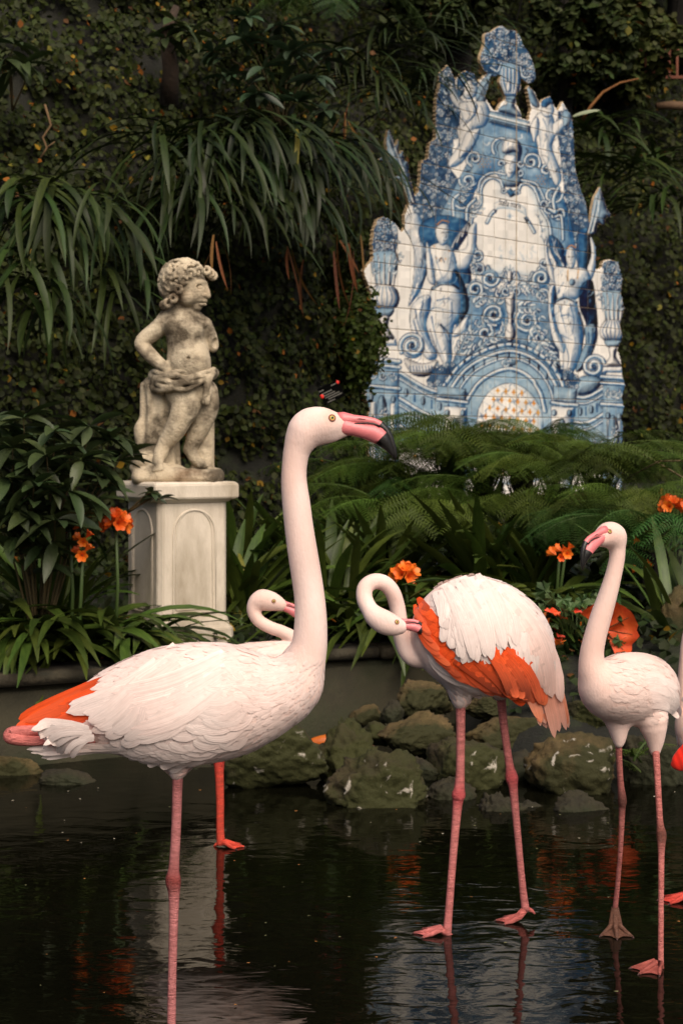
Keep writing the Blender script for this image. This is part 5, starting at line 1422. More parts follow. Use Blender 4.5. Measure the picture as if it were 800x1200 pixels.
b.tract(mb, [(485, 706), (492, 740), (515, 768), (572, 792)], [(500, 725), (515, 762), (540, 790), (606, 818)], 22, .017, ORG * .75, ORG * .75 + SAL * .25, (.006, .010), 2, 2, single='wing_covert', both=False)
b.tract(mb, [(560, 745), (600, 758)], [(600, 810), (640, 822)], 12, .026, ORG * .85, SAL * .4 + ORG * .6, (.008, .012), 2, -4, rows=2)
b.tract(mb, [(562, 752), (598, 762)], [(596, 812), (634, 820)], 11, .024, ORG * .9, SAL * .4 + ORG * .6, (.012, .016), 2, -4, single='wing_covert', both=False)
b.tract(mb, [(528, 768), (572, 768)], [(578, 806), (612, 818)], 11, .022, ORG * .8, ORG * .8 + SAL * .2, (.008, .011), 2, -3)
b.tract(mb, [(598, 760), (626, 750)], [(634, 846), (650, 858), (661, 852)], 9, .024, SAL, SAL * .6 + WHT * .4, (.008, .006), 3, -4, single='tail_feather', both=False)
b.tract(mb, [(590, 760), (628, 750)], [(628, 838), (660, 850)], 10, .024, SAL * .5 + WHT * .5, SAL, (.004, .006), 3, -4)
b.tract(mb, [(508, 695), (545, 676), (575, 680)], [(515, 738), (542, 768), (570, 768)], 17, .030, WHT, WHT, (.005, .010), 4, -4, rows=2)
b.tract(mb, [(515, 690), (560, 674)], [(540, 758), (578, 758)], 18, .026, WHT, WHT, (.008, .013), 5, -5)
b.tract(mb, [(555, 676), (595, 690)], [(598, 770), (645, 800)], 18, .028, WHT, WHT, (.005, .010), 4, -9, rows=2)
b.tract(mb, [(580, 690), (612, 715)], [(630, 800), (652, 818)], 9, .032, WHT, WHT * .7 + SAL * .3, (.010, .014), 3, -8)
b.tract(mb, [(500, 765), (540, 798)], [(555, 808), (598, 815)], 12, .022, WHT * .97, WHT, (-.001, .004), 3, 3, rows=2)
b.plumage(mb)
L3 = lin(214, 130, 128)
b.leg([(539, 806, 8, 0), (539.5, 850, 6.3, 0), (539, 900, 6.2, 0), (538, 922, 7.4, 0), (537, 932, 8.6, 0), (535.5, 945, 6.8, 0), (530, 1000, 5.4, -.02), (525, 1060, 5.4, -.03), (522, 1092, 6.2, -.04)], L3, (math.pi - .05, .082, lin(212, 122, 118)), lin(212, 96, 100))
b.leg([(588, 806, 7.2, .06), (592, 850, 5.8, .06), (599, 900, 5.8, .06), (602, 917, 8, .06), (604, 932, 6.2, .06), (609, 985, 5, .06), (615, 1045, 5, .07), (619, 1076, 5.8, .07)], L3, (math.pi - .1, .075, lin(212, 118, 112)), lin(206, 92, 96))

# ---- the flamingo on the right, turned towards the camera
b = Bird('flamingo', 4.18, 745, 'small flamingo with curved upright neck and smooth pink body looking left')
def tint4(V, c):
    x = V[:, 0] * b.s + b.rx; y = b.ry - V[:, 2] * b.s
    warm = np.exp(-((x - 704) ** 2 + (y - 621) ** 2) / 90.0) * .5
    c = c * np.array([.99, .95, .93])
    return c + (np.array([.74, .42, .36]) - c) * warm[:, None]
b.body([dict(pts=[(703, 803, 29, -.05), (714, 806, 36, -.03), (738, 809, 43, .02), (760, 813, 41, .07), (779, 822, 25, .12), (790, 828, 11, .15)], ys=.95, k=12, n=5),
        dict(pts=[(702, 800, 27, -.05), (691, 784, 18, -.06), (688.5, 765, 14.2, -.06), (692, 745, 13, -.06), (699, 720, 12.4, -.06), (707, 695, 11, -.06), (714, 670, 9.6, -.06), (718, 650, 9.2, -.06), (717.5, 635, 10, -.06), (713, 627, 13, -.06)], ys=1, k=5, n=4),
        dict(pts=[(714, 627, 14.5, -.06), (709, 625, 15.2, -.065), (703, 626, 13, -.08), (697, 628, 10, -.095)], ys=.9, k=6),
        dict(pts=[(722, 840, 16, -.01), (724, 862, 9, -.01), (724, 870, 6, -.01)], k=8), dict(pts=[(764, 845, 18, .0), (767, 866, 11, .0), (767, 880, 6.5, .0)], k=8)], (660, 600), (803, 890), .0042, tint4)
b.bill((698, 623), .80, math.radians(14), math.radians(-38), mirror=-1, dy=-.10); b.eye(706, 620, 2.4, (-1,))
mb = MB(); b.contour(mb, 900, lambda P: 770 < (b.ry - P.z * b.s) < 842 and (b.rx + P.x * b.s) > 705, (.9, 0, -.3), (0.02, 0.035), .013, (.0002, .0014), lambda P: PINKW * np.array([.99, .96, .94]))
b.tract(mb, [(748, 790), (760, 825)], [(792, 808), (793, 836)], 8, .024, PINKW, WHT, (.0, .006), 3, -4, rows=2)
b.tract(mb, [(770, 800), (778, 830)], [(797, 822), (796, 842)], 6, .018, WHT, WHT, (.002, .008), 2, -2)
b.plumage(mb)
L4 = lin(208, 126, 120)
b.leg([(724, 858, 6.4, -.01), (724.5, 880, 5, 0), (729, 920, 4.8, .03), (732.5, 943, 6.2, .05), (733, 956, 5.2, .06), (733, 1000, 3.8, .08), (732.5, 1050, 3.8, .12), (731.5, 1086, 4.4, .15)], L4, (math.pi * 1.5 - .1, .088, lin(112, 78, 62)), lin(120, 70, 60), thin=.76)
b.leg([(767, 872, 6.4, .0), (767.5, 900, 5.2, -.02), (768, 955, 5, -.05), (769, 972, 7, -.06), (768, 990, 5.2, -.07), (765, 1040, 4.3, -.1), (762, 1100, 4.4, -.13), (760.5, 1127, 5, -.15)], L4, (math.pi * 1.25, .088, lin(172, 92, 82)), lin(120, 72, 60), thin=.76)

# ---- the flamingo cut by the right edge
b = Bird('flamingo', 4.60, 812, 'flamingo with drooping red wing beyond the small flamingo\'s tail')
b.body([dict(pts=[(815, 850, 24), (835, 852, 40), (870, 860, 46), (905, 866, 34), (935, 880, 14)], ys=.8, k=10, n=5),
        dict(pts=[(815, 862, 24), (806, 840, 14), (803, 815, 10.5), (804, 780, 9.5), (809, 740, 9), (826, 700, 9), (846, 670, 9), (862, 648, 9), (864, 632, 10), (856, 625, 12)], ys=1, k=5, n=4),
        dict(pts=[(862, 630, 12), (854, 626, 13), (846, 628, 10)], ys=.85, k=5)], (775, 600), (955, 930), .005, lambda V, c: c * np.array([.97, .86, .80]))
b.bill((848, 626), .78, math.radians(10), 0, mirror=-1); b.eye(852, 622, 2.2)
mb = MB(); RED = np.array(lin(226, 40, 24))
b.contour(mb, 400, lambda P: (b.ry - P.z * b.s) > 810, (.9, 0, -.3), (0.03, 0.05), .02)
b.tract(mb, [(808, 872), (812, 900)], [(860, 850), (880, 900)], 8, .03, ORG, ORG, (.0, .006), 2, 3, rows=3); b.plumage(mb)
sd_ = SDF(b.p(770, 915) - (0, .12, 0), b.p(850, 850) + (0, .06, 0), .004)
sd_.chain([(*b.p(786, 891, -.06), 6 / b.s), (*b.p(795, 886, -.06), 13 / b.s), (*b.p(812, 878, -.055), 19 / b.s), (*b.p(832, 872, -.04), 20 / b.s)], 4 / b.s, ys=.5)
def redc(V): return np.clip(np.repeat(RED[None], len(V), 0) * (1 + .25 * np.sin(V[:, :1] * 330 + V[:, 2:] * 120)), 0, 1)
wg = obj('wing', sd_.build('wing', redc), M['feather'], b.root)
L5 = lin(226, 84, 70)
b.leg([(818, 890, 6.5, 0), (816, 930, 5.4, 0), (814, 960, 7.2, 0), (812, 1000, 5, 0), (808, 1052, 5.4, 0)], L5, (math.pi, .085, L5), lin(206, 70, 62))
b.leg([(845, 895, 6.5, .05), (846, 930, 5.4, .05), (846, 962, 7.2, .05), (845, 1000, 5, .05), (843, 1046, 5.4, .05)], L5, (math.pi, .075, L5), lin(206, 70, 62))

# ------------------------------------------------------------------ rocks at the water's edge
# each rock is an object of its own
def rock_mat(name, a, b_, moss, mossamt, white=None):
    m = pmat(name, a, b_, 11, 0.85, 1.0, 34, c3=moss, c3scale=3.0, c3amt=mossamt, spec=0.35)
    if white:
        nt = m.node_tree; N = nt.nodes; L = nt.links; B = N['Principled BSDF']
        src = B.inputs['Base Color'].links[0].from_socket
        tc = N.new('ShaderNodeTexCoord')
        n = N.new('ShaderNodeTexNoise'); n.inputs['Scale'].default_value = white; n.inputs['Detail'].default_value = 5; n.inputs['Distortion'].default_value = 1.2
        L.new(tc.outputs['Object'], n.inputs['Vector'])
        r = N.new('ShaderNodeMapRange'); r.inputs[1].default_value = 0.635; r.inputs[2].default_value = 0.70; L.new(n.outputs[0], r.inputs[0])
        x = N.new('ShaderNodeMix'); x.data_type = 'RGBA'; x.inputs[7].default_value = (0.36, 0.33, 0.28, 1)
        L.new(r.outputs[0], x.inputs[0]); L.new(src, x.inputs[6]); L.new(x.outputs[2], B.inputs['Base Color'])
    return m
ROCKM = {
 'moss': rock_mat('mossy_rock', (0.018, 0.014, 0.006), (0.060, 0.044, 0.020), (0.026, 0.028, 0.004), (0.38, 0.50)),
 'mossw': rock_mat('mossy_rock_with_droppings', (0.018, 0.014, 0.006), (0.062, 0.044, 0.020), (0.026, 0.028, 0.005), (0.40, 0.52), 15.0),
 'tan': rock_mat('tan_rock', (0.046, 0.031, 0.012), (0.17, 0.112, 0.044), (0.022, 0.022, 0.004), (0.40, 0.54)),
 'tanw': rock_mat('tan_rock_with_droppings', (0.046, 0.031, 0.012), (0.17, 0.112, 0.046), (0.022, 0.022, 0.004), (0.40, 0.54), 16.0),
 'dark': rock_mat('dark_wet_rock', (0.012, 0.010, 0.006), (0.040, 0.030, 0.015), (0.016, 0.018, 0.006), (0.42, 0.58))}
def rock(x0, y0, x1, y1, d, mat, label, seed, dep=0.8, rough_=1.0, flat=0.0, rot=0.0):
    c = at((x0 + x1) / 2, (y0 + y1) / 2, d); hx = (x1 - x0) / 2 / FPX * d; hz = (y1 - y0) / 2 / FPX * d
    hy = max(hx, hz) * dep
    bm = bmesh.new(); bmesh.ops.create_icosphere(bm, subdivisions=5 if hx > .09 else 4, radius=1.0)
    sv = Vector((seed * 3.7, seed * 1.3, seed * 7.1)); pl = []
    rr = random.Random(seed)
    for k in range(15):      # a few cut planes make it angular
        n_ = Vector((rr.gauss(0, 1), rr.gauss(0, 1), rr.gauss(0, 1))).normalized(); pl.append((n_, rr.uniform(.55, .9)))
    R = Matrix.Rotation(rot, 3, 'Y')
    for v in bm.verts:
        p = v.co.normalized()
        for n_, h in pl:
            q = p.dot(n_)
            if q > h: p = p - n_ * (q - h) * .8
        f = 1 + rough_ * (.13 * mnoise.fractal(p * 1.7 + sv, .9, 2.0, 4) + .10 * (abs(mnoise.noise(p * 4.5 + sv)) - .25) + .09 * mnoise.fractal(p * 8 + sv, .7, 2.0, 4) + .03 * mnoise.noise(p * 24 + sv))
        p = R @ (p * f)
        v.co = Vector((p.x * hx * 1.12, p.y * hy * 1.1, p.z * hz * 1.12))
    me = bpy.data.meshes.new('rock'); bm.to_mesh(me); bm.free()
    me.polygons.foreach_set('use_smooth', np.ones(len(me.polygons), dtype=bool))
    o = obj('rock', me, ROCKM[mat]); o.location = c
    return tag(o, label, 'rock', 'rocks piled at the pond edge')
def dw(y): return FPX * CAMZ / (y - HZ)
rock(600, 805, 660, 842, 6.9, 'moss', 'mossy rock behind the preening flamingo\'s tail feathers', 31, .9, 1.0)
rock(520, 800, 560, 832, 6.95, 'dark', 'small dark rock against the wall under the preening flamingo', 32, 1, 1.0)
rock(426, 846, 462, 874, 6.45, 'moss', 'small mossy rock filling the gap below the pale tan rock', 33, 1, 1.0)
rock(470, 888, 515, 925, 6.15, 'dark', 'dark rock filling the gap beside the dropping-streaked rock', 34, 1, 1.1)
rock(586, 880, 630, 925, 6.25, 'dark', 'dark rock filling the gap between the mossy and the big rounded rock', 35, 1, 1.1)
rock(262, 848, 388, 925, 6.15, 'mossw', 'wide moss-covered rock with a white splash beside the orange leg', 1, .8, .8)
rock(372, 855, 445, 945, 6.25, 'moss', 'dark mossy rock wedged beside the splashed rock', 2, .9, 1.3)
rock(388, 884, 502, 978, 5.85, 'mossw', 'large rough rock streaked with white bird droppings in front of the pile', 3, .8, 1.2)
rock(444, 834, 532, 893, 6.35, 'tan', 'ochre-topped rock below the preening flamingo\'s looped neck', 4, .9, 1.0)
rock(462, 796, 532, 846, 6.75, 'tan', 'pointed mossy tan rock topping the pile against the wall', 5, .9, 1.0, rot=.3)
rock(408, 826, 452, 856, 6.7, 'tan', 'small pale tan rock lying against the concrete wall', 6, 1.0, .8)
rock(446, 822, 474, 850, 6.6, 'dark', 'small dark rock between the pale and the pointed rocks', 7, 1, 1.1)
rock(496, 860, 592, 945, 6.15, 'mossw', 'mossy rock standing behind the preening flamingo\'s front leg', 8, .8, 1.0)
rock(545, 832, 668, 884, 6.6, 'tan', 'long flat tan rock lying behind the preening flamingo\'s legs', 9, .6, .8)
rock(618, 862, 732, 950, 6.1, 'tanw', 'big rounded tan rock with white streaks between two flamingos', 10, .8, .8)
rock(545, 812, 606, 842, 6.85, 'tan', 'small tan rock tucked under the preening flamingo\'s belly', 11, 1, .9)
rock(642, 930, 718, 984, 5.75, 'dark', 'low wet rock at the waterline below the big rounded rock', 12, .8, 1.0)
rock(548, 934, 618, 990, 5.75, 'dark', 'dark pebbly rock at the waterline between the preening flamingo\'s legs', 13, .8, 1.5)
rock(600, 938, 650, 978, 5.8, 'dark', 'small wet rock beside the pebbly waterline rock', 14, .9, 1.1)
rock(664, 818, 735, 866, 6.6, 'moss', 'mossy rock behind the small flamingo\'s breast', 15, .9, 1.0)
rock(722, 862, 806, 945, 6.2, 'dark', 'dark mossy boulder behind the small flamingo\'s legs', 16, .8, 1.0)
rock(497, 915, 560, 965, 5.95, 'dark', 'dark rock wedged at the water behind the preening flamingo\'s front leg', 17, .8, 1.2)
rock(-18, 884, 44, 925, 6.35, 'tan', 'flat brown rock in the water below the tucked pink leg', 18, .7, .9)
rock(40, 902, 112, 934, 6.2, 'dark', 'low sunken slab of rock under the tall flamingo\'s tail', 19, .8, .7)
rock(730, 780, 812, 850, 6.9, 'moss', 'rough mossy rock under the right-hand tree fern', 20, .9, 1.1)
rock(640, 790, 690, 830, 6.95, 'dark', 'crumbly dark rock beneath the orange-leaved geranium', 21, .9, 1.5)
rock(170, 888, 275, 940, 6.5, 'dark', 'dark rock in the shadow under the tall flamingo', 22, .7, 1.0)
rock(765, 690, 830, 790, 7.3, 'tan', 'pale upright stone behind the fern stem', 23, .6, .7)

# koi breaking the surface between rocks and wall
M['koi'] = pmat('orange_koi', (0.42, 0.09, 0.012), (0.52, 0.14, 0.02), 12, 0.25, 0.15, 150, c3=(0.7, 0.62, 0.5), c3scale=9, c3amt=(0.62, 0.66))
kd = 6.92; kc = at(388, 866, kd)
koi = empty('koi_fish', (kc.x, kc.y, -0.014), 'orange koi fish with a pale patch at the surface behind the mossy rocks', 'fish')
sdf = SDF((-.2, -.08, -.05), (.2, .08, .10), .004)
sdf.chain([(-.10, 0, .015, .012), (-.06, 0, .022, .026), (0, 0, .026, .034), (.06, 0, .022, .026), (.12, 0, .016, .012), (.15, 0, .016, .006)], .01, ys=.9)
obj('body', sdf.build('body'), M['koi'], koi)
mb = MB(); mb.add([(-.02, 0, .055), (.05, 0, .050), (.045, .002, .062), (-.01, .002, .074), (-.02, .004, .055), (.05, .004, .050)], [(0, 1, 2, 3), (4, 3, 2, 5)]); obj('dorsal_fin', mb.mesh('dorsal_fin', False), M['koi'], koi)
mb = MB(); mb.add([(.145, 0, .016), (.19, 0, .045), (.175, 0, .016), (.19, 0, -.01), (.145, .005, .016), (.175, .005, .016)], [(0, 1, 2), (0, 2, 3), (4, 2, 1), (4, 3, 2)]); obj('tail_fin', mb.mesh('tail_fin', False), M['koi'], koi)

# floating specks
n = 70; rg = np.random.default_rng(8)
V = []; F = []; C = []
for i in range(n):
    y_ = rg.uniform(905, 1180) if i % 3 else rg.uniform(900, 990); d_ = dw(y_); x_ = (rg.uniform(0, 800) - 400) / FPX * d_; r_ = rg.uniform(.002, .006); a0 = rg.uniform(0, 6)
    b0 = len(V)
    for k in range(5): V.append((x_ + r_ * rg.uniform(.5, 1.4) * math.cos(a0 + k * 1.257), d_ + r_ * rg.uniform(.5, 1.4) * math.sin(a0 + k * 1.257), .0035 + .001 * (k % 2)))
    F.append(tuple(range(b0, b0 + 5))); c = [(.4, .36, .28), (.25, .1, .02), (.12, .12, .05)][i % 3]; C += [c] * 5
o = obj('floating_debris', mesh_np('floating_debris', V, F, C, False), pmat('floating_specks', (1, 1, 1), None, attr=True, rough=.7))
tag(o, 'tiny petals and specks floating on the dark pond', 'debris', kind='stuff')
# ------------------------------------------------------------------ plants
M['strap'] = pmat('strap_leaf', (0.014, 0.027, 0.005), (0.028, 0.047, 0.008), 5, 0.5, 0.12, 60, objrand=.4, trans=.08, spec=.26, stretch=(4, 30, 4))
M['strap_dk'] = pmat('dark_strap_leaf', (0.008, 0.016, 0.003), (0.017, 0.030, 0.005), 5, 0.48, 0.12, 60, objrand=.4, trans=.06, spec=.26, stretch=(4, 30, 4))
M['clivia'] = pmat('clivia_leaf', (0.026, 0.046, 0.007), (0.056, 0.086, 0.013), 5, 0.42, 0.1, 60, objrand=.40, trans=.12, spec=.35, stretch=(4, 30, 4))
M['yellowing'] = pmat('yellowing_leaf', (0.12, 0.13, 0.012), (0.20, 0.16, 0.02), 5, .5, .1, 60, trans=.15)
M['dry'] = pmat('dry_leaf', (0.11, 0.042, 0.009), (0.19, 0.085, 0.018), 8, .8, .3, 60, trans=.1, objrand=.3)
M['shrub'] = pmat('shrub_leaf', (0.020, 0.037, 0.010), (0.038, 0.060, 0.016), 8, 0.5, 0.3, 45, objrand=.3, trans=.10)
M['fern'] = pmat('fern_frond', (0.040, 0.072, 0.010), (0.066, 0.105, 0.015), 6, 0.55, 0, objrand=.35, trans=.22, spec=.2)
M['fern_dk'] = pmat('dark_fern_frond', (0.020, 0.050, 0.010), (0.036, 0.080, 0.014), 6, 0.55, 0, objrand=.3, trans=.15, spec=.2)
M['stem'] = pmat('plant_stem', (0.05, 0.04, 0.015), (0.09, 0.06, 0.02), 20, .8, .3, 60)
M['greenstem'] = pmat('green_stem', (0.05, 0.085, 0.02), None, rough=.5)
M['flower'] = pmat('orange_clivia_petal', (0.80, 0.13, 0.012), (0.86, 0.22, 0.02), 30, .5, 0, trans=.2, objrand=.10)
M['geranium'] = pmat('geranium_leaf', (0.030, 0.070, 0.016), (0.055, 0.105, 0.025), 12, .6, .3, 50, objrand=.3, trans=.1)
M['orangeleaf'] = pmat('orange_leaf', (0.55, 0.075, 0.008), (0.72, 0.15, 0.02), 14, .6, .4, 40, trans=.15, objrand=.2)

def strap_mesh(L, w, p0, p1, bend=0.0, segs=9, fold_=0.28, tip=0.10, curvepow=1.0, name='leaf'):
    V = []; F = []; x = z = 0.0; y = 0.0
    for i in range(segs + 1):
        t = i / segs; p = p0 + (p1 - p0) * t ** curvepow
        if i: x += math.cos(p) * L / segs; z += math.sin(p) * L / segs; y = bend * L * t * t
        wf = min(1.0, .55 + 1.6 * t) if t < .3 else (1.0 if t < .62 else max(tip * .2, 1 - ((t - .62) / .38) ** 1.9))
        n_ = Vector((-math.sin(p), 0, math.cos(p))); c = Vector((x, y, z))
        tw = .25 * math.sin(t * 3 + bend * 9)
        sd_ = Vector((0, math.cos(tw), math.sin(tw)))
        V += [c - sd_ * w / 2 * wf + n_ * w * fold_ * wf * .5, c, c + sd_ * w / 2 * wf + n_ * w * fold_ * wf * .5]
        if i: b_ = i * 3; F += [(b_ - 3, b_ - 2, b_ + 1, b_), (b_ - 2, b_ - 1, b_ + 2, b_ + 1)]
    return mesh_np(name, V, F)
def add_leaf(root, me, mat, loc, az, sc=1.0, roll=0.0, pitch=0.0, name='leaf'):
    if not me.materials: me.materials.append(mat)
    o = bpy.data.objects.new(name, me)
    COL.objects.link(o); o.parent = root
    o.location = loc; o.rotation_euler = (roll, pitch, az); o.scale = (sc, sc, sc)
    return o
prn = random.Random(77)
def variants(n, Lr, wr, p0r, p1r, mat, **k):
    out = []
    for i in range(n):
        me = strap_mesh(prn.uniform(*Lr), prn.uniform(*wr), prn.uniform(*p0r), prn.uniform(*p1r), prn.uniform(-.12, .12), **k); me.materials.append(mat); out.append(me)
    return out
R_ = math.radians
def strap_plant(name, label, cat, loc, n, vs, azr=(0, 2 * math.pi), crown=(.05, .05, .03), group=None, dry=0, yel=0, sc=(.8, 1.2), azs=None):
    root = empty(name, loc, label, cat, group)
    for i in range(n):
        az = prn.uniform(*azr) if azs is None else prn.choice(azs) + prn.gauss(0, .5)
        me = prn.choice(vs)
        o = add_leaf(root, me, None, (prn.uniform(-1, 1) * crown[0], prn.uniform(-1, 1) * crown[1], prn.uniform(0, 1) * crown[2]), az, prn.uniform(*sc), prn.gauss(0, .12), prn.gauss(0, .10))
        if i < dry or i < dry + yel:
            m2 = me.copy(); m2.materials.clear(); m2.materials.append(M['dry'] if i < dry else M['yellowing']); o.data = m2
    return root
# --- hanging straps on the bank
hang = variants(20, (.34, .66), (.020, .040), (R_(0), R_(70)), (R_(-98), R_(-55)), M['strap'], curvepow=.62)
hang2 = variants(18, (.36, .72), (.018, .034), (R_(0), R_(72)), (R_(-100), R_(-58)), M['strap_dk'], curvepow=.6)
GH = 'strap-leaved plants hanging from the bank'
front = (R_(180), R_(360))     # towards the camera half
for i, (x, y, d, n, lab) in enumerate((
    (40, 255, 7.85, 56, 'strap-leaved plant cascading down the bank beside the cherub\'s raised elbow side'),
    (100, 268, 7.9, 50, 'strap-leaved plant arching outward above the broad-leaved shrub'),
    (25, 345, 7.7, 40, 'lower strap-leaved plant with long drooping leaves above the broad-leaved shrub'),
    (120, 345, 8.0, 22, 'loose strap-leaved plant whose leaf tips reach towards the statue\'s back'))):
    strap_plant('strap_plant', lab, 'plant', at(x, y, d), n, hang, front, (.14, .08, .20), GH, dry=1 if i == 2 else 0)
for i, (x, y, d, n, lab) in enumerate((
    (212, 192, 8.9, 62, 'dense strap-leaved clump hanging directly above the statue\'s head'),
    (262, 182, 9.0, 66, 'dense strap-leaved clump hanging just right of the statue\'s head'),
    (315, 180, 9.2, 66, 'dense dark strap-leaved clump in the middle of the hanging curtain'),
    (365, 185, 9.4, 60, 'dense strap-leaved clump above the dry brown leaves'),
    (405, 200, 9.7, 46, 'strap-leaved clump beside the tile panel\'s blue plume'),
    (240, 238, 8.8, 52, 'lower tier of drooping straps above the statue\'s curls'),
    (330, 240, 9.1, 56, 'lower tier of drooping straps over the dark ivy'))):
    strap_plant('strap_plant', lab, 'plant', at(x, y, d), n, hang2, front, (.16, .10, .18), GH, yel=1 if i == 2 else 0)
thin = variants(10, (.45, .75), (.016, .026), (R_(20), R_(70)), (R_(-80), R_(-30)), M['strap_dk'], curvepow=.8)
for (x, y, d, n, lab) in (
    (420, 105, 10.8, 44, 'grassy arching plant left of the tiled cherub with the raised arm'),
    (470, 60, 10.8, 36, 'grassy arching plant high on the slope left of the tile urn'),
    (462, 130, 11.6, 30, 'grassy plant drooping behind the panel\'s blue plume'),
    (505, 110, 11.6, 26, 'dark grassy plant tucked behind the panel\'s stepped edge'),
    (392, 225, 10.0, 34, 'arching grassy plant over the panel\'s left-hand flower vase'),
    (540, 40, 12.4, 26, 'grassy plant at the foot of the trees behind the tile urn')):
    strap_plant('grassy_plant', lab, 'plant', at(x, y, d), n, thin, (R_(150), R_(390)), (.14, .1, .12), 'arching grassy plants round the panel')
for (x, y, d, n, lab) in (
    (730, 215, 14.2, 34, 'strap-leaved plant spreading beside the panel\'s right-hand plume'),
    (775, 250, 14.0, 30, 'strap-leaved plant spreading above the panel\'s right-hand vase'),
    (775, 205, 15.0, 22, 'dark strap-leaved plant on the far slope right of the panel'),
    (700, 170, 14.6, 24, 'strap-leaved plant peeping out behind the panel\'s right garland')):
    strap_plant('strap_plant', lab, 'plant', at(x, y, d), n, variants(8, (.6, .95), (.03, .045), (R_(20), R_(65)), (R_(-75), R_(-20)), M['strap'], curvepow=.8), (R_(150), R_(390)), (.15, .1, .15), 'strap plants on the slope right of the panel')
# --- clivias in the bed
cl = variants(14, (.38, .64), (.032, .050), (R_(45), R_(82)), (R_(-60), R_(5)), M['clivia'], curvepow=.9, tip=.5)
cl2 = variants(10, (.38, .58), (.036, .052), (R_(60), R_(85)), (R_(-10), R_(55)), M['clivia'], curvepow=1.0, tip=.6)
petal_me = None
def floret_mesh():
    V = []; F = []
    for k in range(6):
        a = k * math.pi / 3; ca, sa = math.cos(a), math.sin(a); b0 = len(V)
        for (r, z, w) in ((.002, 0, .003), (.006, .014, .008), (.013, .028, .011), (.022, .038, .010), (.029, .041, .002)):
            V += [(r * ca - sa * w, r * sa + ca * w, z), (r * ca * .96, r * sa * .96, z - .001), (r * ca + sa * w, r * sa - ca * w, z)]
        for i in range(4):
            b_ = b0 + i * 3; F += [(b_, b_ + 1, b_ + 4, b_ + 3), (b_ + 1, b_ + 2, b_ + 5, b_ + 4)]
    me = mesh_np('floret', V, F); me.materials.append(M['flower']); return me
FLORET = floret_mesh()
def flower_head(root, base, top, n=12, r=.03, sc=1.0):
    """base, top: local points of the stalk"""
    mb = MB(); b0 = Vector(base); t0 = Vector(top); mb.tube([b0, b0.lerp(t0, .5) + Vector((.01, 0, .01)), t0], [.008, .007, .006], 7)
    st = obj('flower_stalk', mb.mesh('flower_stalk'), M['greenstem'], root)
    for i in range(n):
        ph = math.acos(1 - 1.25 * (i + .5) / n); th = i * 2.399
        dv = Vector((math.sin(ph) * math.cos(th), math.sin(ph) * math.sin(th), math.cos(ph)))
        o = bpy.data.objects.new('floret', FLORET); COL.objects.link(o); o.parent = st
        o.location = t0 + dv * r * .6; o.rotation_euler = dv.to_track_quat('Z', 'Y').to_euler(); s_ = sc * prn.uniform(.85, 1.15); o.scale = (s_, s_, s_)
def bed_z(p): return ground_z(p.x, p.y) - .01
def clivia(x, y, d, n, lab, vs, flower=None, azr=(0, 2 * math.pi), yel=0, sc=(.85, 1.25), grp='clivia plants in the garden bed'):
    n = int(n * 1.25); p = at(x, y, d); p.z = bed_z(p)
    r = strap_plant('clivia_plant', lab, 'plant', p, n, vs, azr, (.07, .07, .04), grp, yel=yel, sc=sc)
    for fl in (flower or []):
        t_ = at(fl[0], fl[1], fl[2] if len(fl) > 2 else d) - p
        flower_head(r, (t_.x * .25, t_.y * .4, .05), t_, fl[3] if len(fl) > 3 else 12, sc=fl[4] if len(fl) > 4 else 1.0)
    return r
clivia(30, 760, 6.85, 46, 'clivia spilling over the wall cap below the broad-leaved shrub', cl, yel=2)
clivia(85, 755, 6.9, 48, 'clivia with three single orange blooms beside the pedestal', cl, [(82, 624, 6.75, 2, .8), (98, 634, 6.72, 3, .8), (97, 650, 6.7, 3, .8)], yel=1)
clivia(135, 758, 6.98, 46, 'clivia with a full orange flower head against the pedestal\'s edge', cl, [(136, 614, 6.85, 14, 1.0)], yel=2)
clivia(60, 720, 7.25, 34, 'clivia of long dark leaves under the broad-leaved shrub', cl2)
clivia(150, 750, 7.02, 14, 'clivia whose narrow leaves cross the front of the pedestal', variants(6, (.36, .5), (.022, .03), (R_(45), R_(70)), (R_(-70), R_(-10)), M['clivia'], curvepow=.9), azr=(R_(-60), R_(30)))
clivia(10, 690, 7.1, 30, 'clivia crowding the bed behind the spilling clivia', cl)
clivia(282, 735, 7.75, 32, 'upright clivia with a yellowing leaf right of the pedestal', cl2, yel=2)
clivia(318, 725, 8.0, 30, 'clivia behind the S-bent flamingo\'s head', cl)
clivia(275, 690, 8.3, 28, 'dark clivia in shade behind the pedestal', cl2)
clivia(395, 715, 7.95, 34, 'clivia with broad pale leaves right of the tall flamingo\'s neck', cl2)
clivia(425, 745, 7.5, 44, 'clivia of spreading leaves above the looped-neck flamingo', cl)
clivia(475, 740, 7.6, 44, 'clivia with a round orange flower head behind the preening flamingo', cl, [(474, 676, 7.5, 14, 1.1)])
clivia(540, 735, 7.65, 46, 'clivia fanning out behind the preening flamingo\'s back', cl, sc=(.9, 1.3))
clivia(600, 735, 7.5, 46, 'clivia of long arching leaves left of the geranium', cl, sc=(.9, 1.3))
clivia(640, 725, 7.6, 40, 'clivia with small orange blooms behind the small flamingo\'s bill', cl, [(655, 652, 7.4, 3, .8), (662, 648, 7.4, 3, .8)], sc=(.9, 1.3))
clivia(500, 690, 8.1, 36, 'clivia in the second row below the fern fronds', cl, sc=(.9, 1.2))
clivia(440, 690, 8.6, 30, 'clivia in the second row beside the ivy-covered bank', cl2, sc=(.9, 1.2))
clivia(360, 690, 8.5, 28, 'clivia at the foot of the ivy-covered bank', cl2)
clivia(570, 680, 8.2, 36, 'tall clivia in shade between the two middle ferns', cl2, sc=(1.0, 1.3))
clivia(455, 680, 8.3, 34, 'tall clivia in shade below the panel\'s left foot', cl2, sc=(1.0, 1.3))
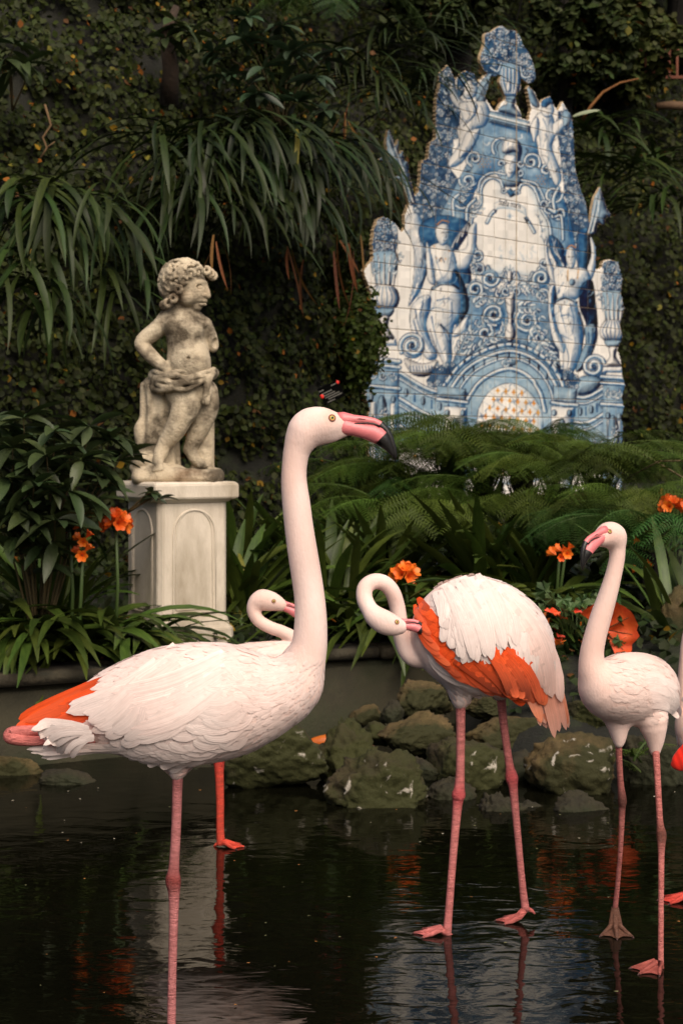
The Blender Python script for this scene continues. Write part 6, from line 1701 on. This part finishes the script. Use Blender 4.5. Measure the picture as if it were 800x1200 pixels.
clivia(630, 680, 8.15, 30, 'tall clivia in shade left of the small flamingo\'s bill', cl2, sc=(.9, 1.2))
clivia(690, 700, 8.4, 28, 'dark clivia behind the small flamingo\'s neck', cl)
clivia(795, 730, 7.3, 16, 'clivia with a pale yellow-green leaf beside the fern stem', cl2, yel=1)
clivia(790, 640, 8.0, 12, 'clivia with a small orange flower head among the dark ferns', cl, [(786, 594, 7.8, 10, .9), (752, 668, 7.6, 2, .7), (738, 640, 7.6, 2, .7)])

# --- lanceolate leaves
def lance_mesh(L, w, droop=.3, segs=6, fold_=.22, name='leaf'):
    V = []; F = []
    for i in range(segs + 1):
        t = i / segs; wf = math.sin(math.pi * min(1, t * .92 + .06)) ** .8 if 0 < i < segs else .04
        z = -droop * L * t * t + .08 * L * t; c = Vector((L * t, 0, z)); k = w / 2 * wf
        V += [c + Vector((0, -k, k * fold_ * 2)), c, c + Vector((0, k, k * fold_ * 2))]
        if i: b_ = i * 3; F += [(b_ - 3, b_ - 2, b_ + 1, b_), (b_ - 2, b_ - 1, b_ + 2, b_ + 1)]
    return mesh_np(name, V, F)
def lance_vs(n, Lr, wr, mat, dr=(.1, .5)):
    o = []
    for i in range(n): me = lance_mesh(prn.uniform(*Lr), prn.uniform(*wr), prn.uniform(*dr)); me.materials.append(mat); o.append(me)
    return o
def shrub(name, label, base, ends, vs, per=8, group=None, matstem='stem', sc=(.7, 1.15), tilt=(R_(-35), R_(35))):
    """base world point; ends = world points of twig tips, each with a whorl of leaves"""
    base = Vector(base); root = empty(name, base, label, 'shrub', group)
    mb = MB()
    for e in ends:
        e = Vector(e) - base; mid = e * .55 + Vector((0, 0, .12 * e.length)) + Vector((prn.gauss(0, .02), prn.gauss(0, .02), 0))
        P = [Vector(q) for q in cr([np.zeros(3), np.array(mid), np.array(e)], 5)]
        mb.tube(P, [.006 - .004 * i / (len(P) - 1) for i in range(len(P))], 6)
        for k in range(per):
            f = 1.0 if k < per * .65 else prn.uniform(.6, .97)
            q = P[-1] if f == 1 else P[int(f * (len(P) - 1))]
            add_leaf(root, prn.choice(vs), None, q, prn.uniform(0, 2 * math.pi) if k >= per * .65 else k * 2.399 + prn.gauss(0, .3), prn.uniform(*sc), prn.gauss(0, .3), prn.uniform(*tilt))
    obj('branch', mb.mesh('branch'), M['stem'], root)
    return root
bl = lance_vs(10, (.11, .19), (.042, .064), M['shrub'])
pb = at(45, 740, 6.95); pb.z = .34
ends = [at(x, y, d) for x, y, d in ((28, 490, 6.7), (65, 505, 6.65), (105, 500, 6.75), (15, 525, 6.6), (55, 535, 6.55), (95, 540, 6.6), (130, 515, 6.8), (5, 560, 6.6), (40, 570, 6.5), (80, 575, 6.55), (118, 560, 6.7), (140, 540, 6.85), (25, 600, 6.6), (65, 610, 6.55), (0, 500, 6.8), (-15, 540, 6.7), (45, 515, 6.9), (85, 520, 6.95), (15, 630, 6.7), (50, 640, 6.7), (85, 600, 6.7), (35, 545, 6.6), (-5, 600, 6.65), (110, 590, 6.8), (70, 560, 6.9), (20, 575, 6.9))]
shrub('broad_leaved_shrub', 'broad-leaved green shrub with whorled leaves beside the cherub statue\'s pedestal', pb, ends, bl, 15)
pb = at(160, 640, 6.95)
shrub('leafy_sprig', 'small leafy sprig poking in front of the pedestal cap', at(150, 600, 7.0), [at(188, 585, 6.88), at(178, 578, 6.9)], lance_vs(5, (.055, .085), (.024, .034), M['shrub']), 9)
dkl = lance_vs(8, (.12, .2), (.045, .065), pmat('dark_shrub_leaf', (0.014, 0.032, 0.014), (0.028, 0.055, 0.022), 8, .5, .2, 45, objrand=.35, trans=.1))
pb = at(330, 150, 10.2)
shrub('dark_leafy_shrub', 'dark shrub with pointed leaves above the hanging strap curtain', pb, [at(x, y, d) for x, y, d in ((250, 60, 9.6), (285, 45, 9.7), (310, 80, 9.6), (340, 60, 9.8), (370, 90, 9.8), (390, 60, 10), (300, 110, 9.6), (350, 120, 9.7), (265, 90, 9.6), (330, 30, 9.9), (380, 130, 9.8), (290, 20, 9.8))], dkl, 11, 'leafy shrubs high on the bank')
shrub('dark_leafy_shrub', 'leafy shrub with a paler whorl high in the ivy', at(15, 130, 8.9), [at(18, 52, 8.6), at(30, 75, 8.6), at(5, 70, 8.6)], bl, 9, 'leafy shrubs high on the bank')
shrub('dark_leafy_shrub', 'leafy shrub beside the brown dead stump in the ivy', at(215, 60, 9.6), [at(205, 25, 9.3), at(225, 40, 9.3), at(195, 45, 9.3)], bl, 8, 'leafy shrubs high on the bank')

# --- ferns
def frond_mesh(L, W, arch, mat, npair=19, nleaf=12, name='frond'):
    V = []; F = []
    def rach(t):
        p0, p1 = arch; a = p0 + (p1 - p0) * t
        return a
    pts = []; x = z = 0
    NS = 40
    for i in range(NS + 1):
        pts.append((x, z, rach(i / NS))); x += math.cos(rach(i / NS)) * L / NS; z += math.sin(rach(i / NS)) * L / NS
    def quad(a, b_, c, d): n0 = len(V); V.extend([a, b_, c, d]); F.append((n0, n0 + 1, n0 + 2, n0 + 3))
    # rachis: a thin three-sided rod
    for i in range(NS):
        r = .006 * (1 - i / NS) + .0012
        a = Vector((pts[i][0], 0, pts[i][1])); c = Vector((pts[i + 1][0], 0, pts[i + 1][1])); yv = Vector((0, r, 0)); zv = Vector((0, 0, r))
        quad(a - yv, a + zv, c + zv, c - yv); quad(a + zv, a + yv, c + yv, c + zv); quad(a + yv, a - yv, c - yv, c + yv)
    for i in range(npair):
        t = .12 + .87 * i / (npair - 1); q = t * NS; k = int(min(q, NS - 1)); X, Z, A = pts[k]
        P = Vector((X, 0, Z)); T = Vector((math.cos(A), 0, math.sin(A))); Nn_ = Vector((-math.sin(A), 0, math.cos(A)))
        ln = W * (math.sin(math.pi * min(1, (t * .85 + .12))) ** .75) * prn.uniform(.9, 1.08)
        for sg in (-1, 1):
            dv = (T * .55 + Vector((0, sg, 0)) - Nn_ * .18).normalized(); ax = dv.cross(Nn_).normalized(); ax = (Matrix.Rotation(prn.gauss(0, .45), 3, dv) @ ax).normalized(); dv = (dv + Vector((prn.gauss(0, .06), 0, prn.gauss(0, .10)))).normalized()
            for j in range(nleaf):
                u = (j + .6) / nleaf; c = P + dv * ln * u - Nn_ * ln * .22 * u * u
                ll = ln * .165 * (1 - .6 * u) + .002; lw = ln / nleaf * .45
                for s2 in (-1, 1):
                    tp = c + ax * s2 * ll + dv * lw * .7 - Nn_ * ll * .15
                    quad(c - dv * lw * .4, c + dv * lw * .4, tp + dv * lw * .25, tp - dv * lw * .2)
    me = mesh_np(name, V, F, smooth=False); me.materials.append(mat); return me
def fern(name, label, base, n, vs, azlist=None, grp=None, trunk=None, sc=(.8, 1.1), pitch=(0, .1)):
    root = empty(name, base, label, 'fern', grp)
    for i in range(n):
        az = azlist[i % len(azlist)] + prn.gauss(0, .1) if azlist else i * 2.399
        add_leaf(root, vs[i % len(vs)], None, (prn.gauss(0, .015), prn.gauss(0, .015), prn.uniform(-.02, .04)), az, prn.uniform(*sc), prn.gauss(0, .12), prn.gauss(*pitch), 'frond')
    if trunk:
        mb = MB(); P = [Vector((.01 * math.sin(i), 0, -trunk * (1 - i / 6))) for i in range(7)]; mb.tube(P, [.06 + .01 * math.sin(i * 2.1) for i in range(7)], 12)
        for i in range(60):
            a = prn.uniform(0, 6.28); z0 = -prn.uniform(0, trunk); q = Vector((math.cos(a) * .058, math.sin(a) * .058, z0)); mb.tube([q, q + Vector((math.cos(a) * .03, math.sin(a) * .03, .05)), q + Vector((math.cos(a) * .045, math.sin(a) * .045, .11))], [.006, .005, .002], 5)
        obj('trunk', mb.mesh('trunk'), M['bark'], root)
    return root
fr = [frond_mesh(.92, .25, (R_(48), R_(-30)), M['fern']), frond_mesh(.85, .23, (R_(55), R_(-45)), M['fern']), frond_mesh(.78, .23, (R_(38), R_(-38)), M['fern'])]
frf = [frond_mesh(.80, .25, (R_(62), R_(-78)), M['fern']), frond_mesh(.70, .24, (R_(50), R_(-85)), M['fern'])]
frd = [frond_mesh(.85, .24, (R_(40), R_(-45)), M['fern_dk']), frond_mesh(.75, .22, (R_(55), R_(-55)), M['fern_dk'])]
fb = at(568, 556, 8.9)
fern('tree_fern', 'feathery green tree fern spreading its fronds in front of the tile panel', fb, 24, fr, [R_(a) for a in (185, 200, 165, 220, 350, 10, 335, 250, 290, 150, 30, 270, 315, 178, 2, 235, 305)], 'ferns in the bed', .35, (.75, 1.0))
fb = at(655, 570, 8.6)
fern('tree_fern', 'second tree fern with flat sweeping fronds below the panel\'s right pier', fb, 19, fr, [R_(a) for a in (180, 195, 160, 215, 345, 5, 240, 300, 270, 330, 25)], 'ferns in the bed', .30, (.7, .95))
fb = at(770, 640, 7.9)
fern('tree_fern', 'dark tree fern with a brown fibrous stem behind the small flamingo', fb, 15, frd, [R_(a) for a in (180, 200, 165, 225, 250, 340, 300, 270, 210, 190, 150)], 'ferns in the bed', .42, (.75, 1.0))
fb = at(485, 572, 8.9)
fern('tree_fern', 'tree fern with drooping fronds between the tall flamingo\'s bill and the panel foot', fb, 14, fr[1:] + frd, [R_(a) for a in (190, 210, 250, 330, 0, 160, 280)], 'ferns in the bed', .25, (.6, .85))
for (x, y, d, n_, lab) in ((545, 612, 8.7, 13, 'low fern filling the shade above the round orange flower head'), (625, 615, 8.5, 13, 'low fern filling the shade behind the preening flamingo\'s back'), (475, 618, 8.6, 12, 'low fern in the shade right of the tall flamingo\'s neck'), (530, 532, 9.4, 16, 'tree fern whose fronds brush the left pier of the tile panel'), (612, 540, 9.5, 16, 'tree fern rising in front of the tile panel\'s arched lattice'), (700, 560, 9.0, 16, 'tree fern drooping below the panel\'s right-hand vase'), (735, 610, 8.2, 14, 'low fern above the large orange leaf'), (455, 580, 9.2, 12, 'fern under the tall flamingo\'s bill tip')):
    fern('tree_fern', lab, at(x, y, d), n_, frf + fr, [R_(a) for a in (270, 235, 305, 205, 335, 250, 290, 180, 0, 220, 320)], 'ferns in the bed', .3, (.6, .9))
fb = at(745, 900, 6.0)
fern('small_fern', 'small bright fern sprig growing between the rocks', fb, 5, [frond_mesh(.16, .045, (R_(50), R_(-10)), M['fern'], 12, 5)], [R_(a) for a in (200, 340, 270, 160, 20)], None, None, (.8, 1.1))
fb = at(400, -10, 10.6)
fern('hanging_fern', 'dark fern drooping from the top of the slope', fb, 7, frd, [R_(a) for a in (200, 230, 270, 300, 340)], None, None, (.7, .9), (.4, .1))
# side sprays with spaced leaflets at the right
def spray(label, a, b_, n, mat, leafL=.06):
    root = empty('leafy_spray', a, label, 'shrub'); A = Vector((0, 0, 0)); B = Vector(b_) - Vector(a)
    mb = MB(); mb.tube([A, B * .5 + Vector((0, 0, .04)), B], [.005, .004, .002], 6); obj('stem', mb.mesh('stem'), M['stem'], root)
    me = lance_mesh(leafL, leafL * .3, .15); me.materials.append(mat)
    az = math.atan2(B.y, B.x)
    for i in range(n):
        t = (i + 1) / (n + .5); q = B * t + Vector((0, 0, .16 * t * (1 - t)))
        for sg in (-1, 1): add_leaf(root, me, None, q, az + sg * 1.1, prn.uniform(.8, 1.1) * (1 - .4 * t), sg * .5, prn.uniform(-.1, .4), 'leaf')
spray('arching spray of small paired leaves right of the panel\'s foot', at(800, 560, 8.2), at(700, 520, 8.6), 13, M['fern'])
spray('low spray of paired leaves over the small orange flowers', at(810, 540, 8.0), at(735, 560, 8.2), 10, M['fern'])

# --- geranium with orange leaves
def gleaf_mesh():
    n = 15; V = [(0, 0, 0)]; F = []
    for i in range(n):
        a = -2.5 + 5.0 * i / (n - 1); r = .034 * (1 + .13 * math.cos(i * math.pi))
        V.append((r * math.cos(a) + .004, r * math.sin(a), .006 * math.sin(i * 1.9) + .006))
    F = [(0, i, i + 1) for i in range(1, n)]
    me = mesh_np('leaf', V, F, smooth=False); return me
g0 = gleaf_mesh(); g0.materials.append(M['geranium']); g1 = g0.copy(); g1.materials.clear(); g1.materials.append(M['orangeleaf'])
p = at(672, 765, 7.1); p.z = bed_z(p)
ger = empty('geranium_plant', p, 'geranium with lobed green and orange leaves behind the small flamingo\'s neck', 'plant')
mb = MB()
for i in range(120):
    x, y = prn.uniform(628, 728), prn.uniform(692, 775); d_ = 7.05 + prn.uniform(-.12, .2)
    if (x - 632) / 100 + (775 - y) / 84 < .35: y = min(y + 15, 775)
    q = at(x, y, d_) - p; org_ = (x < 690 and 715 < y < 755 and prn.random() < .6)
    add_leaf(ger, g1 if org_ else g0, None, q, prn.uniform(0, 6.28), prn.uniform(.7, 1.25), prn.gauss(.6, .45), prn.gauss(.5, .4))
    if i % 2 == 0: mb.tube([Vector((q.x * .3, q.y * .3, 0)), q * .6 + Vector((0, 0, .03)), q], [.004, .003, .0018], 5)
obj('stem', mb.mesh('stem'), M['greenstem'], ger)
# big crinkled orange leaf
V = []; F = []; NR, NA = 7, 22
for j in range(NR):
    for i in range(NA):
        a = R_(-70) + R_(215) * i / (NA - 1); r = .128 * (j + .4) / (NR - .6) * (1 + (.10 * mnoise.noise(Vector((i * .9, 2, 7))) if j == NR - 1 else 0))
        V.append((r * math.cos(a) * 1.0, .03 * mnoise.noise(Vector((i * .35, j * .5, 3))) + .012 * mnoise.noise(Vector((i * 1.1, j * .9, 1))) - .05 * (r / .125) ** 2, r * math.sin(a) * .95))
F = [(j * NA + i, j * NA + i + 1, (j + 1) * NA + i + 1, (j + 1) * NA + i) for j in range(NR - 1) for i in range(NA - 1)]
blf = empty('orange_leaf', at(708, 738, 6.98), 'large crinkled bright orange leaf behind the small flamingo\'s neck', 'leaf')
lo_ = obj('blade', mesh_np('blade', V, F), M['orangeleaf'], blf)
mb = MB()
for i in range(2, NA - 1, 4): mb.tube([Vector(V[j * NA + i]) - Vector((0, .002, 0)) for j in range(NR - 1)], [.003 - .0003 * j for j in range(NR - 1)], 5)
obj('vein', mb.mesh('vein'), M['dry'], lo_)
mb = MB(); mb.tube([(0, 0, 0), (-.02, .02, -.08), (-.03, .04, -.25)], [.006, .005, .005], 6); obj('stalk', mb.mesh('stalk'), M['stem'], blf)

# --- dry leaves hanging on the bank
drym = [strap_mesh(L, w, R_(-70), R_(-100), .1) for L, w in ((.34, .018), (.42, .014), (.26, .020))]
for m_ in drym: m_.materials.append(M['dry'])
for (x, y, d, n, lab) in ((258, 292, 8.6, 4, 'withered orange leaves hanging beside the cherub\'s face'), (402, 286, 9.5, 6, 'withered brown leaves hanging below the strap curtain'), (345, 296, 9.2, 4, 'dry curled leaves caught on the dark ivy'), (402, 130, 9.9, 4, 'withered yellow leaf tuft between the grassy plants'), (478, 262, 10.8, 1, 'brown dead strap across the panel\'s left angel wing')):
    r = empty('dry_leaves', at(x, y, d), lab, 'dry leaves', 'withered leaves on the bank')
    for i in range(n): add_leaf(r, drym[i % 3], None, (prn.gauss(0, .05), prn.gauss(0, .03), prn.gauss(0, .04)), prn.uniform(R_(180), R_(360)), prn.uniform(.7, 1.1), prn.gauss(0, .3), prn.gauss(0, .2))

# --- trees above and behind
def tree(label, foot, h, lean, r, crowns, leafn, size, base, seed, group='trees on the upper slope'):
    """crowns: local ellipsoids (x,y,z,rx,ry,rz)"""
    rg = np.random.default_rng(seed); root = empty('tree', foot, label, 'tree', group)
    P = [Vector((lean * (t ** 1.3) + .05 * math.sin(t * 7 + seed), .04 * math.cos(t * 5 + seed), -.4 + (h + .4) * t)) for t in np.linspace(0, 1, 9)]
    mb = MB(); mb.tube(P, [r * (1 - .55 * t) for t in np.linspace(0, 1, 9)], 12)
    for (x, y, z, rx, ry, rz) in crowns:
        for k in range(3):
            e = Vector((x + rg.normal(0, rx * .4), y + rg.normal(0, ry * .4), z + rg.normal(0, rz * .3))); s0 = P[5 + k]
            mb.tube([s0, s0.lerp(e, .5) + Vector((0, 0, .1)), e], [r * .3, r * .2, r * .06], 7)
    obj('trunk', mb.mesh('trunk'), M['bark'], root)
    Ps = []; Ns = []
    for (x, y, z, rx, ry, rz) in crowns:
        nc = 26
        cc = rg.normal(0, 1, (nc, 3)); cc /= np.linalg.norm(cc, axis=1)[:, None]; cc *= rg.uniform(.5, 1.0, (nc, 1)) * np.array([rx, ry, rz]); cc += np.array([x, y, z])
        per = leafn // (len(crowns) * nc)
        for c_ in cc:
            d_ = rg.normal(0, 1, (per, 3)); d_ /= np.linalg.norm(d_, axis=1)[:, None]
            Ps.append(c_ + d_ * rg.uniform(.2, 1, (per, 1)) * np.array([rx, ry, rz]).mean() * .28); Ns.append(d_ * .5 + np.array([0, -.2, .7]))
    P_ = np.concatenate(Ps); N_ = np.concatenate(Ns); N_ /= np.linalg.norm(N_, axis=1)[:, None]
    leaf_cloud('crown', P_, N_, size, leaf_cols(len(P_), rg, base, .45, YEL, .02), rg, root)
GR = (.030, .042, .013)
def foot(x, y, d):
    return at(x, y, d)
tree('slim dark-trunked tree rising behind the tile urn', foot(652, 150, 15.6), 4.2, .35, .075, [(.6, .2, 3.2, 1.2, 1.0, .8), (-.4, .5, 4.3, 1.3, 1.2, .9), (.2, -.25, .75, .6, .3, .45)], 9000, .085, GR, 1)
tree('dark-trunked tree leaning over the slope right of the panel', foot(725, 120, 16.2), 4.6, -.9, .085, [(.2, -.4, 3.0, 1.3, 1.0, .8), (1.0, .3, 4.2, 1.4, 1.2, .9), (-.1, -.3, .5, .7, .3, .5)], 9500, .085, (.040, .050, .013), 2)
tree('tree with yellow-green leaves beyond the orange railing', foot(790, 140, 17.2), 4.4, .3, .13, [(-.3, -.3, 2.0, 1.1, .9, .7), (.2, .2, 3.6, 1.6, 1.2, .9), (-.3, -.3, .7, .6, .3, .4)], 9000, .085, (.055, .062, .014), 3)
tree('forked tree half hidden behind the panel\'s left edge', foot(545, 120, 14.8), 4.4, -.2, .12, [(-.5, 0, 2.6, 1.2, 1.0, .8), (.3, .3, 4.0, 1.4, 1.2, .9), (-.2, -.2, .8, .6, .3, .5)], 9000, .085, GR, 4)
tree('tall tree on top of the bank behind the grassy plants', foot(400, -70, 14.0), 4.0, .3, .13, [(-.4, -.3, 2.6, 1.5, 1.2, .9), (.5, 0, 3.4, 1.4, 1.2, .9)], 7000, .085, GR, 5)
tree('tall tree overhanging the bank above the ivy', foot(200, -90, 12.6), 3.6, -.3, .13, [(-.5, -.6, 2.2, 1.6, 1.3, .8), (.6, -.2, 3.0, 1.5, 1.2, .9)], 7000, .085, GR, 6)
tree('tall tree at the far end of the ivy bank', foot(20, -90, 12.0), 3.6, .2, .13, [(-.2, -.6, 2.2, 1.6, 1.3, .8), (.4, -.2, 3.0, 1.5, 1.2, .9)], 7000, .085, GR, 7)
# dead stump, curved bare branch, vine stems
mb = MB(); q0 = at(196, 70, 9.45)
mb.tube([(0, .1, -.22), (.02, 0, -.05), (-.01, 0, .15), (.05, .02, .30)], [.055, .045, .035, .02], 12); st = empty('dead_stump', q0, 'brown dead stump sticking out of the ivy at the top', 'stump'); obj('trunk', mb.mesh('trunk'), pmat('reddish_bark', (.022, .013, .007), (.045, .026, .014), 14, .9, .8, 60), st)
mb = MB(); mb.tube([(0, 0, 0), (.03, 0, .05), (.01, 0, .10), (.05, 0, .16), (.02, 0, .26)], .006, 6); mb.tube([(.03, 0, .05), (.07, 0, .08)], [.005, .002], 6); vn = empty('vine', at(48, 185, 8.3), 'twisted bare vine stem on the ivy above the left strap plants', 'vine'); obj('stem', mb.mesh('stem'), pmat('vine_bark', (.12, .07, .03), None, rough=.9), vn)
mb = MB(); P = [at(x, y, 14.6) - at(690, 130, 14.6) for x, y in ((682, 140), (692, 124), (706, 108), (726, 97), (748, 92))]; mb.tube(P, [.014, .014, .012, .009, .005], 7); br = empty('bare_branch', at(690, 130, 14.6), 'curved bare brown branch arching right of the tiled cherub', 'branch'); obj('stem', mb.mesh('stem'), M['dry'], br)
# pale pointed leaves beside the branch
r = empty('pale_leaf_tuft', at(668, 138, 14.5), 'pair of pale pointed leaves beside the panel\'s right cherub', 'leaves')
pm = lance_mesh(.26, .05, .1); pm.materials.append(pmat('pale_leaf', (.22, .26, .16), None, rough=.5))
for az, rl in ((.1, .4), (.35, -.2), (-.1, .8)): add_leaf(r, pm, None, (0, 0, 0), az, 1, rl, -.25)
# orange railing and pale stone far up the slope
rl = empty('orange_railing', at(752, 82, 16.2), 'orange painted railing far up the slope', 'railing'); om = pmat('orange_paint', (.11, .024, .008), (.16, .04, .012), 10, .7)
for i in range(9):
    mb = MB(); mb.box((.03 + i * .075, 0, .06), (.011, .011, .13)); obj('baluster', mb.mesh('baluster', False), om, rl)
for z in (-.07, .19): mb = MB(); mb.box((.35, 0, z), (.38, .016, .014)); obj('rail', mb.mesh('rail', False), om, rl)
mb = MB(); mb.tube([(0, 0, 0), (.15, .02, .01), (.34, 0, -.01), (.5, 0, 0)], [.03, .042, .045, .04], 10); ps = empty('fallen_log', at(768, 124, 16.3), 'pale weathered log lying under the orange railing', 'log'); obj('trunk', mb.mesh('trunk'), pmat('weathered_wood', (.10, .055, .03), (.15, .09, .05), 8, .9, .5, 40), ps)
# small dark tag with grey streaks and red marks in the ivy
tg = empty('garden_tag', at(388, 460, 9.2), 'small black tag with grey streaks and two red dots above the tall flamingo\'s head', 'tag'); Rt = Matrix.Rotation(R_(-25), 3, 'Y')
def tb(c, h, mat, name):
    mb = MB(); mb.box(c, h); me = mb.mesh(name, False)
    for v in me.vertices: v.co = Rt @ v.co
    obj(name, me, mat, tg)
tb((0, 0, 0), (.062, .006, .048), pmat('black_card', (.0015, .0015, .0015), None, rough=.95, spec=.05), 'plate')
gm = pmat('grey_print', (.10, .095, .085), None, rough=.7); rm = pmat('red_print', (.7, .02, .012), None, rough=.5)
for (x, z, l_) in ((-.045, .030, .014), (-.02, .012, .030), (-.012, -.002, .034), (.0, -.014, .042), (.012, -.026, .040), (-.018, -.040, .022), (.030, .034, .016)): tb((x, -.0075, z), (l_, .0015, .0028), gm, 'streak')
for (x, z, r_) in ((-.052, .002, .010), (.055, .036, .008)):
    bm = bmesh.new(); bmesh.ops.create_uvsphere(bm, u_segments=12, v_segments=8, radius=r_)
    for v in bm.verts: v.co = Rt @ Vector((v.co.x + x, v.co.y * .3 - .007, v.co.z * 1.2 + z))
    me = bpy.data.meshes.new('red_dot'); bm.to_mesh(me); bm.free(); obj('red_dot', me, rm, tg)
# low groundcover over the bare soil
rg = np.random.default_rng(99)
P = []
while len(P) < 16000:
    x, y = rg.uniform(-2.6, 4.2), rg.uniform(6.6, 14.0)
    if abs(x) > y * .24 + .3: continue
    if x < .5 and y < wall_y(x) + .15: continue
    z = ground_z(x, y)
    if z < .12: continue
    P.append((x, y, z + rg.uniform(0, .09)))
P = np.array(P); N_ = np.repeat(np.array([[0, -.4, .9]]), len(P), 0)
o = leaf_cloud('bed_groundcover', P, N_, .055, leaf_cols(len(P), rg, (.020, .030, .009), .5, YEL, .04), rg, None, None, 0.0, 1.0)
tag(o, 'low leafy groundcover and leaf litter over the bed soil', 'groundcover', kind='stuff')
